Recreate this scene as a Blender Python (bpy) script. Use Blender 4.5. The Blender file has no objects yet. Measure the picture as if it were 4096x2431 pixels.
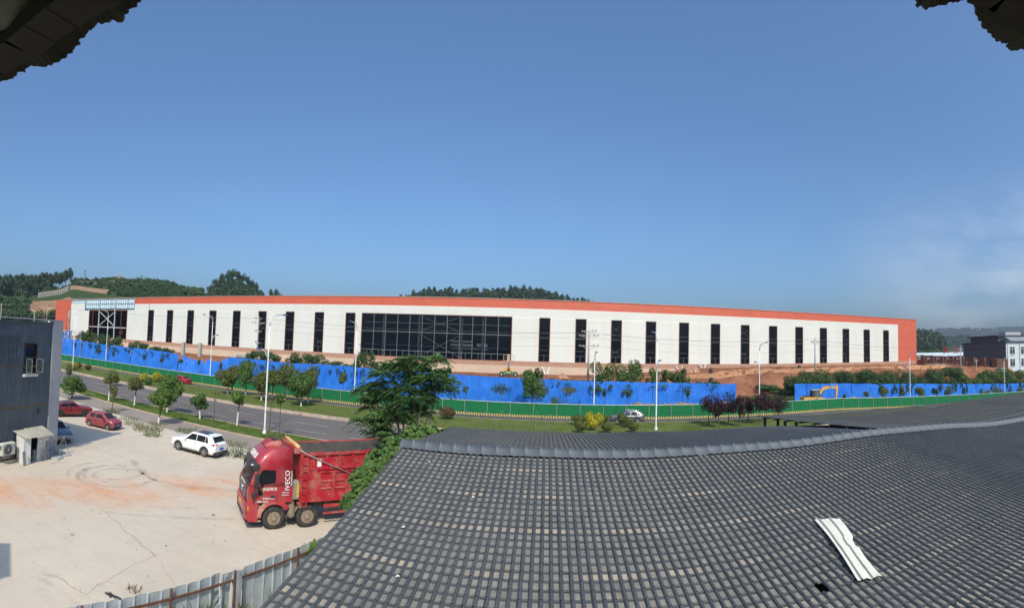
import bpy, math, random
import numpy as np
from mathutils import Matrix, Vector, Euler
random.seed(7)
rng = np.random.default_rng(11)
R_ = math.radians
scene = bpy.context.scene
col = scene.collection
EYE = 9.3

# ---------------------------------------------------------------- camera (a panorama sweep: cylindrical lens)
cam_d = bpy.data.cameras.new('camera')
cam = bpy.data.objects.new('camera', cam_d)
col.objects.link(cam)
scene.camera = cam
cam_d.type = 'PANO'
cam_d.panorama_type = 'CENTRAL_CYLINDRICAL'
FPX = 1880.0
cam_d.central_cylindrical_range_u_min = -2048 / FPX
cam_d.central_cylindrical_range_u_max = 2048 / FPX
cam_d.central_cylindrical_range_v_min = -(2431 - 1310.4) / FPX
cam_d.central_cylindrical_range_v_max = 1310.4 / FPX
cam_d.central_cylindrical_radius = 1.0
cam_d.clip_start = 0.05
cam_d.clip_end = 20000
# the phone was tipped up 3.2 degrees towards 35 degrees right of centre
_tilt, _phi = 0.05527, 0.60573
rot = Matrix.Rotation(_tilt, 3, Vector((math.cos(_phi), -math.sin(_phi), 0)))
m3 = rot @ Matrix(((1, 0, 0), (0, 0, -1), (0, 1, 0)))
cam.matrix_world = Matrix.Translation((0, 0, EYE)) @ m3.to_4x4()

# ---------------------------------------------------------------- sky, sun, exposure
SUN_EL, SUN_AZ = R_(47), R_(165)          # azimuth clockwise from +y: the sun stands behind the viewer, a little right
world = bpy.data.worlds.new('World')
scene.world = world
world.use_nodes = True
wn, wl = world.node_tree.nodes, world.node_tree.links
wn.clear()
w_out = wn.new('ShaderNodeOutputWorld')
w_bg = wn.new('ShaderNodeBackground')
sky_n = wn.new('ShaderNodeTexSky')
sky_n.sky_type = 'NISHITA'
sky_n.sun_disc = False
sky_n.sun_elevation = SUN_EL
sky_n.sun_rotation = SUN_AZ
sky_n.altitude = 300
sky_n.air_density = 1.0
sky_n.dust_density = 4.5
sky_n.ozone_density = 3.0
w_bg.inputs['Strength'].default_value = 0.125
# thin veil and a few small puffs low in the east
tc = wn.new('ShaderNodeTexCoord')
sep = wn.new('ShaderNodeSeparateXYZ')
wl.new(tc.outputs['Generated'], sep.inputs[0])
def wnoise(scale, zs, detail, rough):
    mp = wn.new('ShaderNodeMapping'); mp.inputs['Scale'].default_value = (1, 1, zs); wl.new(tc.outputs['Generated'], mp.inputs[0])
    nz = wn.new('ShaderNodeTexNoise'); nz.inputs['Scale'].default_value = scale; nz.inputs['Detail'].default_value = detail; nz.inputs['Roughness'].default_value = rough
    wl.new(mp.outputs[0], nz.inputs['Vector']); return nz.outputs['Fac']
def wstep(v, a, b, hi=1.0):
    n = wn.new('ShaderNodeMapRange'); n.interpolation_type = 'SMOOTHSTEP'
    n.inputs['From Min'].default_value = a; n.inputs['From Max'].default_value = b; n.inputs['To Max'].default_value = hi
    wl.new(v, n.inputs['Value']); return n.outputs[0]
def wmath(op, a, b):
    n = wn.new('ShaderNodeMath'); n.operation = op
    for i, v in enumerate((a, b)):
        if isinstance(v, (int, float)): n.inputs[i].default_value = v
        else: wl.new(v, n.inputs[i])
    return n.outputs[0]
east = wmath('MULTIPLY', wstep(sep.outputs['X'], .58, .95), wstep(sep.outputs['Z'], .40, .20))
veil = wmath('MULTIPLY', wmath('MULTIPLY', wstep(wnoise(3.0, 2.6, 6, .55), .30, .62), .70), east)
puff = wmath('MULTIPLY', wmath('MULTIPLY', wstep(wnoise(9.0, 3.2, 7, .55), .58, .72), .45), wmath('MULTIPLY', wstep(sep.outputs['X'], .45, .8), wstep(sep.outputs['Z'], .28, .14)))
cov = wmath('MAXIMUM', veil, puff)
tint = wn.new('ShaderNodeMixRGB'); tint.blend_type = 'MULTIPLY'; tint.inputs[0].default_value = 1.0
tint.inputs['Color2'].default_value = (1.02, 1.36, 1.60, 1)           # clear washed monsoon air
wl.new(sky_n.outputs[0], tint.inputs['Color1'])
mixc = wn.new('ShaderNodeMixRGB')
mixc.inputs['Color2'].default_value = (6.0, 6.7, 7.6, 1)
wl.new(cov, mixc.inputs['Fac'])
wl.new(tint.outputs[0], mixc.inputs['Color1'])
wl.new(mixc.outputs[0], w_bg.inputs['Color'])
wl.new(w_bg.outputs[0], w_out.inputs['Surface'])

sun_d = bpy.data.lights.new('sun', 'SUN')
sun_d.energy = 4.0
sun_d.angle = R_(0.53)
sun_d.color = (1.0, 0.905, 0.75)
sun = bpy.data.objects.new('sun', sun_d)
col.objects.link(sun)
sdir = Vector((math.sin(SUN_AZ) * math.cos(SUN_EL), math.cos(SUN_AZ) * math.cos(SUN_EL), math.sin(SUN_EL)))
sun.rotation_euler = sdir.to_track_quat('Z', 'Y').to_euler()
scene.view_settings.view_transform = 'Standard'
scene.view_settings.look = 'None'
scene.view_settings.exposure = 0.0
scene.view_settings.gamma = 1.0
scene.render.engine = 'CYCLES'
scene.cycles.max_bounces = 5
scene.cycles.diffuse_bounces = 2
scene.cycles.glossy_bounces = 2
scene.cycles.transmission_bounces = 3
scene.cycles.transparent_max_bounces = 6
scene.cycles.volume_bounces = 0
scene.cycles.use_denoising = True

# ---------------------------------------------------------------- helpers
def tag(o, label=None, cat=None, group=None, kind=None):
    if label: o['label'] = label
    if cat: o['category'] = cat
    if group: o['group'] = group
    if kind: o['kind'] = kind
    return o

def empty(name, loc=(0, 0, 0), rz=0.0, label=None, cat=None, group=None):
    o = bpy.data.objects.new(name, None)
    o.empty_display_size = 0.3
    col.objects.link(o)
    o.location = loc
    o.rotation_euler = (0, 0, rz)
    return tag(o, label, cat, group)

def put(name, me, parent=None, loc=None, rot=None, sc=None):
    o = bpy.data.objects.new(name, me)
    col.objects.link(o)
    if parent is not None: o.parent = parent
    if loc is not None: o.location = loc
    if rot is not None: o.rotation_euler = rot
    if sc is not None: o.scale = sc
    return o

_kids = {}
def copy_tree(o, parent=None):
    c = o.copy(); col.objects.link(c); c.parent = parent
    for ch in list(o.children): copy_tree(ch, c)
    return c

def np_mesh(name, V, F, mats=(), mi=None, smooth=False, uv=None):
    """V (n,3), F list of index tuples or an (m,k) array."""
    me = bpy.data.meshes.new(name)
    if isinstance(F, np.ndarray):
        n, k = F.shape
        me.vertices.add(len(V)); me.vertices.foreach_set('co', np.asarray(V, np.float32).ravel())
        me.loops.add(n * k); me.loops.foreach_set('vertex_index', F.astype(np.int32).ravel())
        me.polygons.add(n)
        me.polygons.foreach_set('loop_start', np.arange(0, n * k, k, dtype=np.int32))
        me.polygons.foreach_set('loop_total', np.full(n, k, np.int32))
        me.update(calc_edges=True)
    else:
        me.from_pydata([tuple(v) for v in V], [], F)
        me.update()
    for m in mats: me.materials.append(m)
    if mi is not None: me.polygons.foreach_set('material_index', np.asarray(mi, np.int32))
    if smooth: me.polygons.foreach_set('use_smooth', np.ones(len(me.polygons), bool))
    if uv is not None:
        l = me.uv_layers.new(name='UVMap')
        l.data.foreach_set('uv', np.asarray(uv, np.float32).ravel())
    return me

class MB:
    """Collects simple solids and links them as one mesh."""
    def __init__(s): s.V = []; s.F = []; s.I = []; s.m = 0; s.S = []; s.sm = False; s.X = None
    def mat(s, i): s.m = i; return s
    def add(s, vs, fs):
        b = len(s.V)
        if s.X is not None: vs = [tuple(s.X @ Vector(v)) for v in vs]
        s.V += [tuple(v) for v in vs]
        for f in fs:
            s.F.append(tuple(i + b for i in f)); s.I.append(s.m); s.S.append(s.sm)
        return s
    def box(s, x0, x1, y0, y1, z0, z1):
        return s.add([(x0,y0,z0),(x1,y0,z0),(x1,y1,z0),(x0,y1,z0),(x0,y0,z1),(x1,y0,z1),(x1,y1,z1),(x0,y1,z1)],
                     [(0,3,2,1),(4,5,6,7),(0,1,5,4),(1,2,6,5),(2,3,7,6),(3,0,4,7)])
    def bevbox(s, x0, x1, y0, y1, z0, z1, b):
        """box with chamfered vertical and top edges"""
        def ring(d, z): return [(x0+d,y0,z),(x1-d,y0,z),(x1,y0+d,z),(x1,y1-d,z),(x1-d,y1,z),(x0+d,y1,z),(x0,y1-d,z),(x0,y0+d,z)]
        def ring2(d, z): return [(x0+d+b*.7,y0+b,z),(x1-d-b*.7,y0+b,z),(x1-b,y0+d+b*.7,z),(x1-b,y1-d-b*.7,z),(x1-d-b*.7,y1-b,z),(x0+d+b*.7,y1-b,z),(x0+b,y1-d-b*.7,z),(x0+b,y0+d+b*.7,z)]
        return s.loft([ring(b, z0), ring(b, z1-b), ring2(b, z1)], cap=True)
    def quad(s, a, b, c, d): return s.add([a,b,c,d],[(0,1,2,3)])
    def poly(s, pts): return s.add(pts,[tuple(range(len(pts)))])
    def prism(s, pts, d):
        """pts a planar loop, d the extrusion vector"""
        n = len(pts); q = [tuple(p[i]+d[i] for i in range(3)) for p in pts]
        return s.add(list(pts)+q, [tuple(range(n-1,-1,-1)), tuple(range(n,2*n))] + [(i,(i+1)%n,n+(i+1)%n,n+i) for i in range(n)])
    def loft(s, rings, cap=True, close=True):
        n = len(rings[0]); vs = [p for r in rings for p in r]; fs = []
        for k in range(len(rings)-1):
            for i in range(n if close else n-1):
                j = (i+1) % n
                fs.append((k*n+i, k*n+j, (k+1)*n+j, (k+1)*n+i))
        if cap:
            fs.append(tuple(range(n-1,-1,-1))); fs.append(tuple(range((len(rings)-1)*n, len(rings)*n)))
        return s.add(vs, fs)
    def tube(s, pts, r, n=6, cap=True):
        pts = [Vector(p) for p in pts]; rings = []
        rs = r if isinstance(r, (list, tuple)) else [r]*len(pts)
        prev = None
        for i, p in enumerate(pts):
            t = (pts[min(i+1,len(pts)-1)] - pts[max(i-1,0)]).normalized()
            if prev is None:
                a = t.orthogonal().normalized()
            else:
                a = (prev - t * prev.dot(t)).normalized()
            prev = a
            b = t.cross(a)
            rings.append([tuple(p + (a*math.cos(2*math.pi*k/n) + b*math.sin(2*math.pi*k/n))*rs[i]) for k in range(n)])
        return s.loft(rings, cap)
    def bar(s, a, b, w, h=None):
        """square bar from a to b"""
        h = h or w
        a, b = Vector(a), Vector(b); t = (b-a).normalized()
        up = Vector((0,0,1)) if abs(t.z) < .95 else Vector((0,1,0))
        x = t.cross(up).normalized()*w/2; y = x.normalized().cross(t).normalized()*h/2
        r = lambda p: [tuple(p-x-y), tuple(p+x-y), tuple(p+x+y), tuple(p-x+y)]
        return s.loft([r(a), r(b)])
    def lathe(s, prof, c=(0,0,0), n=12, axis='z'):
        """prof list of (radius, height)"""
        rings = []
        for rr, h in prof:
            ring = []
            for k in range(n):
                a = 2*math.pi*k/n
                p = (rr*math.cos(a), rr*math.sin(a), h)
                if axis == 'y': p = (p[0], p[2], p[1])
                if axis == 'x': p = (p[2], p[0], p[1])
                ring.append((p[0]+c[0], p[1]+c[1], p[2]+c[2]))
            rings.append(ring)
        return s.loft(rings, True)
    def mesh(s, name, mats):
        me = bpy.data.meshes.new(name)
        me.from_pydata(s.V, [], s.F)
        for m in mats: me.materials.append(m)
        me.polygons.foreach_set('material_index', np.array(s.I, np.int32))
        if any(s.S): me.polygons.foreach_set('use_smooth', np.array(s.S, bool))
        me.update()
        return me
    def build(s, name, mats, parent=None, loc=None, rot=None, label=None, cat=None, group=None, kind=None):
        if not isinstance(mats, (list, tuple)): mats = [mats]
        return tag(put(name, s.mesh(name, mats), parent, loc, rot), label, cat, group, kind)

# ---------------------------------------------------------------- materials
MATS = {}
class NT:
    def __init__(s, name):
        s.m = bpy.data.materials.new(name); s.m.use_nodes = True
        s.t = s.m.node_tree; s.n = s.t.nodes; s.l = s.t.links
        s.b = s.n['Principled BSDF']
        s.tc = s.n.new('ShaderNodeTexCoord')
        MATS[name] = s.m
    def lk(s, a, b): s.l.new(a, b)
    def noise(s, scale, detail=5, rough=.55, vec=None, dist=0):
        n = s.n.new('ShaderNodeTexNoise'); n.inputs['Scale'].default_value = scale
        n.inputs['Detail'].default_value = detail; n.inputs['Roughness'].default_value = rough
        n.inputs['Distortion'].default_value = dist
        s.lk(vec if vec is not None else s.tc.outputs['Object'], n.inputs['Vector']); return n.outputs['Fac']
    def ramp(s, fac, stops):
        r = s.n.new('ShaderNodeValToRGB'); e = r.color_ramp.elements
        while len(e) < len(stops): e.new(.5)
        for k, (p, c) in enumerate(stops):
            e[k].position = p; e[k].color = (c, c, c, 1) if isinstance(c, (int, float)) else (*c, 1)
        s.lk(fac, r.inputs['Fac']); return r.outputs['Color']
    def mix(s, fac, a, b, mode='MIX'):
        m = s.n.new('ShaderNodeMixRGB'); m.blend_type = mode
        for i, v in ((0, fac), (1, a), (2, b)):
            if isinstance(v, (int, float)): m.inputs[i].default_value = v if i == 0 else (v, v, v, 1)
            elif isinstance(v, tuple): m.inputs[i].default_value = (*v, 1)
            else: s.lk(v, m.inputs[i])
        return m.outputs[0]
    def math(s, op, a, b=0.0, clamp=False):
        m = s.n.new('ShaderNodeMath'); m.operation = op; m.use_clamp = clamp
        for i, v in enumerate((a, b)):
            if isinstance(v, (int, float)): m.inputs[i].default_value = v
            else: s.lk(v, m.inputs[i])
        return m.outputs[0]
    def map(s, scale=(1,1,1), rot=(0,0,0), loc=(0,0,0), src='Object'):
        m = s.n.new('ShaderNodeMapping'); m.inputs['Scale'].default_value = scale
        m.inputs['Rotation'].default_value = rot; m.inputs['Location'].default_value = loc
        s.lk(s.tc.outputs[src], m.inputs[0]); return m.outputs[0]
    def bump(s, h, strength=.3, dist=.02):
        b = s.n.new('ShaderNodeBump'); b.inputs['Strength'].default_value = strength
        b.inputs['Distance'].default_value = dist; s.lk(h, b.inputs['Height']); s.lk(b.outputs[0], s.b.inputs['Normal'])
    def set(s, color=None, rough=None, metal=None, spec=None, **k):
        if color is not None:
            if isinstance(color, tuple): s.b.inputs['Base Color'].default_value = (*color, 1)
            else: s.lk(color, s.b.inputs['Base Color'])
        if rough is not None:
            if isinstance(rough, (int, float)): s.b.inputs['Roughness'].default_value = rough
            else: s.lk(rough, s.b.inputs['Roughness'])
        if metal is not None: s.b.inputs['Metallic'].default_value = metal
        if spec is not None: s.b.inputs['Specular IOR Level'].default_value = spec
        for kk, v in k.items(): s.b.inputs[kk].default_value = v
        return s.m

def pm(name, c, rough=.6, metal=0.0, var=.18, scale=2.0, bump=0.0, bscale=30.0, dirt=None, damt=.5, dscale=1.2, spec=None, **k):
    """plain painted / plastic / mineral surface: base colour with drifting tone, optional dirt stain and fine relief"""
    if name in MATS: return MATS[name]
    t = NT(name)
    f = t.noise(scale, 6, .6)
    a = tuple(max(0, x*(1-var)) for x in c); b = tuple(min(1, x*(1+var)) for x in c)
    cc = t.ramp(f, [(.3, a), (.7, b)])
    if dirt is not None:
        df = t.ramp(t.noise(dscale, 8, .68), [(.46, 0.0), (.66, damt)])
        cc = t.mix(df, cc, dirt)
    t.set(cc, t.ramp(t.noise(scale*2.3, 3), [(.3, max(.02, rough-.08)), (.7, min(1, rough+.08))]), metal, spec, **k)
    if bump: t.bump(t.noise(bscale, 4), bump, .01)
    return t.m

# ---------------------------------------------------------------- street frame: s along the road (to the right), t away from the viewer
EX, EY = (0.99508, -0.09911), (0.09911, 0.99508)
ST_RZ = math.atan2(EX[1], EX[0])
def drop(s):
    """the road falls away gently to the right"""
    if s < 40: return 0.0
    if s < 50: return -0.0027*(s-40)**2
    return -0.27 - 0.05*(min(s, 150)-50)
def ST(s, t, z=0.0): return (EX[0]*s + EY[0]*t, EX[1]*s + EY[1]*t, z + drop(s))
def to_st(x, y): return (EX[0]*x + EX[1]*y, EY[0]*x + EY[1]*y)
def sm(a, b, x):
    k = min(1, max(0, (x-a)/(b-a))); return k*k*(3-2*k)
# factory frame: u along the facade, v behind it
BD, BN = 102.7, 0.0169
BX, BY = (math.cos(BN), -math.sin(BN)), (math.sin(BN), math.cos(BN))
def BP(u, v, z): return (BX[0]*u + BY[0]*(BD+v), BX[1]*u + BY[1]*(BD+v), z)
def to_b(x, y): return (BX[0]*x + BX[1]*y, BY[0]*x + BY[1]*y - BD)
def wob(x, y):
    return (math.sin(x*.37+1.3)*math.cos(y*.41) + .6*math.sin(x*.93+y*.71) + .35*math.sin(x*2.1-y*1.7) + .22*math.sin(x*4.3+y*3.9))/2.2
def z_site(x, y):
    s, t = to_st(x, y); u, v = to_b(x, y)
    T = 3.95 + 2.0*sm(-2, 46, s) + .25*sm(-60, -130, s) - 2.2*sm(85, 135, s)
    base = 0.15 + drop(s)
    hi = T + .10*wob(x, y)
    if s < 26: lo = 3.3 + 0.35*wob(x, y)*.5
    else: lo = 3.3 + (base - 3.3)*sm(26, 34, s)
    if s < -60: lo = 2.9
    k = sm(77.0, 90.5 if s > 20 else 84, t)
    z = lo + (hi-lo)*k
    # spoil heaps and ruts
    z += .30*max(0, wob(x*.8+5, y*.8))*sm(20, 40, s)*sm(78, 86, t)
    z += .16*math.sin(x*1.9+2*math.sin(y*.7))*math.sin(y*2.3+x*.4)*sm(24, 34, s)*sm(77, 80, t)
    if u > 90: z -= 1.0*sm(90, 118, u)*sm(0, 6, v+8)
    return z

def grass_mat(name, c1, c2, c3):
    t = NT(name)
    a = t.ramp(t.noise(.35, 6, .6), [(.35, c1), (.6, c2)])
    a = t.mix(t.ramp(t.noise(1.3, 7, .7), [(.52, 0.), (.72, .8)]), a, c3)
    a = t.mix(t.ramp(t.noise(9, 4, .7), [(.4, 0.), (.7, .45)]), a, tuple(x*.45 for x in c1))
    t.set(a, .9, spec=.15); t.bump(t.noise(14, 5, .75), .9, .12); return t.m
M_GRASS = grass_mat('grass_soil', (.105, .145, .030), (.150, .185, .045), (.20, .175, .075))
M_FIELD = grass_mat('field', (.045, .085, .022), (.085, .11, .035), (.16, .11, .06))

def concrete_mat(name, c, stain, yard=False):
    t = NT(name)
    a = t.ramp(t.noise(.16, 7, .62), [(.3, tuple(x*.90 for x in c)), (.7, tuple(min(1, x*1.07) for x in c))])
    a = t.mix(t.ramp(t.noise(.9, 9, .72), [(.47, 0.), (.75, .5)]), a, tuple(x*.74 for x in c))
    a = t.mix(t.ramp(t.noise(3.1, 9, .75, dist=.6), [(.60, 0.), (.72, .42)]), a, stain)
    if yard:
        # dry red earth tracked across the slab
        # (a worn wheel track some 62 degrees off the x axis, through (-20.5, 18))
        v = t.map((.09, .42, 1), (0, 0, R_(-62)))
        band = t.n.new('ShaderNodeSeparateXYZ'); t.lk(t.map((1, 1, 1), (0, 0, R_(-62))), band.inputs[0])
        off = -math.sin(R_(62))*-20.5 + math.cos(R_(62))*18.0
        wav = t.math('MULTIPLY', t.math('SUBTRACT', t.noise(.16, 3), .5), 3.0)
        d = t.math('ABSOLUTE', t.math('ADD', t.math('SUBTRACT', band.outputs['Y'], off), wav))
        near = t.ramp(t.math('DIVIDE', d, 3.4), [(.0, 1.), (.35, .75), (1., 0.)])
        st = t.math('MULTIPLY', t.ramp(t.noise(1.0, 9, .66, v, 1.0), [(.32, 0.), (.58, 1.)]), near)
        st = t.math('MULTIPLY', st, t.ramp(t.noise(.9, 6, .7), [(.34, .35), (.6, 1.)]))
        a = t.mix(st, a, (.60, .285, .15))
        v2 = t.map((.12, 1.3, 1), (0, 0, R_(24)))
        a = t.mix(t.ramp(t.noise(1.3, 8, .66, v2, .8), [(.56, 0.), (.74, .42)]), a, (.40, .325, .235))
        v3 = t.map((.4, .4, 1))
        a = t.mix(t.ramp(t.noise(.8, 10, .78, v3, .4), [(.60, 0.), (.68, .55)]), a, (.30, .265, .215))
        sp = t.n.new('ShaderNodeTexVoronoi'); sp.inputs['Scale'].default_value = 1.7; t.lk(t.tc.outputs['Object'], sp.inputs['Vector'])
        a = t.mix(t.ramp(sp.outputs['Distance'], [(.035, .75), (.06, 0.)]), a, (.10, .095, .085))
    t.set(a, .86, spec=.25); t.bump(t.noise(22, 7, .7), .25, .012); return t.m
M_YARD = concrete_mat('yard_concrete', (.545, .465, .375), (.33, .285, .23), True)
M_WALK = concrete_mat('pavement_concrete', (.285, .235, .20), (.14, .125, .11))
M_KERB = pm('kerb_stone', (.44, .33, .255), .85, var=.2, scale=1.6, bump=.2, dirt=(.24, .16, .11), damt=.6)
def asphalt(name, c):
    t = NT(name)
    a = t.ramp(t.noise(.09, 5, .6), [(.35, tuple(x*.88 for x in c)), (.7, tuple(x*1.14 for x in c))])
    v = t.map((.03, .55, 1), (0, 0, -ST_RZ))
    a = t.mix(t.ramp(t.noise(1.0, 5, .6, v), [(.45, 0.), (.7, .55)]), a, tuple(x*1.35 for x in c))
    a = t.mix(t.ramp(t.noise(30, 3, .8), [(.5, 0.), (.8, .3)]), a, tuple(x*.6 for x in c))
    t.set(a, .82, spec=.3); t.bump(t.noise(60, 3), .2, .006); return t.m
M_ROAD = asphalt('asphalt', (.130, .113, .104))
M_ROAD2 = asphalt('asphalt_newer', (.080, .076, .076))
M_LINE = pm('road_paint', (.50, .47, .42), .7, var=.25, scale=4, dirt=(.2, .17, .15), damt=.8, dscale=3)
def dirt_mat(name, c1, c2, c3):
    t = NT(name)
    a = t.ramp(t.noise(.22, 7, .62), [(.32, c1), (.5, c2), (.68, c3)])
    a = t.mix(t.ramp(t.noise(2.4, 8, .75), [(.5, 0.), (.7, .55)]), a, tuple(x*.52 for x in c2))
    a = t.mix(t.ramp(t.noise(7, 6, .8), [(.60, 0.), (.70, .6)]), a, (.52, .40, .30))
    t.set(a, .95, spec=.1); t.bump(t.noise(3.5, 9, .78), 1.0, .35); return t.m
M_DIRT = dirt_mat('red_earth', (.195, .080, .046), (.275, .115, .064), (.40, .19, .10))
M_RUBBLE = dirt_mat('rubble_earth', (.27, .17, .11), (.36, .24, .165), (.44, .33, .25))

# the ground: one sheet out to the horizon
def z_ground(x, y):
    s, t = to_st(x, y); u, v = to_b(x, y); r = math.hypot(x, y)
    z = -0.06 + drop(s)
    if t > 66: z += .5*sm(66, 70, t)
    if t > 77: z += 4.3*sm(77, 92, t)*(1 if s < 90 else 1 - sm(90, 140, s))
    if -175 < u < 125 and -20 < v < 75: z = min(z, z_site(x, y) - .8)
    if r > 300: z += 2.0*wob(x*.006, y*.006) - 1.5
    return z
na, radii = 240, [0.5] + list(np.geomspace(3, 9000, 120))
V = []; F = []
for rr in radii:
    for k in range(na):
        a = 2*math.pi*k/na; x, y = rr*math.sin(a), rr*math.cos(a)
        V.append((x, y, z_ground(x, y)))
for i in range(len(radii)-1):
    for k in range(na):
        j = (k+1) % na; F.append((i*na+k, i*na+j, (i+1)*na+j, (i+1)*na+k)[::-1])
F.append(tuple(range(na))[::-1])
tag(put('ground', np_mesh('ground', V, F, [M_FIELD])), kind='structure')

def sheet(name, m, pts_fn, n1, n2, kind='structure', parent=None):
    V = [pts_fn(i/n1, j/n2) for j in range(n2+1) for i in range(n1+1)]
    F = np.array([(j*(n1+1)+i, j*(n1+1)+i+1, (j+1)*(n1+1)+i+1, (j+1)*(n1+1)+i) for j in range(n2) for i in range(n1)])
    return tag(put(name, np_mesh(name, V, F, [m]), parent), kind=kind)
def strip(name, m, t0, t1, z, s0=-190, s1=190, n=76, parent=None):
    return sheet(name, m, lambda a, b: ST(s0+(s1-s0)*a, t0+(t1-t0)*b, z), n, 1, parent=parent)
yard = sheet('yard', M_YARD, lambda a, b: ST(-90+110*a, 31.4*b, 0.0), 8, 4)
pavement = strip('pavement', M_WALK, 31.4, 35.3, .004)
verge = strip('verge', M_GRASS, 35.5, 39.0, .10)
road = strip('road', M_ROAD, 39.2, 50.6, .0)
median = strip('median', M_GRASS, 50.95, 60.2, .30)
far_road = strip('far_road', M_ROAD2, 60.35, 66.2, .006)
far_pavement = strip('far_pavement', M_RUBBLE, 66.2, 78.0, .02)
for nm, t0, t1, h in (('kerb_near', 39.0, 39.2, .13), ('kerb_walk', 35.3, 35.5, .12), ('kerb_far', 60.2, 60.35, .31)):
    mb = MB()
    s = -150
    while s < 120:
        mb.add([ST(s, t0, -.05), ST(s+4, t0, -.05), ST(s+4, t1, -.05), ST(s, t1, -.05), ST(s, t0, h), ST(s+4, t0, h), ST(s+4, t1, h), ST(s, t1, h)],
               [(0,3,2,1),(4,5,6,7),(0,1,5,4),(2,3,7,6)])
        s += 4
    mb.build(nm, M_KERB, kind='structure')
kerb = empty('kerb'); kerb['kind'] = 'structure'
for k in range(150):                                   # the tall stone kerb of the median, block by block
    s = -110 + k*1.02; h = .335 + random.uniform(-.012, .012); o = random.uniform(-.012, .012)
    mb = MB().add([ST(s, 50.62+o, -.05), ST(s+1.0, 50.62+o, -.05), ST(s+1.0, 50.95, -.05), ST(s, 50.95, -.05),
                   ST(s, 50.66+o, h), ST(s+1.0, 50.66+o, h), ST(s+1.0, 50.95, h), ST(s, 50.95, h)],
                  [(0,3,2,1),(4,5,6,7),(0,1,5,4),(1,2,6,5),(2,3,7,6),(3,0,4,7)])
    mb.build('kerb_stone', M_KERB, kerb)
def marking(parent, s0, s1, t, w=.13, z=.008):
    n = max(1, int((s1-s0)/6))
    sheet('marking', M_LINE, lambda a, b: ST(s0+(s1-s0)*a, t-w/2+w*b, z), n, 1, None, parent)
for k in range(-14, 6):
    marking(road, k*10.0+1.5, k*10.0+6.0, 46.0)
for k in range(-14, 6):
    marking(road, k*6.2-1.0, k*6.2+2.6, 42.1, .11)
sheet('marking', M_LINE, lambda a, b: ST(-120+170*a, 50.25+.13*b, .008), 30, 1, None, road)
for k in range(-12, 5):
    marking(far_road, k*10.0+1.0, k*10.0+6.0, 62.0, z=.014)

# the building site behind the blue hoarding
V = []; xs = np.linspace(-190, 190, 420); ys = np.linspace(0, 1, 80)
for b in ys:
    for s in xs:
        t = 76.4 + (96.0)*b**1.25
        x, y, _ = ST(s, t); V.append((x, y, z_site(x, y) if b > 0 else -.6+drop(s)))
nx = len(xs)
F = np.array([(j*nx+i, j*nx+i+1, (j+1)*nx+i+1, (j+1)*nx+i) for j in range(len(ys)-1) for i in range(nx-1)])
site = tag(put('site_ground', np_mesh('site_ground', V, F, [M_DIRT], smooth=True)), kind='structure')
# the haul track along the factory foot
V = []
for i in range(61):
    s = 2+96*i/60; t0 = 84.0 + 4.0*sm(0, 60, s) + .7*math.sin(s*.2)
    for k in range(5):
        x, y, _ = ST(s, t0+k*.95); V.append((x, y, z_site(x, y)+.05))
F = np.array([(i*5+k, (i+1)*5+k, (i+1)*5+k+1, i*5+k+1) for i in range(60) for k in range(4)])
M_TRACK = dirt_mat('track_earth', (.46, .22, .11), (.54, .27, .14), (.60, .34, .19))
tag(put('dirt_track', np_mesh('dirt_track', V, F, [M_TRACK], smooth=True)), kind='structure')

# yard details: slab joints, tyre marks, weeds island
M_CRACK = pm('slab_joint', (.40, .33, .26), .95, var=.3, scale=5)
def ribbon(name, m, pts, w, z=.006, parent=None, label=None, kind=None):
    """flat ribbon along pts; w a number or list"""
    P = [Vector((p[0], p[1], 0)) for p in pts]; V = []
    for i, p in enumerate(P):
        d = (P[min(i+1, len(P)-1)] - P[max(i-1, 0)]).normalized(); nn = Vector((-d.y, d.x, 0))
        ww = (w[i] if isinstance(w, (list, tuple)) else w)/2
        V += [tuple(p+nn*ww+Vector((0, 0, z))), tuple(p-nn*ww+Vector((0, 0, z)))]
    F = [(2*i, 2*i+1, 2*i+3, 2*i+2) for i in range(len(P)-1)]
    return tag(put(name, np_mesh(name, V, F, [m]), parent), label, None, None, kind)
def crackline(a, b, w):
    n = max(4, int(math.dist(a, b)/.5)); pts = []
    for i in range(n+1):
        k = i/n; j = .10*math.sin(i*1.9)*math.sin(math.pi*k) + random.uniform(-.04, .04)
        dx, dy = b[0]-a[0], b[1]-a[1]; L = math.hypot(dx, dy)
        pts.append((a[0]+dx*k-dy/L*j, a[1]+dy*k+dx/L*j))
    ribbon('joint', M_CRACK, pts, [w*random.uniform(.2, .8) for _ in pts], .005, yard)
crackline((-27, 14.5), (-29.9, 31), .07); crackline((-18.6, 16.2), (-13.3, 14.7), .13); crackline((-13.3, 14.7), (-11.3, 13.7), .10)
crackline((-13.3, 14.7), (-13.1, 12.3), .07); crackline((-13.1, 12.3), (-12.7, 10.5), .06); crackline((-13.3, 14.7), (-12.6, 17), .05)
crackline((-14.3, 10.4), (-12.7, 10.6), .06); crackline((-20.5, 15.0), (-22.2, 29.0), .06); crackline((-12.0, 19.6), (-9.4, 18.3), .05)
crackline((-18.6, 16.2), (-17.2, 21.1), .05)
crackline((-27, 16.0), (-18.6, 16.2), .06)
def tyre_mat():
    t = NT('tyre_mark')
    v = t.map((1, 1, 1))
    f = t.math('MULTIPLY', t.ramp(t.noise(.7, 5, .65), [(.38, 0.), (.68, .26)]), t.ramp(t.noise(7, 4, .7), [(.3, .3), (.6, 1.)]))
    t.set((.135, .125, .115), .9); t.lk(f, t.b.inputs['Alpha']); return t.m
M_TYRE = tyre_mat()
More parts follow.
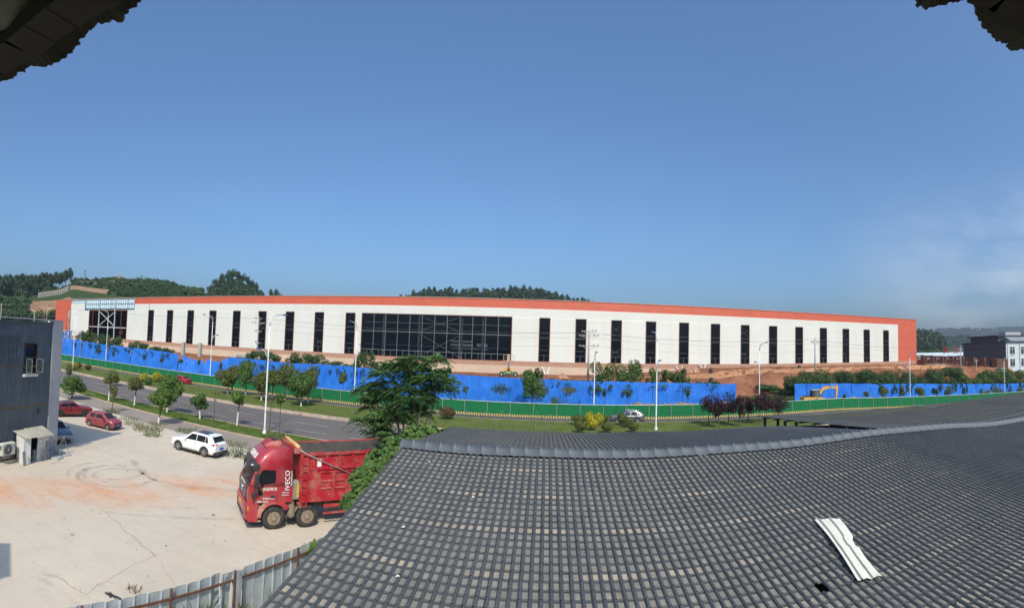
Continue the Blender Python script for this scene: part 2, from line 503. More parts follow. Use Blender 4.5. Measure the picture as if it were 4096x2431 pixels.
def arc_pts(cx, cy, rx, ry, a0, a1, n=26, rz=0.0):
    out = []
    for i in range(n+1):
        a = R_(a0+(a1-a0)*i/n); x, y = rx*math.cos(a), ry*math.sin(a)
        out.append((cx+x*math.cos(rz)-y*math.sin(rz), cy+x*math.sin(rz)+y*math.cos(rz)))
    return out
for k, (cx, cy, rx, ry, a0, a1, w) in enumerate([(-22.3, 20.6, 2.0, 2.2, 120, 290, .34), (-22.2, 20.7, 1.45, 1.7, 60, 300, .30), (-21.9, 20.6, 2.6, 2.8, 130, 250, .26),
        (-22.6, 21.2, 1.2, 2.0, -60, 90, .30), (-22.3, 20.8, 2.3, 2.6, -70, 60, .28), (-22.0, 20.4, 3.3, 3.0, 150, 240, .24), (-22.4, 20.5, 2.0, 2.6, 190, 300, .34)]):
    ribbon('tyre_mark', M_TYRE, arc_pts(cx, cy, rx, ry, a0, a1), w, .010+.004*k, yard)
for k, off in enumerate((0, .45)):
    ribbon('tyre_mark', M_TYRE, [(-24.4+off, 24.0), (-22.6+off, 22.7), (-20.6+off*.6, 21.9), (-18.4, 22.0+off), (-16.0, 23.5+off), (-13.5, 26.2+off)], .30, .042+.004*k, yard)
ribbon('tyre_mark', M_TYRE, [(-20, 17.6), (-17.3, 18.2), (-15.4, 20.2)], .28, .052, yard)
ribbon('tyre_mark', M_TYRE, [(-18.6, 15.4), (-15.5, 18.2), (-13, 20.4)], .25, .058, yard)

# ---------------------------------------------------------------- the factory
t_ = NT('white_cladding')
wa = t_.ramp(t_.noise(.12, 5), [(.3, (.66, .655, .605)), (.7, (.705, .70, .65))])
wa = t_.mix(t_.ramp(t_.noise(1.0, 7, .65, t_.map((.55, .55, .05))), [(.5, 0.), (.75, .45)]), wa, (.60, .58, .52))
wa = t_.mix(t_.ramp(t_.noise(.35, 8, .7), [(.55, 0.), (.72, .3)]), wa, (.58, .565, .51))
t_.set(wa, .55); M_WHITE = t_.m
M_ORANGE = pm('orange_cladding', (.58, .110, .055), .55, var=.08, scale=.25, dirt=(.48, .10, .055), damt=.4, dscale=.4)
M_BROWN = pm('brown_frame', (.15, .035, .022), .5, var=.1)
M_STEEL = pm('primer_steel', (.22, .30, .32), .5, var=.12)
M_STEEL_LT = pm('pale_steel', (.47, .49, .48), .5, var=.12)
M_MULL = pm('mullion_alu', (.20, .22, .235), .4, .3, var=.08)
M_DARKIN = pm('dark_interior', (.035, .037, .042), .9)  # the hall's inner shade put into a near-black colour
M_SKYPANEL = pm('pale_blue_sheet', (.60, .72, .82), .4, var=.05, scale=.4)
def glass_mat(name, tint, alpha, rough=.03):
    t = NT(name)
    t.set(tint, rough, 0, .28, Alpha=alpha)
    w = t.noise(.45, 2); t.bump(w, .05, .05)
    return t.m
M_GLASS = glass_mat('dark_window_glass', (.003, .006, .013), .42)
def brick_base_mat():
    t = NT('brick_base')
    b = t.n.new('ShaderNodeTexBrick'); b.inputs['Scale'].default_value = 1.0
    b.inputs['Brick Width'].default_value = .24; b.inputs['Row Height'].default_value = .07; b.inputs['Mortar Size'].default_value = .008
    b.inputs['Color1'].default_value = (.33, .155, .105, 1); b.inputs['Color2'].default_value = (.43, .23, .155, 1); b.inputs['Mortar'].default_value = (.40, .30, .23, 1)
    sp = t.n.new('ShaderNodeSeparateXYZ'); t.lk(t.tc.outputs['Object'], sp.inputs[0])
    cb = t.n.new('ShaderNodeCombineXYZ'); t.lk(sp.outputs['X'], cb.inputs['X']); t.lk(sp.outputs['Z'], cb.inputs['Y']); t.lk(cb.outputs[0], b.inputs['Vector'])
    a = t.mix(t.ramp(t.noise(.8, 7, .7), [(.45, 0.), (.7, .5)]), b.outputs['Color'], (.45, .31, .22))
    t.set(a, .9, spec=.15); t.bump(b.outputs['Fac'], -.4, .01); return t.m
M_BRICK = brick_base_mat()
M_PLINTH = concrete_mat('plinth_concrete', (.56, .42, .315), (.43, .235, .145))
fac = empty('factory', BP(0, 0, 0), -BN, 'long white factory hall with orange fascia and tall dark windows', 'factory')
U0, U1, ZB, ZT = -156.3, 115.4, 6.75, 20.2
ZW0, ZW1 = 6.80, 16.25                     # window sill and head
ZOR = 18.25                                # orange fascia starts here
wins = [(-147.0, 'w')]                     # window centres along the facade
for k in range(9): wins.append((-102.6+8.0*k-.3, 'w'))
for k in range(13): wins.append((5.35+8.0*k, 'w'))
WW = 2.25
def ribbed(name, m, u0, u1, z0, z1, parent, pitch=.21, depth=.035, y=0.0):
    """horizontally ribbed cladding sheet on the facade plane"""
    n = max(1, int(round((z1-z0)/pitch))); V = []; prof = []
    for k in range(n):
        zz = z0+(z1-z0)*k/n; p = (z1-z0)/n
        prof += [(0, zz), (0, zz+p*.55), (depth, zz+p*.68), (depth, zz+p*.9)]
    prof.append((0, z1))
    for d, zz in prof: V += [(u0, y+d, zz), (u1, y+d, zz)]
    F = np.array([(2*i, 2*i+1, 2*i+3, 2*i+2) for i in range(len(prof)-1)])
    return put(name, np_mesh(name, V, F, [m]), parent)
openings = [(c-WW/2, c+WW/2, ZW0, ZW1) for c, _ in wins] + [(-36.0, -1.9, ZW0-.05, ZW1)]
openings.sort()
# white walls between the openings, orange fascia and corners
ENT0, ENT1 = -137.0, -110.7                # the unfinished entrance bay
edges = [-145.9]
for o in openings: edges += [o[0], o[1]]
edges.append(106.7)
for i in range(0, len(edges), 2):
    a, b = edges[i], edges[i+1]
    if a < ENT0 < b:
        ribbed('cladding', M_WHITE, a, -134.3, ZB, 16.3, fac); ribbed('cladding', M_WHITE, -113.9, b, ZB, 16.3, fac)
        ribbed('cladding', M_WHITE, a, ENT0, 16.3, 18.75, fac); ribbed('cladding', M_WHITE, ENT1, b, 16.3, ZOR, fac)
        continue
    L = b-a
    ribbed('cladding', M_WHITE, a, b, ZB, ZW1, fac)
for a, b in ((-145.9, -137.0), (-104.5, 106.7)):
    pass
us = [-145.9, ENT0]
ribbed('cladding', M_WHITE, -148.13+.0, -145.85, ZW1, 18.75, fac) if False else None
k = ENT1
while k < 106.6:
    b = min(k+27.2, 106.7)
    if k > ENT1: ribbed('cladding', M_WHITE, k, b, ZW1, ZOR, fac)
    else: ribbed('cladding', M_WHITE, k+6.98-1.2, b, ZW1, ZOR, fac) if False else ribbed('cladding', M_WHITE, -103.9, b, ZW1, ZOR, fac)
    ribbed('fascia', M_ORANGE, k, b, ZOR, ZT, fac)
    k = b
ribbed('corner_cladding', M_ORANGE, 106.7, U1, ZB-.5, ZT, fac)
ribbed('corner_cladding', M_ORANGE, U0, -145.9, ZB-1.0, ZT, fac)
# body: side walls, roof, dark inside
MB().box(U1-.3, U1-.02, .05, 62, 4.5, ZT).build('side_wall', M_ORANGE, fac); MB().box(U0+.02, U0+.3, .05, 62, 4.5, ZT).build('side_wall', M_ORANGE, fac)
MB().box(U0+.3, U1-.3, .3, 62, 17.6, 17.9).build('roof', M_STEEL_LT, fac); MB().box(U0+.32, U0+.4, .4, 30, 4.5, 17.6).build('shade_liner', M_DARKIN, fac); MB().box(U0+.5, U1-.5, .4, 30, 17.5, 17.58).build('ceiling', M_DARKIN, fac)  # liner added: dark colour stands for shade over the orange side wall
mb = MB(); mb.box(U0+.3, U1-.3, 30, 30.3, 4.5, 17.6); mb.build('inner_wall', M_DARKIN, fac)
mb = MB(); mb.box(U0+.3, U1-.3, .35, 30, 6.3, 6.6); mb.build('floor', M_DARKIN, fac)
mb = MB(); mb.box(U0, U1, -.12, .3, ZT, ZT+.12); mb.build('coping', pm('coping', (.50, .33, .26), .5), fac)
mb = MB(); mb.box(-150, U1-.5, -.06, .3, 5.65, ZB-.02); mb.build('brick_base', M_BRICK, fac)
mb = MB(); mb.box(-150, 96, -.22, .3, 2.5, 5.65); mb.build('plinth', M_PLINTH, fac)
# windows: frame, two stacked lights, bottom row, each pane on its own
def window(c, kx):
    w = empty('window', (0, 0, 0)); w.parent = fac
    a, b = c-WW/2, c+WW/2
    mb = MB(); mb.box(a-.10, a+.05, -.08, .22, ZW0, ZW1+.1); mb.box(b-.05, b+.10, -.08, .22, ZW0, ZW1+.1); mb.box(a+.05, b-.05, -.08, .22, ZW1, ZW1+.1); mb.box(a+.05, b-.05, -.08, .22, ZW0-.05, ZW0+.05)
    mb.build('frame', M_BROWN, w)
    zs = [ZW0+.05, 8.15, 11.9, 13.0, ZW1]
    for i in range(4):
        if i == 0:
            for q in (0, 1): MB().box(a+.05+q*(WW-.1)/2, a+.05+(q+1)*(WW-.1)/2-.05, .04, .06, zs[0], zs[1]).build('pane', M_GLASS, w)
        else: MB().box(a+.05, b-.05, .04, .06, zs[i], zs[i+1]-.05).build('pane', M_GLASS, w)
    for z in zs[1:-1]: MB().box(a+.05, b-.05, .0, .09, z-.05, z).build('transom', M_MULL, w)
    MB().box(c-.03, c+.03, 0, .09, zs[0], zs[1]-.05).build('mullion', M_MULL, w)
    for z in (12.1, 9.2): MB().bar((a-.4, .9, z), (b+.4, .9, z), .15).build('girt', M_STEEL_LT, w)
    if kx:
        for z0, z1 in ((13.3, 15.4), (8.0, 10.4)):
            MB().bar((a-.4, .7, z0), (b+.4, .7, z1), .11).build('brace', M_STEEL_LT, w); MB().bar((a-.4, .8, z1), (b+.4, .8, z0), .11).build('brace', M_STEEL_LT, w)
for i, (c, _) in enumerate(wins): window(c, i in (4, 8, 12, 16, 20))
# the wide middle window
W = empty('wide_window'); W.parent = fac
ua, ub = -36.0, -1.9; ncol = 12
mb = MB(); mb.box(ua-.12, ua+.05, -.08, .25, ZW0-.05, ZW1+.12); mb.box(ub-.05, ub+.12, -.08, .25, ZW0-.05, ZW1+.12); mb.box(ua+.05, ub-.05, -.08, .25, ZW1, ZW1+.12); mb.box(ua+.05, ub-.05, -.08, .25, ZW0-.14, ZW0-.05); mb.build('frame', M_BROWN, W)
for i in range(ncol):
    x0 = ua+.05+(ub-ua-.1)*i/ncol; x1 = ua+.05+(ub-ua-.1)*(i+1)/ncol
    for z0, z1 in ((8.15, 12.25), (12.35, 14.3), (14.34, ZW1-.03)):
        MB().box(x0+.05, x1-.05, .04, .06, z0, z1).build('pane', M_GLASS, W)
    for q in (0, 1):
        xm = (x0+x1)/2; MB().box((x0+.05, xm+.03)[q], (xm-.03, x1-.05)[q], .04, .06, ZW0-.02, 8.05).build('pane', M_GLASS, W)
for i in range(1, ncol):
    x = ua+.05+(ub-ua-.1)*i/ncol; MB().box(x-.05, x+.05, -.02, .12, ZW0, ZW1).build('mullion', M_MULL, W)
for z, h in ((8.10, .05), (12.30, .06)): MB().box(ua+.05, ub-.05, .0, .11, z-h, z+h).build('transom', M_MULL, W)
for i in range(ncol):
    x = ua+.05+(ub-ua-.1)*(i+.5)/ncol; MB().box(x-.03, x+.03, .01, .1, ZW0, 8.05).build('mullion', M_MULL, W)
for x in (-28.9, -20.5, -10.9): pass
for x in (-30.9, -22.6, -12.9, -4.9-3.3):
    mb = MB(); mb.box(x-.22, x+.22, .6, 1.0, 8.2, 17.5); mb.mat(1).box(x-.24, x+.24, .58, 1.02, 6.6, 8.2)
    for zz in (9.5, 11, 13, 14.6): mb.mat(0).box(x-.3, x+.3, .55, .62, zz, zz+.2)
    mb.build('column', [M_STEEL, pm('column_foot', (.62, .62, .58), .6)], W)
for z0, z1 in ((12.7, 16.0), (12.0, 7.0)):
    MB().bar((-22.4, .5, z0), (-13.1, .5, z1), .16).build('brace', M_STEEL_LT, W); MB().bar((-22.4, .68, z1), (-13.1, .68, z0), .16).build('brace', M_STEEL_LT, W)
for z in (12.9, 9.3, 14.4): MB().bar((-35.5, .9, z), (-2.3, .9, z), .15).build('girt', M_STEEL, W)
M_LAMPS = pm('white_duct', (.75, .77, .78), .5)
for q in ((-15.5, -10.5, 2, 2.4, 9.6, 10.1), (-15.4, -10.6, 2, 2.4, 10.5, 10.8), (-9.6, -7.2, 2, 2.4, 9.6, 10.3), (-15.5, -7, 2.5, 2.7, 8.9, 9.05)): MB().box(*q).build('duct', M_LAMPS, W)
# the unfinished entrance bay on the left: bare frame, pale blue sheets, open portal
EN = empty('entrance_bay'); EN.parent = fac
for x0, x1 in ((ENT0+.25, ENT0+8.1), (ENT0+8.5, -122.6), (-122.4, -115.0+.9), (-113.9, ENT1)):
    for z0, z1 in ((16.9, 18.4), (18.55, 19.95)):
        MB().box(x0, x1, .25, .3, z0, z1).build('pale_sheet', M_SKYPANEL, EN)
MB().box(-145.7, ENT0-.05, .25, .3, 18.9, 19.95).build('pale_sheet', M_SKYPANEL, EN)
mb = MB()
for z in (16.75, 16.4, 18.48, 20.05): mb.bar((ENT0, .1, z), (ENT1, .1, z), .14)
mb.bar((-145.9, .1, 20.05), (ENT0, .1, 20.05), .16); mb.bar((-145.9, .1, 18.82), (ENT0, .1, 18.82), .16); mb.bar((-145.85, .1, 18.8), (-145.85, .1, 20.1), .2)
x = ENT0
while x <= ENT1+.1: mb.bar((x, .0, 16.3), (x, .0, 20.0), .09); x += 1.09
x = -145
while x < ENT0: mb.bar((x, .0, 18.8), (x, .0, 20.0), .09); x += 1.09
mb.build('girt', M_STEEL, EN)
for x in (ENT0, -128.7, -120.2, ENT1-.05):
    lo = 3.9 if x in (-128.7, -120.2) else 16.3
    MB().box(x-.14, x+.14, -.1, .2, lo, 20.1).build('column', M_STEEL_LT if lo < 5 else M_STEEL, EN)
for x in (-132.2, -116.9): MB().box(x-.12, x+.12, -.05, .15, 5, 16.3).build('post', M_BROWN, EN)
for x in (-134.25, -113.95): MB().box(x-.1, x+.1, -.1, .25, 5, 16.3).build('post', M_BROWN, EN)
for p, q, w in (((-128.5, .1, 10.8), (-120.4, .1, 15.6), .2), ((-128.5, .32, 15.6), (-120.4, .32, 10.8), .2), ((-134, .1, 10.4), (-114, .1, 10.4), .26)): MB().bar(p, q, w).build('brace', M_STEEL_LT, EN)
mb = MB(); mb.box(-134.2, -114, .0, .3, 16.05, 16.3); mb.build('lintel', M_BROWN, EN)
for x in (-131, -126.5, -118.5): MB().box(x, x+1.6, 12, 12.2, 8.2, 9.6).build('inner_block', pm('orange_block', (.55, .25, .12), .8), EN)

# ---------------------------------------------------------------- the grey tiled roof below the viewer
RA = 0.0744                                     # ridge runs along (1,-RA), columns along (RA,1)
_q = math.hypot(1, RA)
RCX, RCY = (1/_q, -RA/_q), (RA/_q, 1/_q)        # across, up the slope (plan)
W_R = 12.70/_q                                  # plan distance of the ridge
def sag(x): return -.68*sm(11, 21.5, x) + .012*math.sin(x*1.3+.4)
def roof_pt(a, w, kind=0):
    """a: metres along the ridge, w: plan distance from the viewer's line; near slope (0), far slope (1), raised far roof (2)"""
    x = RCX[0]*a + RCY[0]*w; y = RCX[1]*a + RCY[1]*w
    if kind == 0: z = EYE - 2.80 - .1751*(W_R - w)
    elif kind == 1: z = EYE - 2.80 - .093*(w - W_R)
    else: z = EYE - 2.74 - .062*(w - W_R)
    return Vector((x, y, z + sag(x)))
TW, TL = .160, .219
# tile template: barrel + pan, a step at the lower end
pu = [0, .006, .018, .034, .050, .062, .070, .115, .160]
ph = [0, .017, .034, .041, .034, .017, 0, -.003, 0]
tv = [(0.0, -.002), (0.0, .013), (.03, .011), (.219, 0.0)]
TV = np.array([(u, v, h*(1.10 if v < .04 else 1.0)+dz) for v, dz in tv for u, h in zip(pu, ph)])
TF = np.array([(j*9+i, j*9+i+1, (j+1)*9+i+1, (j+1)*9+i) for j in range(3) for i in range(8)])
TUV = np.array([[(TV[i][0]/TW, TV[i][1]/TL) for i in f] for f in TF]).reshape(-1, 2)
def tile_mat(name, dust):
    t = NT(name)
    uvn = t.n.new('ShaderNodeUVMap'); sp = t.n.new('ShaderNodeSeparateXYZ'); t.lk(uvn.outputs[0], sp.inputs[0])
    geo = t.n.new('ShaderNodeNewGeometry')
    pos = geo.outputs['Position']
    base = t.ramp(t.noise(.8, 6, .6, pos), [(.3, (.055, .060, .066)), (.7, (.080, .084, .088))])
    base = t.mix(t.ramp(t.noise(7, 6, .75, pos), [(.45, 0.), (.75, .35)]), base, (.10, .10, .095))
    pan = t.ramp(sp.outputs['X'], [(.43, 0.), (.47, 1.), (.95, 1.), (.99, .2)])
    mid = t.ramp(sp.outputs['Y'], [(.14, 0.), (.22, 1.), (.84, 1.), (.93, 0.)])  # dust stops short: clean band and painted-in shadow of the step
    m = t.math('MULTIPLY', pan, mid)
    amt = t.ramp(t.noise(2.6, 4, .6, pos), [(.28, .45), (.62, .85)])
    d1 = t.ramp(t.noise(3.7, 3, .5, pos), [(.35, (.20, .185, .155)), (.55, (.26, .235, .19)), (.72, (.33, .275, .21))])
    a = t.mix(t.math('MULTIPLY', t.math('MULTIPLY', m, amt), dust), base, d1)
    # rows above the purlins gather more red dust
    sp2 = t.n.new('ShaderNodeSeparateXYZ'); t.lk(pos, sp2.inputs[0])
    w = t.math('ADD', t.math('MULTIPLY', sp2.outputs['X'], RCY[0]), t.math('MULTIPLY', sp2.outputs['Y'], RCY[1]))
    fr = t.math('FRACT', t.math('DIVIDE', t.math('SUBTRACT', w, 9.08-.11), 1.314))
    row = t.ramp(fr, [(.0, 1.), (.155, 1.), (.18, 0.)])
    a = t.mix(t.math('MULTIPLY', t.math('MULTIPLY', m, row), t.math('MULTIPLY', t.ramp(t.noise(1.1, 5, .6, pos), [(.42, 0.), (.62, .75)]), dust)), a, (.47, .365, .27))
    t.set(a, t.ramp(t.noise(5, 4, .6, pos), [(.3, .42), (.7, .66)]), spec=.35)
    t.bump(t.noise(60, 4, .7, pos), .12, .004); return t.m
M_TILE = tile_mat('grey_roof_tile', 1.0)
M_TILE_FAR = tile_mat('grey_roof_tile_cleaner', .55)
tile_me = np_mesh('tile', TV, TF, [M_TILE], uv=TUV)
tile_me.polygons.foreach_set('use_smooth', np.array([i >= 8 for i in range(24)]))
roof = empty('tiled_house', (0, 12.5, 4), 0, 'low house with dark grey barrel-tiled roof filling the foreground', 'house')
def tiles(a0f, a1, w0, w1, kind):
    """tile origins (lower left corners); a0f(w) is the gable edge"""
    out = []
    n = int((w1-w0)/TL)
    for j in range(n):
        w = w0 + j*TL
        i0 = 0
        k = int(round((a1-a0f(w))/TW))
        for i in range(k): out.append((a0f(w)+i*TW, w))
    return out
GA = -3.86                                          # gable edge along the ridge axis
near = tiles(lambda w: GA, 26.0, W_R-41*TL, W_R-.01, 0)
def frame_of(a, w, kind, jit=True):
    o = roof_pt(a, w, kind); p = roof_pt(a+TW, w, kind); q = roof_pt(a, w+TL, kind)
    return o, (p-o)/TW, (q-o)/TL
ins = []
for a, w in near:
    o = roof_pt(a, w, 0); az = math.degrees(math.atan2(o.x, o.y)); h = math.hypot(o.x, o.y); sl = (EYE-o.z)/h
    ins.append((math.sqrt(h*h+(EYE-o.z)**2) if (abs(az) < 63 and sl < .62) else 1e3+h, a, w))
ins.sort()
def holed(a, w): return a <= 4.37 < a+TW and w <= 6.58 < w+TL
nind = 0; rest = []
for d, a, w in ins:
    if holed(a, w): continue
    if nind < 300 and d < 1e3:
        o, X, Y = frame_of(a, w, 0); Z = X.cross(Y).normalized()
        ob = bpy.data.objects.new('tile', tile_me); col.objects.link(ob); ob.parent = roof
        jx = random.uniform(-.004, .004); jr = random.uniform(-.012, .012)
        m = Matrix((X.normalized(), Y.normalized(), Z)).transposed().to_4x4() @ Matrix.Rotation(jr, 4, 'Z')
        m.translation = o + X*jx
        ob.matrix_parent_inverse = Matrix.Identity(4)
        ob.matrix_local = Matrix.Translation(Vector((0, -12.5, -4))) @ m
        nind += 1
    else: rest.append((a, w))
TV2 = np.array([(u, v, h+dz) for v, dz in ((0, -.002), (0, .013), (.219, 0)) for u, h in ((0, 0), (.018, .034), (.050, .034), (.070, 0), (.160, 0))]); TF2 = np.array([(j*5+i, j*5+i+1, (j+1)*5+i+1, (j+1)*5+i) for j in range(2) for i in range(4)]); TUV2 = np.array([[(TV2[i][0]/TW, TV2[i][1]/TL) for i in f] for f in TF2]).reshape(-1, 2)
def tile_field(name, lst, kind, m, parent, TV=TV, TF=TF, TUV=TUV, ns=8):
    A = np.array(lst); n = len(A)
    V = np.zeros((n, len(TV), 3)); 
    for k, (a, w) in enumerate(lst):
        o, X, Y = frame_of(a, w, kind); Z = X.cross(Y).normalized()
        B = np.array([X.normalized(), Y.normalized(), Z])
        V[k] = TV @ B + np.array(o) + rng.uniform(-.003, .003, 3)
    F = (np.arange(n)[:, None, None]*len(TV) + TF[None]).reshape(-1, 4)
    me = np_mesh(name, V.reshape(-1, 3) - np.array((0, 12.5, 4)), F, [m], uv=np.tile(TUV, (n, 1)))
    me.polygons.foreach_set('use_smooth', np.tile(np.array([i >= ns for i in range(len(TF))]), n))
    return tag(put(name, me, parent), kind='stuff')
rest = [(a, w) for a, w in rest]
tile_field('tile_field', rest, 0, M_TILE, roof)
far = tiles(lambda w: GA, 14.6, W_R+.05, W_R+7.9, 1)
tile_field('tile_field', far, 1, M_TILE_FAR, roof)
A2 = 11.75
far2 = tiles(lambda w: A2, 50, W_R+.25, W_R+12.0, 2)
tile_field('tile_field', far2, 2, M_TILE_FAR, roof, TV2, TF2, TUV2, 4)
# ridge caps, each with its rolled joint
M_CAP = pm('ridge_cap_grey', (.075, .086, .102), .55, var=.15, scale=3, dirt=(.12, .12, .115), damt=.4)
pr = [(-.23, -.030), (-.17, .015), (-.12, .055), (-.09, .10), (-.05, .135), (0, .148), (.05, .135), (.09, .10), (.12, .055), (.17, .015), (.23, -.030)]
def cap_mesh():
    mb = MB(); mb.sm = True; L = .386; rings = []
    for x, f in ((0, 1.0), (L*.80, 1.0), (L*.82, 1.09), (L*.87, 1.14), (L*.92, 1.14), (L*.96, 1.08), (L+.01, 1.06)):
        rings.append([(x, y, z*f+.012*(f-1)*10) for y, z in pr])
    mb.loft(rings, False, False)
    V2 = []
    return mb.mesh('ridge_cap', [M_CAP])
cap_me = cap_mesh()
a = GA-.05
while a < 50:
    o = roof_pt(a, W_R, 0); p = roof_pt(a+.386, W_R, 0); X = (p-o).normalized(); Y = Vector((RCY[0], RCY[1], 0)); Z = X.cross(Y).normalized()
    ob = bpy.data.objects.new('ridge_cap', cap_me); col.objects.link(ob); ob.parent = roof
    m = Matrix((X, Y, Z)).transposed().to_4x4(); m.translation = o + Vector((0, -12.5, -4)) + Vector((0, 0, .03))
    ob.matrix_local = m; a += .386
# ridge end plug, screws, gable edge and structure below
M_SCREW = pm('screw_cap', (.045, .05, .055), .5)
scr = MB()
for j in range(6):
    w = 9.08 - 3.95 + j*1.314/1.0*1.0
    if w > W_R-.3: continue
    i = 0; a = GA + .195
    while a < 24:
        if random.random() < .8:
            o, X, Y = frame_of(a+random.uniform(-.01, .01), w+random.uniform(-.03, .03), 0); Z = X.cross(Y).normalized()
            c = o + Z*.05 - Vector((0, 12.5, 4)); r = .016
            scr.add([tuple(c+X*r*math.cos(q)+Y*r*math.sin(q)+Z*h) for h in (0, .014) for q in (0, 1.05, 2.09, 3.14, 4.19, 5.24)],
                    [(6, 7, 8, 9, 10, 11)]+[(k, (k+1) % 6, 6+(k+1) % 6, 6+k) for k in range(6)])
        a += TW*(2 if (i % 2) else 3); i += 1
scr.build('screws', M_SCREW, roof, kind='stuff')
M_DARKSTEEL = pm('dark_steel', (.05, .052, .055), .6)
mb = MB(); mb.X = Matrix.Translation((0, -12.5, -4))
g0, g1, g2 = roof_pt(GA+.02, 3.2, 0), roof_pt(GA+.02, W_R, 0), roof_pt(GA+.02, W_R+7.8, 1)
for p, q in ((g0, g1), (g1, g2)):
    mb.add([tuple(p+Vector((0,0,-.02))), tuple(q+Vector((0,0,-.02))), tuple(q+Vector((0,0,-.14))), tuple(p+Vector((0,0,-.14))), tuple(p+Vector((.05,0,-.02))), tuple(q+Vector((.05,0,-.02))), tuple(q+Vector((.05,0,-.14))), tuple(p+Vector((.05,0,-.14)))],
           [(0,1,2,3),(4,7,6,5),(3,2,6,7),(0,4,5,1)])
mb.build('gable_board', M_DARKSTEEL, roof)
mb = MB(); mb.X = Matrix.Translation((0, -12.5, -4))
for w in np.arange(W_R+.6, W_R+12.0, 1.3):
    p, q = roof_pt(A2-.05, w, 2), roof_pt(50, w, 2); mb.bar(tuple(p-Vector((0,0,.06))), tuple(q-Vector((0,0,.06))), .06, .08)
mb.build('purlin', M_DARKSTEEL, roof)
for a, w in ((A2+.4, W_R+11.6), (A2+.5, W_R+10.2), (A2+.5, W_R+9.4), (A2+.6, W_R+8.4), (A2+5, W_R+11.6), (A2+10, W_R+11.6), (A2+16, W_R+11.6), (A2+24, W_R+11.6), (A2+32, W_R+11.6)):
    p = roof_pt(a, w, 2); MB().box(p.x-.06, p.x+.06, p.y-.06-12.5, p.y+.06-12.5, -4, p.z-.12-4).build('post', M_DARKSTEEL, roof)
mb = MB(); mb.X = Matrix.Translation((0, -12.5, -4))
for w0, w1, kd in ((3.2, W_R, 0), (W_R, W_R+7.8, 1)):
    p = [roof_pt(GA+.35, w0, kd), roof_pt(24, w0, kd), roof_pt(24, w1, kd), roof_pt(GA+.35, w1, kd)]
    for a0, a1 in ((GA+.1, 4.24), (4.48, 26)):
        n = 24
        for k in range(n):
            b0, b1 = a0+(a1-a0)*k/n, a0+(a1-a0)*(k+1)/n
            mb.quad(*[tuple(roof_pt(b, w, kd)-Vector((0, 0, .03))) for b, w in ((b0, w0), (b1, w0), (b1, w1), (b0, w1))])
mb.build('underlay', M_DARKSTEEL, roof)
# house walls under the roof
mb = MB()
P = [roof_pt(GA+.6, 4.0, 0), roof_pt(25, 4.0, 0), roof_pt(25, W_R+6.8, 1), roof_pt(GA+.6, W_R+6.8, 1)]
for i in range(4):
    a, b = P[i], P[(i+1) % 4]; n = 12
    for k in range(n):
        p, q = a.lerp(b, k/n), a.lerp(b, (k+1)/n)
        zt = [5.6 if i in (0, 1, 3) else 5.6] 
        mb.quad((p.x, p.y-12.5, -4), (q.x, q.y-12.5, -4), (q.x, q.y-12.5, .55), (p.x, p.y-12.5, .55))
mb.build('wall', pm('house_render', (.40, .37, .33), .9), roof)
ORD = ['first', 'second', 'third', 'fourth', 'fifth', 'sixth', 'seventh', 'eighth', 'ninth', 'tenth', 'eleventh', 'twelfth', 'thirteenth', 'fourteenth', 'fifteenth', 'sixteenth', 'seventeenth', 'eighteenth', 'nineteenth', 'twentieth']
# ---------------------------------------------------------------- plain helpers for lettering (flat print set as shallow relief)
def text_mesh(txt, size, depth=.004, name='lettering'):
    cu = bpy.data.curves.new(name, 'FONT'); cu.body = txt; cu.size = size; cu.align_x = 'CENTER'; cu.align_y = 'CENTER'; cu.extrude = depth; cu.resolution_u = 2
    o = bpy.data.objects.new(name, cu); col.objects.link(o)
    dg = bpy.context.evaluated_depsgraph_get(); me = bpy.data.meshes.new_from_object(o.evaluated_get(dg))
    bpy.data.objects.remove(o); bpy.data.curves.remove(cu)
    me.name = name
    return me
def text(txt, size, m, parent, loc, ex, up, sx=1.0, depth=.003, name='lettering'):
    """ex: reading direction, up: letter up direction (parent space)"""
    me = text_mesh(txt, size, depth, name); me.materials.clear(); me.materials.append(m)
    X = Vector(ex).normalized(); Y = Vector(up).normalized(); Z = X.cross(Y).normalized()
    o = put(name, me, parent)
    mm = Matrix((X*sx, Y, Z)).transposed().to_4x4(); mm.translation = Vector(loc); o.matrix_local = mm
    return o

# ---------------------------------------------------------------- green hoarding along the far carriageway
t_ = NT('green_hoarding')
gv = t_.map((6, 6, .9))
ga = t_.ramp(t_.noise(1.0, 6, .7, gv), [(.32, (.006, .105, .036)), (.68, (.012, .165, .055))])
ga = t_.mix(t_.ramp(t_.noise(1.7, 8, .75), [(.62, 0.), (.72, .5)]), ga, (.03, .16, .08))
t_.set(ga, .75, spec=.2); t_.bump(t_.noise(20, 4), .35, .01); M_GREENF = t_.m
t_ = NT('hazard_stripe')
sp_ = t_.n.new('ShaderNodeSeparateXYZ'); t_.lk(t_.tc.outputs['Object'], sp_.inputs[0])
fr_ = t_.math('FRACT', t_.math('MULTIPLY', t_.math('ADD', sp_.outputs['X'], t_.math('MULTIPLY', sp_.outputs['Z'], .55)), 2.9))
ha = t_.ramp(fr_, [(.49, (.62, .50, .16)), (.51, (.018, .017, .016))]); ha = t_.mix(t_.ramp(t_.noise(3, 6), [(.5, 0.), (.75, .35)]), ha, (.3, .26, .2))
t_.set(ha, .7); M_HAZ = t_.m
M_POST = pm('grey_post', (.22, .235, .24), .5, .2); M_CAPW = pm('white_cap', (.62, .62, .58), .6)
gf = empty('green_hoarding', ST(-14, 64.9), ST_RZ, 'long green turf-faced hoarding with yellow and black striped foot', 'fence')
PWID = 3.2
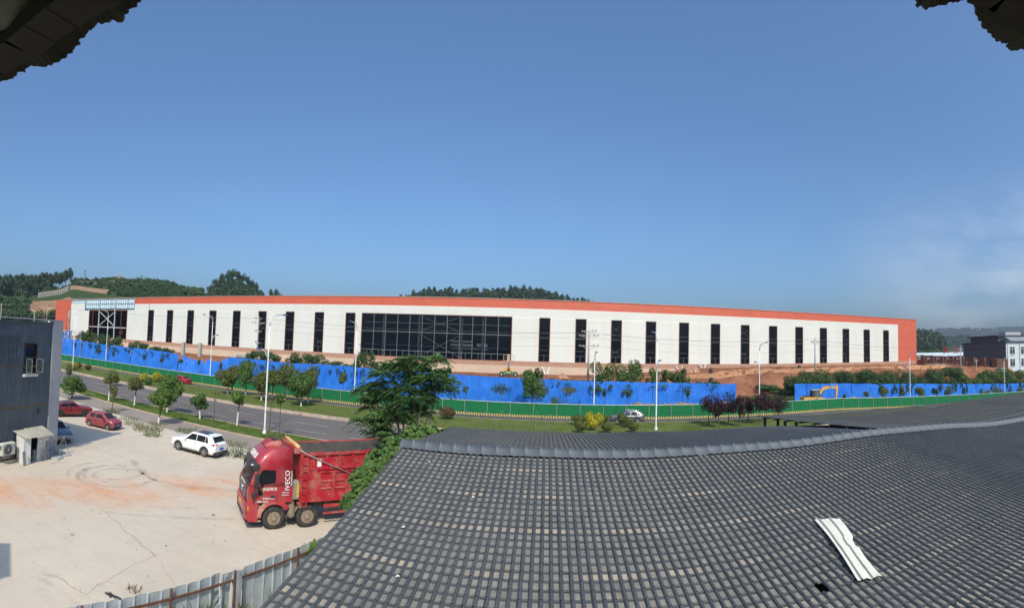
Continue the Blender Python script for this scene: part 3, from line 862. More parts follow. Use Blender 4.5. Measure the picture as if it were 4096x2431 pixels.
def dented(w, z0, z1, amp, seed, nx=10, nz=4):
    r = np.random.default_rng(seed); V = []
    for j in range(nz+1):
        for i in range(nx+1):
            x = w*i/nx; z = z0+(z1-z0)*j/nz
            V.append((x, amp*(math.sin(x*2.1+seed)+.7*math.sin(x*5+z*3+seed*2))*.5 + r.uniform(-amp, amp)*.3, z))
    F = [(j*(nx+1)+i, j*(nx+1)+i+1, (j+1)*(nx+1)+i+1, (j+1)*(nx+1)+i) for j in range(nz) for i in range(nx)]
    return V, F
gp_me = [np_mesh('panel', *dented(PWID-.05, .36, 1.93, .02, s), [M_GREENF]) for s in range(5)]
hz_me = MB().box(0, PWID-.06, -.05, .03, .0, .33).mesh('striped_board', [M_HAZ])
po_me = MB().box(-.04, .04, -.07, .05, 0, 2.06).mesh('post', [M_POST])
ca_me = MB().box(0, PWID-.05, -.03, .05, 1.93, 1.985).mesh('cap_rail', [M_CAPW])
for k in range(-36, 38):
    s = k*PWID; loc = (s+14, 0, drop(s+1.6)); rt = (0, (drop(s)-drop(s+PWID))/PWID, random.uniform(-.006, .006))
    put('panel', gp_me[k % 5], gf, (loc[0]+.03, 0, loc[2]), rt); put('cap_rail', ca_me, gf, (loc[0]+.03, 0, loc[2]), rt)
    put('post', po_me, gf, (loc[0], 0, drop(s)))
    if k == 2: put('striped_board', hz_me, gf, (loc[0]+.2, -.35, loc[2]+.03), (R_(-70), 0, R_(-2)), (.62, 1, 1)); continue
    put('striped_board', hz_me, gf, (loc[0]+.03, -.06, loc[2]), rt)

# ---------------------------------------------------------------- blue corrugated site fence
t_ = NT('blue_sheet')
ba = t_.ramp(t_.noise(.5, 6, .65), [(.3, (.012, .125, .54)), (.7, (.032, .20, .70))])
ba = t_.mix(t_.ramp(t_.noise(1.6, 8, .75), [(.6, 0.), (.75, .45)]), ba, (.07, .26, .72))
t_.set(ba, .42, spec=.4); t_.bump(t_.noise(2.2, 7, .7), .5, .10); M_BLUE = t_.m
M_GREENPATCH = pm('dark_green_patch', (.012, .09, .04), .7)
BT = [(-135, 6.3, 1.0), (-110, 5.3, .7), (-84, 5.0, .7), (-78, 4.7, .8), (-74, 4.3, .9), (-69, 4.5, .9), (-66, 4.6, 1.0), (-63, 5.1, 1.0), (-49, 4.95, 1.0), (-40, 5.15, 1.1), (-25, 5.0, 1.1), (-16, 4.8, 1.1), (-3, 4.6, 1.0), (9, 4.5, 1.0), (19, 4.4, .9), (30, 4.05, .9), (41, 3.9, .8), (51, 3.55, .3), (73, 2.45, -.5), (110, .1, -2.6), (135, -1.0, -3.8)]
def bt(s):
    for a, b in zip(BT, BT[1:]):
        if a[0] <= s <= b[0]:
            k = (s-a[0])/(b[0]-a[0]); return a[1]+(b[1]-a[1])*k, a[2]+(b[2]-a[2])*k
    return BT[-1][1:]
def blue_run(label, s0, s1, w=2.55):
    root = empty('blue_fence', ST(s0, 75.5), 0, label, 'fence')
    base = Vector(root.location); s = s0; k = 0
    while s < s1-.2:
        ww = min(w, s1-s); r = random.Random(int(s*10)); lean = r.uniform(-.02, .05); n = int(round(ww/.365))*4; nz = 9; V = []
        torn = -80 < s < -66
        if torn: lean += r.uniform(.05, .28)
        skew = r.uniform(-.03, .03); off = r.uniform(-.07, .07); hh = r.uniform(-.06, .06) - (r.uniform(.1, .7) if torn else 0)
        for j in range(nz+1):
            for i in range(n+1):
                a = ww*i/n; zt_, zb_ = bt(s+a); zt_ += hh + .02*math.sin(a*9+s); zb_ -= .25
                z = zb_+(zt_-zb_)*j/nz
                cor = (0, .035, .035, 0)[i % 4]
                wr = .022*math.sin(j*1.1+s)*math.sin(a*2.1+s*2) + r.uniform(-.014, .014)
                P = Vector((EX[0]*(s+a+skew*j/nz*2) + EY[0]*(75.5+off), EX[1]*(s+a+skew*j/nz*2) + EY[1]*(75.5+off), z)) + Vector((EY[0], EY[1], 0))*(lean*(z-zb_) - cor + wr)
                V.append(tuple(P-base))
        F = [(j*(n+1)+i, j*(n+1)+i+1, (j+1)*(n+1)+i+1, (j+1)*(n+1)+i) for j in range(nz) for i in range(n) if not (torn and (i//4 in (1, 2) and j > 6 and k % 3 == 1))]
        put('sheet', np_mesh('sheet', V, F, [M_BLUE]), root)
        s += w; k += 1
    return root
bf = blue_run('blue corrugated site fence, long stretch left of the earth gap', -135, 30)
bf2 = blue_run('blue corrugated site fence stretch behind the excavator, right of the earth gap', 41.5, 134)
for s, z, w, h in ((-6.0+.6, 1.75, 1.25, .95),):
    x, y, _ = ST(s, 75.3); b = Vector(bf.location)
    MB().add([(x-b.x, y-b.y-.12, z-b.z), (x-b.x+w, y-b.y-.12-w*.1, z-b.z), (x-b.x+w, y-b.y-.12-w*.1, z+h-b.z), (x-b.x, y-b.y-.12, z+h-b.z)], [(0, 1, 2, 3)]).build('patch', M_GREENPATCH, bf)
for s, z in ((73.0, -.3), (94.0, -1.5)):
    x, y, _ = ST(s, 75.2); b = Vector(bf2.location)
    MB().box(x-b.x, x-b.x+.9, y-b.y-.15, y-b.y-.1, z-b.z, z+1.5-b.z).build('patch', M_GREENPATCH, bf2)
# a fallen sheet end at the gap, rubble strip in front of the fence
def rubble(name, s0, s1, t0, t1, h, m, label, n=4000, seed=3):
    """a low ridge of loose spoil"""
    r = np.random.default_rng(seed); nx = int((s1-s0)*2.2); ny = 12; V = []
    for i in range(nx+1):
        for j in range(ny+1):
            s = s0+(s1-s0)*i/nx; b = j/ny; t = t0+(t1-t0)*b
            x, y, z = ST(s, t); env = math.sin(math.pi*b)**.8*min(1, i/4, (nx-i)/4)
            V.append((x, y, z+.02+env*h*(.80+.09*math.sin(s*.9+seed)+.06*math.sin(s*2.7)+r.uniform(-.07, .10))))
    F = np.array([(i*(ny+1)+j, (i+1)*(ny+1)+j, (i+1)*(ny+1)+j+1, i*(ny+1)+j+1) for i in range(nx) for j in range(ny)])
    return tag(put(name, np_mesh(name, V, F, [m])), label, kind='stuff')
rubble('rubble', 10, 31, 67.2, 75.0, 1.65, M_RUBBLE, None, seed=3)
rubble('rubble', 40, 66, 67.2, 75.0, 1.6, M_RUBBLE, None, seed=5)
rubble('rubble', -105, -75, 67.2, 73.5, 1.0, M_RUBBLE, None, seed=8)
M_NET = pm('green_dust_net', (.16, .50, .30), .85, var=.25, scale=1.2, bump=.5, bscale=6)
tag(rubble('dust_net', 64, 100, 66.5, 74, 1.5, M_NET, None, seed=6), 'pale green dust net spread over the spoil heap behind green hoarding', 'net', kind='thing')

# ---------------------------------------------------------------- street lamps
M_LAMPP = pm('lamp_pole_white', (.72, .74, .74), .4, var=.05); M_LAMPH = pm('lamp_head_blue', (.055, .065, .22), .35); M_LENS = pm('lamp_lens', (.55, .56, .55), .2)
def street_lamp(x, y, z0, zt, sgn, label, low=.62, arm=2.3):
    root = empty('street_lamp', (x, y, z0), ST_RZ, label, 'street lamp', 'white street lamps along the road')
    h = zt-z0; mb = MB(); mb.sm = True
    mb.tube([(0, 0, 0), (0, 0, .5), (0, 0, h*.6), (0, 0, h-1.1)], [.105, .09, .072, .055], 10); mb.build('pole', M_LAMPP, root)
    MB().tube([(0, 0, 0), (0, 0, .28)], [.2, .17], 10).build('base', M_LAMPP, root)
    def head(yy, z, s):
        hd = MB(); hd.sm = True
        rings = []
        for k, (u, w, t) in enumerate(((-.38, .05, .03), (-.2, .15, .09), (.1, .19, .12), (.32, .15, .09), (.42, .05, .03))):
            rings.append([(w, yy+s*u, z-.02), (w*.7, yy+s*u, z+t), (-w*.7, yy+s*u, z+t), (-w, yy+s*u, z-.02)])
        o = hd.loft(rings).build('lamp_head', M_LAMPH, root)
        MB().box(-.12, .12, min(yy-s*.2, yy+s*.3), max(yy-s*.2, yy+s*.3), z-.06, z-.02).build('lens', M_LENS, o)
    mb = MB(); mb.sm = True
    mb.tube([(0, 0, h-1.15), (0, sgn*.04, h-.6), (0, sgn*.35, h-.2), (0, sgn*1.0, h-.02), (0, sgn*arm, h+.05)], [.075, .06, .05, .045, .04], 8)
    mb.tube([(0, sgn*.02, h-1.0), (0, sgn*.5, h-.5), (0, sgn*1.2, h-.1)], .025, 6); mb.build('arm', M_LAMPP, root); head(sgn*(arm+.25), h+.06, sgn)
    zl = h*low; mb = MB(); mb.sm = True
    mb.tube([(0, 0, zl), (0, -sgn*.3, zl+.55), (0, -sgn*.8, zl+.85), (0, -sgn*1.3, zl+.95)], .04, 8); mb.tube([(0, 0, zl-.4), (0, -sgn*.2, zl+.2), (0, -sgn*.6, zl+.7)], .02, 6); mb.build('lower_arm', M_LAMPP, root); head(-sgn*1.55, zl+.97, -sgn)
    return root
for a in [(-22.7, 40.0, .1, 11.75, 1, 'nearest white street lamp, on the verge beyond the white car'),
          (-77.5, 57.8, .3, 13.2, 1, 'white street lamp on the grass median beside the grey shed corner'),
          (16.9, 52.9, .3, 11.75, 1, 'white street lamp on the grass median right of the clipped round bushes'),
          (-91.3, 78.5, 1.2, 14.4, -1, 'white street lamp in front of the factory entrance, behind the green hoarding'),
          (-55.5, 74.9, .8, 13.3, -1, 'white street lamp behind green hoarding, left of the leftmost wooden utility pole'),
          (-24.6, 71.8, .6, 12.6, -1, 'white street lamp behind green hoarding, just left of the wide factory window'),
          (12.2, 68.1, .5, 9.1, -1, 'short white street lamp behind green hoarding, next to the middle utility pole'),
          (38.1, 65.5, .4, 10.95, -1, 'white street lamp rising behind the purple trees'),
          (70.3, 62.3, -.9, 9.55, -1, "white street lamp before the factory's orange right end"),
          (102.0, 59.1, -2.5, 7.95, -1, 'rightmost white street lamp, in front of the pale office building')]:
    street_lamp(*a)
street_lamp(-134, 82.7, 2.0, 14.9, -1, 'far street lamp showing above the grey shed roof')

# ---------------------------------------------------------------- utility poles and wires
M_CONC = pm('pole_concrete', (.34, .33, .30), .85, var=.15); M_INS = pm('insulator', (.06, .05, .05), .3); M_WIRE = pm('wire', (.03, .03, .03), .6)
UP = []
def utility_pole(x, y, zt, arms, label, h=None, r=.17, z0=None):
    z0 = z_site(x, y)-.3 if z0 is None else z0
    root = empty('utility_pole', (x, y, z0), ST_RZ, label, 'utility pole', 'utility poles behind the site fence')
    H_ = zt-z0; mb = MB(); mb.sm = True; mb.tube([(0, 0, 0), (0, 0, H_)], [r, r*.62], 10); mb.build('pole', M_CONC, root)
    for d, w in arms:
        mb = MB(); mb.box(-w, w, -.05, .05, H_-d-.06, H_-d+.06); mb.bar((-w*.75, 0, H_-d), (0, 0, H_-d-.7), .05); mb.bar((w*.75, 0, H_-d), (0, 0, H_-d-.7), .05)
        a = mb.build('crossarm', M_CONC, root)
        for q in (-.92, -.5, .5, .92):
            MB().tube([(q*w, 0, H_-d+.04), (q*w, 0, H_-d+.16), (q*w, 0, H_-d+.18), (q*w, 0, H_-d+.30)], [.03, .09, .05, .07], 8).build('insulator', M_INS, a)
    UP.append((x, y, zt)); return root
utility_pole(-50.7, 84.5, 14.0, ((.55, .95), (1.45, 1.7), (3.2, .9), (5.6, .6)), 'leftmost concrete utility pole with three crossarms before the white wall')
utility_pole(12.9, 78.1, 12.8, ((.15, 1.3), (.9, 1.7), (2.6, 1.7)), 'middle concrete utility pole behind the leafy tree, full of insulators', r=.2)
utility_pole(59.7, 73.4+6, 12.7, ((1.0, 1.0),), 'thin utility pole standing in the green bank before the factory')
utility_pole(103.1, 69.1+4, 10.9, ((.8, 1.2),), 'utility pole in front of the dark grey gable wall', z0=0)
utility_pole(115.0, 76, 7.2, ((.4, 1.0),), 'short utility pole by the brown boarded wall', z0=0, r=.13)
utility_pole(-142, 93, 17.6, ((.6, .8),), 'utility pole beside the orange factory corner, seen over the shed', z0=4, r=.14)
utility_pole(-150, 78.5, 16.9, ((.6, 1.0),), 'utility pole with a boxy fitting at the far left above the shed', z0=4, r=.2)
def wire(a, b, sagv, r=.014, n=14):
    pts = []
    for i in range(n+1):
        k = i/n; pts.append((a[0]+(b[0]-a[0])*k, a[1]+(b[1]-a[1])*k, a[2]+(b[2]-a[2])*k-4*sagv*k*(1-k)))
    return MB().tube(pts, r, 4, False)
wn_ = 0
for (a, b) in ((0, 1), (1, 2), (2, 3)):
    for q, dz in ((-.9, -.4), (.9, -.4), (0, -1.2), (.5, -2.6)):
        A = (UP[a][0]+q, UP[a][1], UP[a][2]+dz); B = (UP[b][0]+q, UP[b][1], UP[b][2]+dz)
        wire(A, B, .9).build('wire', M_WIRE, None, label='thin overhead wire strung between the utility poles', cat='wire', group='overhead wires along the site')
for q, dz in ((-.9, -.5), (.9, -.5)):
    wire((-142+q, 93, 17.2), (UP[0][0]+q, UP[0][1], UP[0][2]+dz), 1.2).build('wire', M_WIRE, None, label='thin overhead wire strung between the utility poles', cat='wire', group='overhead wires along the site')

# ---------------------------------------------------------------- blue road signs on their gantry
M_SIGN = pm('sign_blue', (.012, .075, .30), .4, var=.06); M_SIGNW = pm('sign_white', (.78, .80, .80), .5, var=.03)
gs = empty('road_sign', (-103.8, 79.7, .6), R_(-4), 'blue direction signs on a grey gantry beside the shed corner', 'road sign')
MB().tube([(0, 0, 0), (0, 0, 7.9)], [.16, .12], 10).build('post', M_POST, gs)
mb = MB(); mb.bar((0, 0, 7.6), (-10.5, 0, 7.6), .14); mb.bar((0, 0, 6.0), (-10.5, 0, 6.0), .14); mb.build('arm', M_POST, gs)
for x0, x1 in ((-7.0, -4.7), (-9.9, -7.3)):
    b = MB(); b.box(x0, x1, -.16, -.10, 5.75, 8.1); b = b.build('board', M_SIGN, gs)
    mb = MB(); e_ = .06; 
    for (p, q) in (((x0+e_, 5.81), (x1-e_, 5.81)), ((x1-e_, 5.81), (x1-e_, 8.04)), ((x1-e_, 8.04), (x0+e_, 8.04)), ((x0+e_, 8.04), (x0+e_, 5.81))):
        mb.bar((p[0], -.165, p[1]), (q[0], -.165, q[1]), .035)
    mb.build('border', M_SIGNW, b)
bd = [c for c in gs.children if c.name.startswith('board')]
mb = MB(); mb.box(-6.52, -6.38, -.175, -.165, 6.1, 7.3); mb.poly([(-6.8, -.17, 7.2), (-6.1, -.17, 7.2), (-6.45, -.17, 7.75)]); mb.build('arrow', M_SIGNW, bd[0])
for k, ch in enumerate('南充市政府'): text(ch, .40, M_SIGNW, bd[0], (-5.3, -.17, 7.75-k*.42), (1, 0, 0), (0, 0, 1))
text('物流园', .5, M_SIGNW, bd[1], (-8.6, -.17, 7.75), (1, 0, 0), (0, 0, 1)); text('港', .5, M_SIGNW, bd[1], (-8.5, -.17, 7.1), (1, 0, 0), (0, 0, 1))
mb = MB(); mb.box(-8.9, -8.2, -.175, -.165, 6.13, 6.27); mb.poly([(-8.25, -.17, 5.98), (-8.25, -.17, 6.42), (-7.9, -.17, 6.2)]); mb.box(-9.85, -7.35, -.175, -.165, 6.62, 6.66); mb.build('arrow', M_SIGNW, bd[1])

# ---------------------------------------------------------------- the dark ribbed shed on the left
SD = Vector((-.225, .974, 0)).normalized(); SRZ = math.atan2(SD.y, SD.x)
t_ = NT('ribbed_blue_grey')
sa = t_.ramp(t_.noise(.7, 7, .65), [(.3, (.075, .100, .130)), (.7, (.125, .158, .190))])
sv = t_.map((3.0, 3.0, .25)); sa = t_.mix(t_.ramp(t_.noise(1.0, 8, .7, sv), [(.45, 0.), (.75, .55)]), sa, (.055, .072, .092))
sa = t_.mix(t_.ramp(t_.noise(3.0, 8, .75), [(.62, 0.), (.75, .4)]), sa, (.14, .155, .165)); t_.set(sa, .45, .25); M_SHED = t_.m
M_OCHRE = pm('ochre_smear', (.16, .105, .025), .8, var=.4, scale=3, dirt=(.06, .07, .08), damt=.95, dscale=2.2)
M_RENDER = pm('grey_render', (.40, .40, .41), .85, var=.06, scale=.8, dirt=(.30, .29, .28), damt=.4, dscale=.7)
M_GHOST = pm('ghost_letter', (.050, .066, .086), .6, var=.3, scale=4)
M_WOODW = pm('white_panel', (.66, .67, .66), .5, var=.05, dirt=(.42, .38, .32), damt=.5)
M_RUST = pm('rusted_steel', (.115, .052, .032), .8, var=.35, scale=5)
M_FIBRE = pm('fibre_sheet', (.40, .375, .31), .85, var=.12, scale=2, dirt=(.22, .2, .17), damt=.5)
M_DK = pm('black_void', (.008, .008, .009), .9)
shed = empty('ribbed_shed', (-27.7, 14.6, 0), SRZ, 'dark blue-grey ribbed metal shed with faded lettering and one open window', 'shed')
# local frame: x along the face (away from the viewer), y behind the face, z up; the face looks towards -y
HT = 9.66
def rib_sheet(x0, x1, z0, z1):
    V = []; xs = []; x = x0
    while x < x1:
        xs += [(x, 0), (x+.030, -.052), (x+.070, -.052), (x+.10, 0)]; x += .235
    xs = [p for p in xs if p[0] < x1-.02]+[(x1, 0)]
    n = 10
    for k in range(n+1):
        z = z0+(z1-z0)*k/n
        for px, py in xs: V.append((px, py+.012*math.sin(px*2.3+z*1.1)+.006*math.sin(z*4+px), z))
    m = len(xs)
    return V, [(k*m+i, k*m+i+1, (k+1)*m+i+1, (k+1)*m+i) for k in range(n) for i in range(m-1)]
WX0, WX1, WZ0, WZ1 = 2.25, 3.45, 5.95, 8.12
for a, b, c, d in ((-6, WX0, .95, HT-.12), (WX1, 4.95, .95, HT-.12), (WX0, WX1, .95, WZ0), (WX0, WX1, WZ1, HT-.12)):
    put('ribbed_sheet', np_mesh('ribbed_sheet', *rib_sheet(a, b, c, d), [M_SHED]), shed)
MB().bevbox(4.95, 6.05, -.10, .5, -.1, HT+.12, .02).build('pier', M_RENDER, shed)
MB().box(-6, 4.98, -.10, .2, HT-.14, HT-.02).build('eaves_trim', pm('dark_trim', (.06, .065, .075), .5), shed)
MB().box(-6, 6.15, -.14, .3, HT+.12, HT+.19).build('coping', pm('pale_trim', (.42, .42, .43), .6), shed)
MB().box(-6, 4.95, .05, .3, -.1, .95).build('plinth', pm('dirty_plinth', (.22, .19, .15), .9, var=.3, dirt=(.10, .07, .05), damt=.7), shed)
mb = MB(); mb.box(-6, 6.0, .3, 14, -.1, HT-.3); mb.build('hall', M_RENDER, shed)
for z, th in ((6.47, .16), (3.63, .20)):
    mb = MB(); x = -1.2
    while x < 4.8:
        hh = th*random.uniform(.5, 1.4); mb.box(x, x+.12, -.042, -.036, z-hh/2+.04*math.sin(x*2), z+hh/2+.04*math.sin(x*2)); x += .125
    mb.build('ochre_band', M_OCHRE, shed, kind='stuff')
# window with its open casement
mb = MB(); mb.box(WX0, WX1, .10, .16, WZ0, WZ1); mb.build('window_glass', glass_mat('shed_glass', (.012, .02, .03), .9), shed)
mb = MB()
for x0, x1, z0, z1 in ((WX0-.03, WX0+.05, WZ0, WZ1), (WX1-.05, WX1+.03, WZ0, WZ1), (WX0+.05, WX1-.05, WZ1-.07, WZ1), (WX0+.05, WX1-.05, WZ0, WZ0+.06), (WX0+.05, WX1-.05, 7.05, 7.13)): mb.box(x0, x1, -.05, .1, z0, z1)
mb.build('window_frame', pm('dark_window_frame', (.035, .03, .03), .5), shed)
mb = MB(); mb.box(WX0-.12, WX1+.02, -.26, .02, WZ0-.2, WZ0-.02); mb.build('window_sill', pm('sill_white', (.56, .56, .54), .7), shed)
for hx, ang in ((WX0+.18, R_(-78)), (WX1-.02, R_(-62))):
    cs = empty('casement', (hx, -.05, 0), ang); cs.parent = shed
    mb = MB()
    for x0, x1, z0, z1 in ((0, .06, 6.02, 7.02), (.46, .52, 6.02, 7.02), (.06, .46, 6.96, 7.02), (.06, .46, 6.02, 6.08)): mb.box(x0, x1, -.02, .02, z0, z1)
    mb.build('casement_frame', pm('casement_alu', (.14, .145, .15), .5), cs); MB().box(.06, .46, -.005, .005, 6.08, 6.96).build('casement_glass', glass_mat('casement_glass', (.05, .07, .07), .35), cs)
MB().box(WX1-.03, WX1+.0, -.03, .1, WZ0, WZ1).build('reveal', pm('reveal_white', (.6, .6, .58), .7), shed)
mb = MB(); mb.tube([(3.87, -.045, 3.25), (3.87, -.03, 3.25)], .17, 10); mb.build('vent_hole', M_DK, shed)
for ch, x, z, sz in (('9', -.35, 6.78, .95), ('0', .28, 6.78, .95), ('8', .92, 6.78, .95), ('8', 1.56, 6.78, .95)): text(ch, sz, M_GHOST, shed, (x, -.045, z), (1, 0, 0), (0, 0, 1))
for ch, x, z in (('重', .1, 8.25), ('型', .8, 8.25), ('机', 1.5, 8.25), ('市', 2.8, 8.45), ('汽', -.6, 8.25), ('租', .2, 7.55), ('场', .95, 7.55), ('厂', 1.7, 7.55)): text(ch, .72, M_GHOST, shed, (x, -.045, z), (1, 0, 0), (0, 0, 1))
# air conditioner on the wall
ac = empty('air_conditioner', (-27.7, 14.6, 0), SRZ, 'white outdoor air conditioner unit on the shed wall by the booth', 'air conditioner')
M_ACW = pm('ac_white', (.60, .59, .53), .5, var=.05)
MB().bevbox(.12, 1.30, -.62, -.22, .62, 1.42, .03).build('casing', M_ACW, ac)
mb = MB(); mb.tube([(.62, -.625, 1.02), (.62, -.655, 1.02)], [.36, .34], 20); mb.build('fan_guard', pm('ac_grille', (.075, .078, .08), .5), ac)
for k in range(14):
    a = k*math.pi/7; MB().bar((.62+.08*math.cos(a), -.665, 1.02+.08*math.sin(a)), (.62+.33*math.cos(a+.35), -.665, 1.02+.33*math.sin(a+.35)), .012).build('fan_blade', pm('ac_blade', (.3, .3, .29), .5), ac)
MB().tube([(.62, -.66, 1.02), (.62, -.685, 1.02)], .055, 10).build('hub', pm('ac_hub', (.62, .6, .55), .5), ac)
MB().box(.2, .26, -.6, .0, .55, .62).build('bracket', M_RUST, ac); MB().box(1.1, 1.16, -.6, .0, .55, .62).build('bracket', M_RUST, ac)
mb = MB(); 
for z in (1.0, 1.06, 1.12, 1.18, 1.24): mb.box(.10, .125, -.55, -.35, z, z+.03)
mb.build('louver', pm('ac_grille', (.075, .078, .08), .5), ac)
MB().box(1.06, 1.16, -.63, -.62, 1.12, 1.3).build('energy_label', pm('label_blue', (.25, .45, .6), .5), ac)
MB().tube([(.3, -.3, .62), (.25, -.12, .45), (.6, -.1, .3), (1.3, -.08, .28)], .03, 6).build('hose', pm('hose_grey', (.3, .3, .29), .6), ac)
# booth of old door panels
bo = empty('panel_booth', (-27.7, 14.6, 0), SRZ, 'shabby lean-to booth of white panels with fibre-cement lids against the shed', 'booth')
MB().add([(1.72, -.35, 0), (1.55, -1.15, .02), (1.62, -1.12, 1.82), (1.62, -.28, 1.95), (1.76, -.35, 0), (1.60, -1.15, .02), (1.67, -1.12, 1.82), (1.67, -.28, 1.95)], [(0, 1, 2, 3), (7, 6, 5, 4), (0, 4, 5, 1), (1, 5, 6, 2), (2, 6, 7, 3)]).build('side_panel', M_WOODW, bo)
MB().add([(1.60, -1.15, .02), (2.05, -1.35, .0), (2.12, -1.25, 1.75), (1.67, -1.12, 1.82), (1.60, -1.1, .02), (2.05, -1.3, .0), (2.12, -1.2, 1.75), (1.67, -1.07, 1.82)], [(0, 1, 2, 3), (7, 6, 5, 4), (0, 4, 5, 1), (1, 5, 6, 2), (2, 6, 7, 3)]).build('front_panel', M_WOODW, bo)
MB().add([(2.95, -1.05, 0), (4.15, -.95, 0), (4.20, -.95, 1.72), (2.98, -1.05, 1.78), (2.95, -1.0, 0), (4.15, -.9, 0), (4.20, -.9, 1.72), (2.98, -1.0, 1.78)], [(0, 1, 2, 3), (7, 6, 5, 4), (0, 4, 5, 1), (1, 5, 6, 2), (2, 6, 7, 3), (3, 7, 4, 0)]).build('front_panel', M_WOODW, bo)
MB().box(4.1, 4.15, -.92, -.12, 0, 1.7).build('side_panel', M_WOODW, bo)
mb = MB(); mb.bar((2.08, -1.22, 0), (2.1, -1.2, 1.78), .07); mb.build('post', M_RUST, bo)
MB().box(1.8, 4.05, -.13, -.10, 0, 1.8).build('back_panel', M_DK, bo)
for x0, x1, zs in ((1.50, 2.62, (1.86, 2.06)), (2.55, 4.35, (1.80, 2.12))):
    V = []; n = 16
    for k in range(n+1):
        x = x0+(x1-x0)*k/n; w = .018*math.sin(k*2.2)
        ja, jb = .05*math.sin(k*1.7), .04*math.cos(k*2.9)
        V += [(x, -1.42+ja, zs[0]-.06+w-.05*abs(k/n-.5)), (x, -.08+jb, zs[1]+w), (x, -1.42+ja, zs[0]-.09+w-.05*abs(k/n-.5)), (x, -.08+jb, zs[1]-.03+w)]
    F = []
    for k in range(n):
        a = 4*k; F += [(a, a+4, a+5, a+1), (a+2, a+3, a+7, a+6), (a, a+2, a+6, a+4), (a+1, a+5, a+7, a+3)]
    F += [(0, 1, 3, 2), (4*n, 4*n+2, 4*n+3, 4*n+1)]
    put('lid', np_mesh('lid', V, F, [M_FIBRE]), bo)
for x, z, w, h in ((3.1, 1.25, .22, .18), (3.5, 1.32, .26, .2), (3.25, .95, .2, .22), (3.55, 1.0, .18, .14)): MB().box(x, x+w, -1.075+.04*(x-2.9), -1.06+.04*(x-2.9), z, z+h).build('paper_scrap', pm('paper', (.75, .74, .72), .7), bo)
mb = MB(); mb.box(2.75, 2.95, -.95, -.75, 0, .75); mb.build('block', pm('grey_block', (.25, .25, .24), .9), bo)
for k, (x, y, h) in enumerate(((1.45, -1.45, .95), (3.55, -1.35, .75), (3.95, -1.25, 1.25))):
    pl = MB().box(-.13 if k != 2 else -.07, .13 if k != 2 else .07, -.02, .02, 0, h).build('plank', pm('grey_plank', (.28, .28, .27), .85), None, None, None, ('short grey board leaning on the booth side', 'grey board leaning in front of the booth', 'tall narrow board leaning on the booth front')[k], 'board')
    p = Matrix.Translation((-27.7, 14.6, 0)) @ Matrix.Rotation(SRZ, 4, 'Z') @ Vector((x, y, 0)); pl.location = p; pl.rotation_euler = (R_(-10), 0, SRZ)
# tripod stand bases
for k, (x, y, lb) in enumerate(((-28.0, 20.4, 'grey steel tripod stand at the shed corner'), (-27.55, 19.3, 'grey steel tripod stand half behind the booth'))):
    tr = empty('tripod_stand', (x, y, 0), .4*k, lb, 'stand')
    for q in range(3):
        a = q*2.09+.5; MB().tube([(.55*math.cos(a), .55*math.sin(a), .05), (0, 0, 1.3)], .022, 6).build('leg', M_POST, tr)
    mb = MB(); mb.bevbox(-.6, .6, -.45, .45, 0, .12, .05); mb.build('slab', pm('slab_concrete', (.36, .35, .33), .9), tr)

# ---------------------------------------------------------------- the viewer's own house: torn tin eave above, wall out of sight behind
t_ = NT('old_tin'); ta = t_.ramp(t_.noise(3, 8, .7), [(.35, (.018, .014, .012)), (.65, (.060, .055, .046))]); t_.set(ta, .85); M_TIN = t_.m
M_BEAM = pm('tarred_beam', (.020, .016, .014), .9)
EH = 1.0
eave_l = [(-3.9, 1.36), (-2.056, 1.192), (-1.798, 1.107), (-1.562, 1.065), (-1.422, 1.053), (-1.291, 1.043), (-1.144, 1.030), (-1.036, 1.025), (-.8, 1.02), (-.4, 1.03), (0, 1.06), (.4, 1.09), (.8, 1.13), (1.167, 1.198), (1.276, 1.227), (1.449, 1.297), (1.724, 1.356), (1.994, 1.487), (3.2, 1.8)]
eave_l = [(u, v*(1.055 if u > .9 else 1.03)) for u, v in eave_l]
ev = empty('torn_eave', (0, 0, EYE), 0, 'dark ragged tin eave hanging over the viewpoint at the top corners', 'eave')
edge = [Vector((u/v*EH, EH/v, EH)) for u, v in eave_l]
def along(k):
    i = min(int(k), len(edge)-2); return edge[i].lerp(edge[i+1], k-i)
NE = 340; V = []; back = Vector((0, -1, .12))
rr = random.Random(5); tear = 0
for i in range(NE+1):
    k = (len(edge)-1)*i/NE; p = along(k)
    s_ = p.x
    tear = .8*tear+rr.uniform(-.006, .006); lip = .030*abs(math.sin(s_*4.7+.6))+.016*math.sin(s_*17+1)+.010*(math.sin(s_*43) > .3)+tear+rr.uniform(-.004, .004)
    wave = .030*math.sin(s_*2*math.pi/.33)
    for j, d in enumerate((lip-.02, .05, .12, .3, .8, 2.2)):
        q = p+back*d; V.append((q.x, q.y, q.z + wave*(1 if j else .8) + (-.028 if j == 0 else 0)))
m_ = 6
F = [(i*m_+j, i*m_+j+1, (i+1)*m_+j+1, (i+1)*m_+j) for i in range(NE) for j in range(m_-1)]
M_TING = pm('grey_underside', (.17, .165, .15), .9, var=.2, scale=4, dirt=(.06, .05, .045), damt=.5, dscale=3)
me = np_mesh('tin_sheet', V, F, [M_TIN, M_TING], [1 if j >= 2 and int(along((len(edge)-1)*i/NE).x*3.1) % 3 else 0 for i in range(NE) for j in range(m_-1)]); o = put('tin_sheet', me, ev); md = o.modifiers.new('s', 'SOLIDIFY'); md.thickness = .012
mb = MB()
for i in range(0, len(edge)-1):
    a, b = edge[i]+back*.15+Vector((0, 0, -.05)), edge[i+1]+back*.15+Vector((0, 0, -.05))
    mb.bar(tuple(a), tuple(b+(b-a)*.03), .13, .05)
mb.build('batten', M_BEAM, ev)
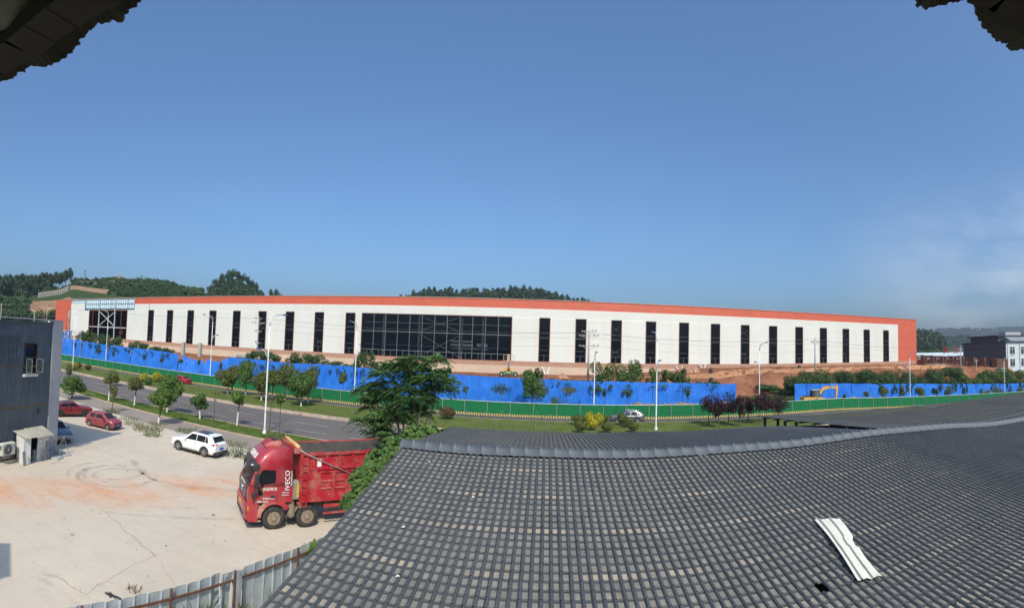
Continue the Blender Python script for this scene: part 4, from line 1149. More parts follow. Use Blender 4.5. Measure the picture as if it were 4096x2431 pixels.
vb = empty('viewpoint_house', (-14.3, -.8, 0), R_(-28.6), 'house behind the viewpoint whose corner shades the yard at the left edge', 'house')
MB().box(.0, 2.45, -12, 0, 0, 11.9).build('wall', M_RENDER, vb)
MB().box(-.1, 2.5, -12.2, .05, 11.9, 12.0).build('roof', M_TIN, vb)

# ---------------------------------------------------------------- sheet-metal fence at the bottom left
t_ = NT('galvanised_sheet'); za = t_.ramp(t_.noise(1.5, 7, .65), [(.3, (.30, .345, .375)), (.7, (.44, .49, .515))])
za = t_.mix(t_.ramp(t_.noise(1.0, 8, .7, t_.map((4, 4, .4))), [(.55, 0.), (.75, .5)]), za, (.24, .20, .16)); t_.set(za, .45, .15); M_GALV = t_.m
tf = empty('tin_fence', (-9.95, 7.4, 0), math.atan2(9.2, 3.2), 'low corrugated sheet-metal fence with rusty rail beside the tiled roof', 'fence')
x = 0; k = 0
while x < 13.6:
    hb = 1.92 + .012*math.sin(k*1.3) + random.uniform(-.012, .012); V = []; n = 4
    bl = .10 if k in (11, 12, 13) else .02
    prof = [(0, 0), (.03, -.035), (.06, -.035), (.09, 0), (.26, .012), (.43, 0)]
    for j in range(n+1):
        z = hb*j/n
        for a, b in prof: V.append((x+a, b+bl*math.sin(z*2.2+k)*(a > .1) + .012*math.sin(k*2+j), z))
    m_ = len(prof)
    put('sheet', np_mesh('sheet', V, [(j*m_+i, j*m_+i+1, (j+1)*m_+i+1, (j+1)*m_+i) for j in range(n) for i in range(m_-1)], [M_GALV]), tf)
    x += .43; k += 1
for z in (1.62, .25): MB().box(-.1, 13.7, -.11, -.06, z, z+.06).build('rail', M_RUST, tf)
for px in (.6, 3.3, 5.6, 8.4, 11.0, 13.2):
    MB().box(px-.03, px+.03, -.17, -.11, 0, 1.98).build('post', M_RUST, tf); MB().bar((px+.03, -.14, 1.4), (px+.12, -.75, .05), .04).build('stay', M_RUST, tf)
MB().box(5.62, 5.74, -.32, -.2, 0, 2.0).build('post', pm('galv_post', (.3, .34, .36), .5, .3), tf)

# ---------------------------------------------------------------- right background: brown boarded shell, hut, office block
M_BOARD = pm('formwork_board', (.20, .075, .048), .8, var=.25, scale=.8, dirt=(.34, .17, .10), damt=.5, dscale=.7)
M_BOARDL = pm('formwork_board_pale', (.50, .26, .165), .8, var=.15, scale=.9)
def azp(az, r, z): return (r*math.sin(R_(az)), r*math.cos(R_(az)), z)
a0, a1 = Vector(azp(48.0, 172, 0)), Vector(azp(60.4, 150, 0))
sh = empty('boarded_shell', (a0.x, a0.y, 5.3), math.atan2(a1.y-a0.y, a1.x-a0.x), 'long low building shell with brown formwork walls and window gaps', 'building')
L = (a1-a0).length; npan = 10; ztop = lambda x: 3.4 - 1.9*x/L
zb0 = lambda x: -.2 - 1.6*x/L
for i in range(npan):
    x0, x1 = L*i/npan, L*(i+1)/npan; w = x1-x0
    m = M_BOARDL if i == npan-1 else M_BOARD
    if i == npan-1: MB().add([(x0+.1, 0, zb0(x0)-.2), (x1, 0, zb0(x1)-.2), (x1, 0, ztop(x1)), (x0+.1, 0, ztop(x0)), (x0+.1, .3, zb0(x0)), (x1, .3, zb0(x1)), (x1, .3, ztop(x1)), (x0+.1, .3, ztop(x0))], [(0, 1, 2, 3), (1, 5, 6, 2), (3, 2, 6, 7), (0, 3, 7, 4)]).build('wall_panel', m, sh); continue
    zt, zb = ztop(x0), zb0(x0)
    for (p0, p1, q0, q1) in ((0, .22, zb, zt), (.22, .62, zt-.35, zt), (.22, .62, zb, zb+(1.0 if i % 2 else .0)+.01), (.62, 1.0, zb, zt)):
        MB().box(x0+w*p0+(.02 if p0 else 0), x0+w*p1, 0, .3, q0, q1).build('wall_panel', m, sh)
    MB().box(x0-.15, x0+.15, -.25, .0, zb-.3, zt+.3).build('column', pm('shell_column', (.33, .25, .2), .9), sh)
MB().box(-2, L*.97, 5.5, 5.8, -2.2, 2.6-1.0).build('back_wall', M_BOARD, sh)
mb = MB(); mb.box(-3, L*.99, -3, 6.5, -3.5, -1.2); mb.build('slab', M_PLINTH, sh)
hut = empty('site_hut', azp(51, 190, 5), R_(-40), 'low site hut with pale blue metal roof behind the boarded shell', 'hut')
MB().box(-22, 17, 0, 7, 0, 2.8).build('wall', pm('hut_wall', (.5, .5, .48), .8), hut)
MB().prism([(-22.5, -.5, 2.8), (-22.5, 7.5, 2.8), (-22.5, 3.5, 4.3)], (40, 0, 0)).build('roof', pm('hut_roof', (.52, .60, .62), .5), hut)
# red characters on the hut behind
for k, ch in enumerate('安全生产'): text(ch, 3.0, pm('sign_red', (.45, .02, .025), .5), hut, (6+k*4.2, -2, 5.0), (1, 0, 0), (0, 0, 1), 1.0, .1)
# office: dark gable towards us, white window front to the right
ofc = empty('office_block', azp(60.2, 152, -1), R_(-23), 'pale office block with dark grey gable wall and barred windows at the right edge', 'building')
M_DKGREY = pm('dark_grey_render', (.105, .108, .125), .85, var=.06, scale=.3); M_OFW = pm('office_white', (.62, .65, .68), .7, var=.04, scale=.4)
M_FRW = pm('window_white', (.7, .7, .7), .5)
# local x to the right along the white front, gable runs back-left along +y
ZO = 13.2
MB().box(0, 26, 0, 26, 0, ZO).build('front_wall', M_OFW, ofc)
MB().box(-.06, -.003, .0, 26, 0, ZO).build('gable_wall', M_DKGREY, ofc)
MB().box(-.5, 26.4, -.5, 26.4, ZO, ZO+.35).build('roof_edge', pm('roof_dark', (.05, .052, .06), .7), ofc)
MB().box(-.2, -.06, -.05, 26, ZO-1.9, ZO-1.65).build('band', pm('roof_dark', (.05, .052, .06), .7), ofc)
for fl in range(3):
    for k in range(6):
        x0 = 1.6+k*3.7+(.9 if k % 2 else 0); z0 = 1.4+fl*3.95
        w = MB().box(x0, x0+1.9, -.03, .0, z0, z0+2.4).build('window', glass_mat('office_glass', (.05, .06, .06), .95), ofc)
        mb = MB(); mb.box(x0-.1, x0+2.0, -.08, -.03, z0+2.4, z0+2.5); mb.box(x0-.1, x0+2.0, -.12, -.03, z0-.12, z0); mb.box(x0+.9, x0+1.0, -.07, -.03, z0, z0+2.4); mb.box(x0, x0+1.9, -.07, -.03, z0+1.7, z0+1.78); mb.box(x0-.1, x0, -.08, -.03, z0, z0+2.4); mb.box(x0+1.9, x0+2.0, -.08, -.03, z0, z0+2.4); mb.build('window_frame', M_FRW, w)
for x in (.6, 5.6, 9.2, 13.0, 16.6): MB().tube([(x, -.12, 0), (x, -.12, ZO)], .09, 6).build('downpipe', M_OFW, ofc)
MB().box(4.8, 6.3, -.6, -.1, 2.6, 3.8).build('outdoor_unit', M_ACW, ofc)
MB().box(2, 22, 7, 24, ZO+.35, ZO+2.2).build('penthouse', M_DKGREY, ofc)
MB().box(1.2, 22.8, 6.2, 24.8, ZO+2.2, ZO+2.55).build('penthouse_roof', pm('roof_dark', (.05, .052, .06), .7), ofc)
MB().prism([(3, 1.0, ZO+.35), (3, 8, ZO+.35), (3, 4.5, ZO+1.9)], (18, 0, 0)).build('canopy', pm('canopy_grey', (.22, .24, .26), .5), ofc)
mb = MB(); mb.box(9, 16, 12, 16, ZO+2.55, ZO+3.9); mb.build('roof_tank', pm('tank_grey', (.4, .41, .42), .5), ofc)
# ---------------------------------------------------------------- vehicles
def paint(name, c, rough=.28, metal=.25, dust=.25):
    t = NT(name)
    a = t.mix(t.math('MULTIPLY', t.ramp(t.noise(1.4, 7, .65), [(.35, 0.), (.75, 1.)]), dust), c, (.36, .31, .25))
    t.set(a, t.ramp(t.noise(3, 5), [(.3, rough), (.8, rough+.2)]), metal, .5)
    t.b.inputs['Coat Weight'].default_value = .6; t.b.inputs['Coat Roughness'].default_value = .12
    return t.m
M_TYRER = pm('tyre_rubber', (.028, .027, .026), .85, var=.3, dirt=(.13, .11, .09), damt=.5, dscale=4)
M_ALLOY = pm('alloy', (.42, .42, .42), .3, .6, var=.1); M_ALLOYD = pm('dark_alloy', (.05, .05, .052), .35, .5)
M_CARGL = glass_mat('car_glass', (.012, .015, .017), .92, .04); M_CARGL2 = glass_mat('car_glass_clear', (.03, .035, .035), .80, .04)
M_PLAST = pm('black_plastic', (.022, .022, .023), .6, var=.2, dirt=(.12, .10, .08), damt=.4)
M_LAMPC = pm('headlight_glass', (.62, .64, .66), .12, .2, var=.05); M_LAMPR = pm('taillight_red', (.42, .012, .014), .15, var=.1); M_LAMPA = pm('amber_lens', (.6, .18, .02), .2)
M_PLATE = pm('plate_blue', (.012, .07, .42), .4); M_CHROME = pm('chrome', (.62, .63, .64), .15, .9, var=.03); M_SEAM = pm('panel_gap', (.02, .02, .02), .8)

def wheel_mesh(r, w, spokes=5, alloy=M_ALLOY):
    ty = MB(); ty.sm = True; ty.lathe([(r*.70, -w/2), (r*.93, -w/2), (r, -w/2+.03), (r, w/2-.03), (r*.93, w/2), (r*.70, w/2)], n=26, axis='y')
    rm = MB(); rm.lathe([(r*.68, -w/2+.015), (r*.70, -w/2+.002), (r*.70, w/2-.02), (r*.5, w/2-.02)], n=26, axis='y')
    for k in range(spokes):
        a = 2*math.pi*k/spokes
        for da in (-.14, .14):
            p = Vector((math.cos(a+da*.4)*r*.12, -w/2-.004, math.sin(a+da*.4)*r*.12)); q = Vector((math.cos(a+da)*r*.68, -w/2+.006, math.sin(a+da)*r*.68))
            rm.bar(tuple(p), tuple(q), .055*r/.33, .03)
    rm.lathe([(r*.16, -w/2-.016), (r*.18, -w/2), (r*.18, -w/2+.03)], n=12, axis='y')
    dk = MB(); dk.lathe([(r*.67, -w/2+.06), (r*.67, -w/2+.07)], n=20, axis='y')
    return ty.mesh('tyre', [M_TYRER]), rm.mesh('rim', [alloy]), dk.mesh('brake_disc', [M_PLAST])

def car(name, loc, heading, label, body_m, D, group=None):
    """x forward, y left, z up. D: shape numbers"""
    L, W, H_ = D['L'], D['W']/2, D['H']; gc = D.get('gc', .20); wr = D['wr']; wb = D['wb']; xf = wb/2+D.get('shift', .05); xr = xf-wb
    belt, hood, nose = D['belt'], D['hood'], D['nose']
    root = empty(name, loc, heading, label, 'car', group)
    cowl, rfx, rrx, tail = D['cowl'], D['roof_f'], D['roof_r'], D['tail']       # windscreen foot, roof front, roof rear, rear glass foot
    deck = D['deck']
    # --- lower body
    xs = list(np.linspace(-L/2, L/2, 60)); 
    for c in (xf, xr): xs += [c-wr*1.16, c+wr*1.16] + [c+wr*1.15*math.cos(a) for a in np.linspace(.02, math.pi-.02, 18)]
    xs = sorted(set(round(float(x), 4) for x in xs))
    def top(x):
        if x > cowl:
            k = (x-cowl)/(L/2-cowl); return hood+(nose-hood)*(k**1.7) - (.10 if k > .985 else 0)
        if x < tail: k = (tail-x)/(tail+L/2); return deck+(D.get('rear', deck-.12)-deck)*k**2
        k = (x-tail)/(cowl-tail); return deck+(hood-deck)*k
    def hw(x):
        u = abs(x)/(L/2); e = 1-.055*u**2-.16*max(0, u-.80)**2/.04*.75
        return W*e
    def low(x):
        z = gc+.02 + .10*max(0, (abs(x)/(L/2)-.86)/.14)
        for c in (xf, xr):
            d = abs(x-c)
            if d < wr*1.15: z = max(z, wr+math.sqrt(max(0, (wr*1.15)**2-d*d)))
        return z
    rings = []
    for x in xs:
        w = hw(x); zl = low(x); zt = max(top(x), zl+.06); zs = min(zt-.03, belt)
        zm = zl+(zs-zl)*.45
        half = [(w*.72, zl-.0), (w*.965, zl), (w, zl+(zs-zl)*.22), (w*1.0, zm), (w*.985, zl+(zs-zl)*.8), (w*.955, zs), (w*.88, zs+(zt-zs)*.55+.01), (w*.72, zt), (w*.36, zt+.025), (0, zt+.032)]
        ring = [(x, y, z) for y, z in half] + [(x, -y, z) for y, z in reversed(half[:-1])]
        rings.append(ring)
    mb = MB(); mb.sm = True; mb.loft(rings, False, False); mb.sm = False
    n = len(rings[0]); mb.poly(rings[0]); mb.poly(rings[-1][::-1])
    body = mb.build('body', body_m, root)
    mb = MB(); mb.box(-L/2+.12, L/2-.12, -W*.70, W*.70, gc-.02, belt-.12); mb.build('underbody', M_PLAST, root)
    # --- cabin
    def zr(x): k = (x-rrx)/(rfx-rrx); return H_-.035*(2*k-1)**2-D.get('rslope', 0)*(1-k)
    gx = [tail, rrx] + list(np.linspace(rrx, rfx, 7))[1:-1] + [rfx, cowl]
    cr = []
    yb, yt = W*.93, W*.70
    for x in gx:
        if x in (tail, cowl): zt = top(x)+.01; y_, zb = yb*.9, top(x)-.05; hf = [(y_, zb), (y_*.98, zt-.012), (y_*.96, zt-.005), (y_*.9, zt), (y_*.55, zt+.015)]; ring = [(x, a_, z_) for a_, z_ in hf]+[(x, -a_, z_) for a_, z_ in reversed(hf)]
        else: zt = zr(x); hf = [(yb, belt-.06), (yt+.015, zt-.10), (yt-.02, zt-.045), (yt-.09, zt-.012), (yt*.55, zt+.004)]; ring = [(x, y_, z_) for y_, z_ in hf]+[(x, -y_, z_) for y_, z_ in reversed(hf)]
        cr.append(ring)
    mb = MB(); mb.sm = True; mb.loft(cr, False, False); mb.sm = False; mb.poly(cr[0]); mb.poly(cr[-1][::-1]); mb.build('cabin', D.get('roof_mat', body_m), root)
    # glass: side windows follow the flank between belt and roof
    def side_pt(x, v, s):
        """v 0 at belt, 1 at roof edge"""
        if x > rfx: k = (cowl-x)/(cowl-rfx); zt = top(cowl)+(zr(rfx)-.09-top(cowl))*k; ytop = yb*.88+(yt-yb*.88)*k
        elif x < rrx: k = (x-tail)/(rrx-tail); zt = top(tail)+(zr(rrx)-.09-top(tail))*k; ytop = yb*.88+(yt-yb*.88)*k
        else: zt = zr(x)-.09; ytop = yt+.012
        zb = belt-.06
        z = zb+(zt-zb)*v; y = yb+(ytop-yb)*v
        return (x, s*(y+.012), z)
    gl = D.get('glass', M_CARGL)
    wx = D['wins']                                   # list of (x0b, x1b, x1t, x0t) polygons, bottom and top spans
    for s in (1, -1):
        for (b0, b1, t1, t0) in wx:
            lo, hi = .16, .93
            pts = [side_pt(b0, lo, s), side_pt((b0+b1)/2, lo, s), side_pt(b1, lo, s), side_pt(t1, hi, s), side_pt((t1+t0)/2, hi, s), side_pt(t0, hi, s)]
            if s < 0: pts = pts[::-1]
            MB().poly(pts).build('side_window', gl, root)
    def cross(xa, za, ya, xb, zb, yb_, nm, m, out):
        d = Vector((out*(zb-za), 0, (xa-xb)*out)); d = d.normalized()*.014; d.z = abs(d.z)
        d.x = abs(d.x)*(1 if nm == 'windscreen' else -1)
        MB().quad((xa+d.x, -ya, za+d.z), (xa+d.x, ya, za+d.z), (xb+d.x, yb_, zb+d.z), (xb+d.x, -yb_, zb+d.z)).build(nm, m, root)
    f = lambda a, b, k: a+(b-a)*k
    zc, zf_ = top(cowl)+.02, zr(rfx)
    cross(f(cowl, rfx, .06), f(zc, zf_, .06), yb*.78, f(cowl, rfx, .94), f(zc, zf_, .94), yt*.84, 'windscreen', D.get('screen', gl), 1)
    zt_, zr_ = top(tail)+.02, zr(rrx)
    cross(f(tail, rrx, .10), f(zt_, zr_, .10), yb*.76, f(tail, rrx, .90), f(zt_, zr_, .90), yt*.84, 'rear_window', gl, 1)
    # --- wheels
    ty, rm, dk = wheel_mesh(wr, .20, D.get('spokes', 5), D.get('alloy', M_ALLOY))
    for x in (xf, xr):
        for s in (1, -1):
            w = put('wheel', ty, root, (x, s*(W-.10), wr), (0, 0, math.pi if s > 0 else 0))
            put('rim', rm, w); put('brake_disc', dk, w)
            if D.get('arch'):
                V = []; na = 16
                for i in range(na+1):
                    a = math.pi*(-.06+1.12*i/na)
                    for rr_, yy in ((wr*1.13, W*.985), (wr*1.17, W*1.012), (wr*1.30, W*1.006)): V.append((x+rr_*math.cos(a), s*yy, max(gc+.02, wr+rr_*math.sin(a))))
                put('arch_trim', np_mesh('arch_trim', V, [(i*3+j, i*3+j+1, (i+1)*3+j+1, (i+1)*3+j) for i in range(na) for j in range(2)], [M_PLAST]), root)
    # --- lamps, trim
    hx = L/2-.17
    for s in (1, -1):
        z = D.get('lampz', nose-.06); a = hw(hx)
        MB().add([(L/2-.02, s*a*.50, z-.07), (hx-.16, s*(hw(hx-.16)+.008), z-.02), (hx-.34, s*(hw(hx-.34)+.006), z+.10), (L/2-.10, s*a*.52, z+.10)], [(0, 1, 2, 3) if s < 0 else (3, 2, 1, 0)]).build('headlight', M_LAMPC, root)
        z = D.get('tailz', deck-.10); tx = -L/2
        MB().add([(tx-.012, s*W*.50, z-.09), (tx+.10, s*(hw(tx+.10)+.012), z-.09), (tx+.36, s*(hw(tx+.36)+.010), z+.02), (tx+.10, s*(hw(tx+.1)+.012), z+.09), (tx-.012, s*W*.50, z+.07)], [(0, 1, 3, 4), (1, 2, 3)] if s > 0 else [(4, 3, 1, 0), (3, 2, 1)]).build('taillight', M_LAMPR, root)
        mx = D.get('mirror', rfx+.35*(cowl-rfx)+.15); mb = MB(); mb.sm = True
        mb.loft([[(mx-.06, s*(W*.95), belt+.02), (mx+.06, s*W*.95, belt+.02), (mx+.06, s*W*.95, belt+.06), (mx-.06, s*W*.95, belt+.06)],
                 [(mx-.10, s*(W+.10), belt-.0), (mx+.08, s*(W+.10), belt+.0), (mx+.06, s*(W+.10), belt+.14), (mx-.10, s*(W+.10), belt+.14)],
                 [(mx-.09, s*(W+.21), belt+.02), (mx+.03, s*(W+.21), belt+.02), (mx+.02, s*(W+.21), belt+.12), (mx-.09, s*(W+.21), belt+.12)]]); mb.build('mirror', D.get('mirror_mat', body_m), root)
        for dx in D['handles']: MB().box(dx-.09, dx+.09, s*hw(dx)*.985-.02, s*hw(dx)*.985+.02+s*.012, belt-.20, belt-.165).build('door_handle', D.get('handle_mat', body_m), root)
        for dx in D['seams']:
            zl_, zh_ = low(dx)+.10, belt-.02
            MB().box(dx-.006, dx+.006, min(s*(hw(dx)*.97), s*(hw(dx)+.004)), max(s*(hw(dx)*.97), s*(hw(dx)+.004)), zl_, zh_).build('door_gap', M_SEAM, root)
        if D.get('sill', 1): MB().box(xr+wr*1.2, xf-wr*1.2, s*W*.955-.02, s*W*.955+.05*s+.02, gc-.02, gc+.09).build('sill', M_PLAST, root)
    mb = MB(); mb.bevbox(L/2-.12, L/2+.012, -W*.60, W*.60, gc+.10, gc+.26, .02); mb.build('lower_grille', M_PLAST, root)
    MB().box(L/2-.06, L/2+.016, -W*.46, W*.46, nose-.20, nose-.08).build('grille', D.get('grille_mat', M_PLAST), root)
    MB().box(L/2+.0, L/2+.028, -.22, .22, D.get('plate_f', gc+.26), D.get('plate_f', gc+.26)+.14).build('number_plate', M_PLATE, root)
    mb = MB(); mb.bevbox(-L/2-.03, -L/2+.14, -W*.90, W*.90, gc+.02, gc+.26, .03); mb.build('rear_bumper', D.get('bumper_mat', body_m), root)
    zp = D.get('plate_r', gc+.34); MB().box(-L/2-.045, -L/2+.0, -.22, .22, zp, zp+.14).build('number_plate', M_PLATE, root)
    if D.get('rails'):
        for s in (1, -1):
            mb = MB(); mb.sm = True; mb.tube([(rrx+.05, s*yt*.90, zr(rrx)), (rrx+.2, s*yt*.93, zr(rrx)+.05), (rfx-.2, s*yt*.93, zr(rfx)+.06), (rfx-.0, s*yt*.9, zr(rfx)-.0)], .022, 6); mb.build('roof_rail', M_CHROME, root)
    if D.get('sunroof'):
        a, b = D['sunroof']; n_ = 6; V = []
        for i in range(n_+1):
            x = a+(b-a)*i/n_; V += [(x, -yt*.72, zr(x)+.008), (x, yt*.72, zr(x)+.008)]
        put('sunroof', np_mesh('sunroof', V, [(2*i, 2*i+2, 2*i+3, 2*i+1) for i in range(n_)], [M_CARGL]), root)
        xm = (a+b)/2; MB().box(xm-.02, xm+.02, -yt*.72, yt*.72, zr(xm)+.006, zr(xm)+.014).build('sunroof_bar', M_PLAST, root)
    if D.get('spoiler'): MB().add([(rrx+.05, -yt*.9, zr(rrx)+.005), (rrx+.05, yt*.9, zr(rrx)+.005), (rrx-.22, yt*.86, zr(rrx)-.03), (rrx-.22, -yt*.86, zr(rrx)-.03), (rrx-.2, -yt*.86, zr(rrx)-.06), (rrx-.2, yt*.86, zr(rrx)-.06)], [(0, 1, 2, 3), (3, 2, 5, 4)]).build('spoiler', body_m, root)
    if D.get('chrome_line'):
        for s in (1, -1):
            b0, b1 = wx[0][0]-.05, wx[-1][1]+.05
            mb = MB(); mb.tube([side_pt(b0, .12, s), side_pt((b0+b1)/2, .12, s), side_pt(b1, .12, s)], .014, 5); mb.tube([side_pt(b0, .12, s), side_pt(rrx+.0, .97, s), side_pt((rrx+rfx)/2, .97, s), side_pt(rfx, .97, s), side_pt(b1, .12, s)], .014, 5); mb.build('chrome_trim', M_CHROME, root)
    return root
SUVD = dict(L=4.55, W=1.86, H=1.70, gc=.24, wr=.355, wb=2.68, belt=1.06, hood=1.08, nose=.92, cowl=.92, roof_f=.22, roof_r=-1.72, tail=-2.14, deck=1.10, rear=.98, rslope=.05,
            wins=[(-1.62, -1.30, -1.30, -1.42), (-1.26, -.44, -.44, -1.26), (-.38, .72, .14, -.38)], handles=(-.95, .02), seams=(.92, -.41, -1.30), arch=1, rails=1, spoiler=1, plate_r=.62, tailz=1.02, bumper_mat=M_PLAST)
white_suv = dict(SUVD, sunroof=(-1.25, .1))
w_ = car('white_suv', (-22.95, 29.95, 0), R_(178), 'white parked SUV with dark panoramic roof beside the roadside weeds', paint('white_paint', (.80, .79, .77), .3, 0, .18), white_suv)
text('HAVAL', .13, M_CHROME, w_, (-2.30, 0, .94), (0, -1, 0), (0, 0, 1), 1.3)
MB().tube([(-2.33, .55, .33), (-2.22, .55, .33)], .045, 10).build('tailpipe', M_CHROME, w_)
coupe = dict(SUVD, L=4.60, H=1.62, roof_r=-1.25, tail=-2.12, rslope=.10, wins=[(-1.78, -1.42, -1.35, -1.36), (-1.36, -.44, -.44, -1.20), (-.38, .74, .14, -.38)], alloy=M_ALLOYD, chrome_line=1, rails=0, wr=.36, spokes=6, sunroof=(-.9, .1))
car('red_suv', (-40.3, 30.0, 0), math.atan2(2.6, .85), 'deep red coupe-backed SUV parked behind the shed corner', paint('deep_red_paint', (.27, .008, .016), .25, .35, .12), coupe)
hatch = dict(L=3.50, W=1.60, H=1.47, gc=.17, wr=.285, wb=2.30, shift=.02, belt=.92, hood=.96, nose=.76, cowl=1.02, roof_f=.36, roof_r=-1.30, tail=-1.62, deck=.96, rear=.90, rslope=.05,
             wins=[(-1.20, -.52, -.50, -1.16), (-.40, .72, .26, -.40)], handles=(-.85, -.05), seams=(.80, -.46, -1.22), plate_f=.40, spokes=7, sill=0, mirror_mat=M_PLAST, screen=M_CARGL2, glass=M_CARGL2, handle_mat=M_CHROME)
h_ = car('red_hatchback', (-34.2, 29.55, 0), R_(9), 'small faded red hatchback facing the camera in front of the red SUV', paint('faded_red_paint', (.36, .045, .060), .35, .3, .25), hatch)
text('川 R8K9', .12, M_SIGNW, h_, (1.782, 0, .47), (0, 1, 0), (0, 0, 1), .9, .001)
sedan = dict(L=4.65, W=1.80, H=1.46, gc=.17, wr=.32, wb=2.68, belt=.94, hood=.98, nose=.74, cowl=1.02, roof_f=.30, roof_r=-1.02, tail=-1.72, deck=1.02, rear=.96, rslope=.03,
             wins=[(-1.10, -.44, -.42, -.95), (-.36, .74, .22, -.36)], handles=(-.95, .0), seams=(.95, -.40, -1.25), plate_f=.42, tailz=.92)
g_ = car('grey_sedan', (-32.6, 22.75, 0), R_(-14), 'grey sedan nosing out from behind the shed pier', paint('grey_paint', (.16, .20, .235), .3, .5, .2), dict(sedan, W=1.82, grille_mat=M_PLAST))
mb = MB(); mb.tube([(2.345, .115*math.cos(q*math.pi/8), .60+.115*math.sin(q*math.pi/8)) for q in range(17)], .014, 5); mb.bar((2.345, -.06, .66), (2.345, 0, .52), .018); mb.bar((2.345, .06, .66), (2.345, 0, .52), .018); mb.build('emblem', M_CHROME, g_)
for z in (.56, .61, .66): MB().box(2.335, 2.345, -.75, .75, z, z+.012).build('grille_bar', M_CHROME, g_)
car('red_sedan', ST(-64.3, 62.6, .01), ST_RZ+R_(180), 'bright red sedan driving on the far carriageway beside yellow bushes', paint('bright_red_paint', (.42, .012, .020), .22, .2, .06), dict(sedan, alloy=M_ALLOY))
car('grey_suv', ST(9.2, 61.7, .01), ST_RZ+R_(180), 'silver-grey SUV driving on the far carriageway behind clipped bushes', paint('silver_paint', (.10, .105, .13), .25, .3, .06), dict(SUVD, L=4.4, H=1.62, chrome_line=1, bumper_mat=None or M_PLAST))

# ---------------------------------------------------------------- the red dump truck
TRX = Vector((-.735, -.678, 0)).normalized()                 # forward
truck = empty('dump_truck', (-10.05, 22.15, 0), math.atan2(TRX.y, TRX.x), 'big red dump truck with dusty tipper body parked beside the leafy bushes', 'truck')
# local: x forward, y left (towards us is +y), origin on the ground under the second axle, near-side tyre face at y ~ +.75 -> truck centre line at y=-.5
TY = -.62
M_TRED = paint('truck_red', (.40, .010, .026), .32, .1, .22); M_TDUST = pm('dusty_red', (.36, .030, .034), .55, var=.2, scale=1.3, dirt=(.46, .27, .20), damt=.85, dscale=.9)
M_TBED = pm('tipper_red', (.40, .014, .026), .5, var=.2, scale=1.0, dirt=(.40, .15, .11), damt=.8, dscale=1.6)
M_INBED = pm('bed_inside', (.075, .068, .062), .75, var=.3, scale=.7, dirt=(.16, .14, .12), damt=.5)
M_CHAS = pm('chassis_dust', (.20, .155, .115), .85, var=.3, scale=2, dirt=(.09, .075, .065), damt=.7); M_TPW = pm('print_white', (.80, .78, .76), .6, var=.06, dirt=(.5, .25, .22), damt=.4, dscale=5)
M_DHUB = pm('dusty_hub', (.27, .205, .15), .75, .1, var=.25, dirt=(.10, .08, .06), damt=.6, dscale=6)
HWT = 1.25
AX = [1.72, 0.0, -4.2, -5.55]
def truck_wheel():
    r, w = .55, .32; ty = MB(); ty.sm = True
    ty.lathe([(r*.52, -w/2+.02), (r*.60, -w/2), (r*.90, -w/2), (r*.985, -w/2+.03), (r, -w/2+.06), (r, w/2-.06), (r*.985, w/2-.03), (r*.9, w/2), (r*.5, w/2)], n=36, axis='y')
    ty.sm = False
    for k in range(36):
        a = 2*math.pi*k/36; c, s = math.cos(a), math.sin(a); t = Vector((-s, 0, c))*.026; o_ = Vector((c, 0, s))
        for y0, y1 in ((-w/2-.004, -w/2+.10), (w/2-.10, w/2)):
            ty.add([tuple(o_*rr_+t*q+Vector((0, yy, 0))) for rr_ in (r*.95, r+.014) for q in (-1, 1) for yy in (y0, y1)], [(4, 5, 7, 6), (0, 4, 6, 2), (1, 3, 7, 5), (0, 1, 5, 4), (2, 6, 7, 3)])
    rm = MB(); rm.lathe([(r*.56, -w/2+.0), (r*.60, -w/2-.012), (r*.55, -w/2+.03), (r*.50, -w/2+.07), (r*.34, -w/2+.045), (r*.33, -w/2-.01), (r*.20, -w/2-.02), (r*.18, -w/2-.075), (r*.10, -w/2-.085)], n=24, axis='y')
    for k in range(10):
        a = 2*math.pi*k/10; rm.tube([(r*.265*math.cos(a), -w/2-.01, r*.265*math.sin(a)), (r*.265*math.cos(a), -w/2-.05, r*.265*math.sin(a))], .022, 6)
    hl = MB()
    for k in range(8):
        a = 2*math.pi*k/8+.2; hl.tube([(r*.43*math.cos(a), -w/2+.052, r*.43*math.sin(a)), (r*.43*math.cos(a), -w/2+.046, r*.43*math.sin(a))], .032, 8)
    return ty.mesh('tyre', [M_TYRER]), rm.mesh('rim', [M_DHUB]), hl.mesh('rim_holes', [M_DK])
twt, twr, twh = truck_wheel()
for x in AX:
    for s in (1, -1):
        w = put('wheel', twt, truck, (x, TY+s*(HWT-.17), .55), (0, 0, math.pi if s > 0 else 0)); put('rim', twr, w); tag(put('rim_holes', twh, w), kind='stuff')
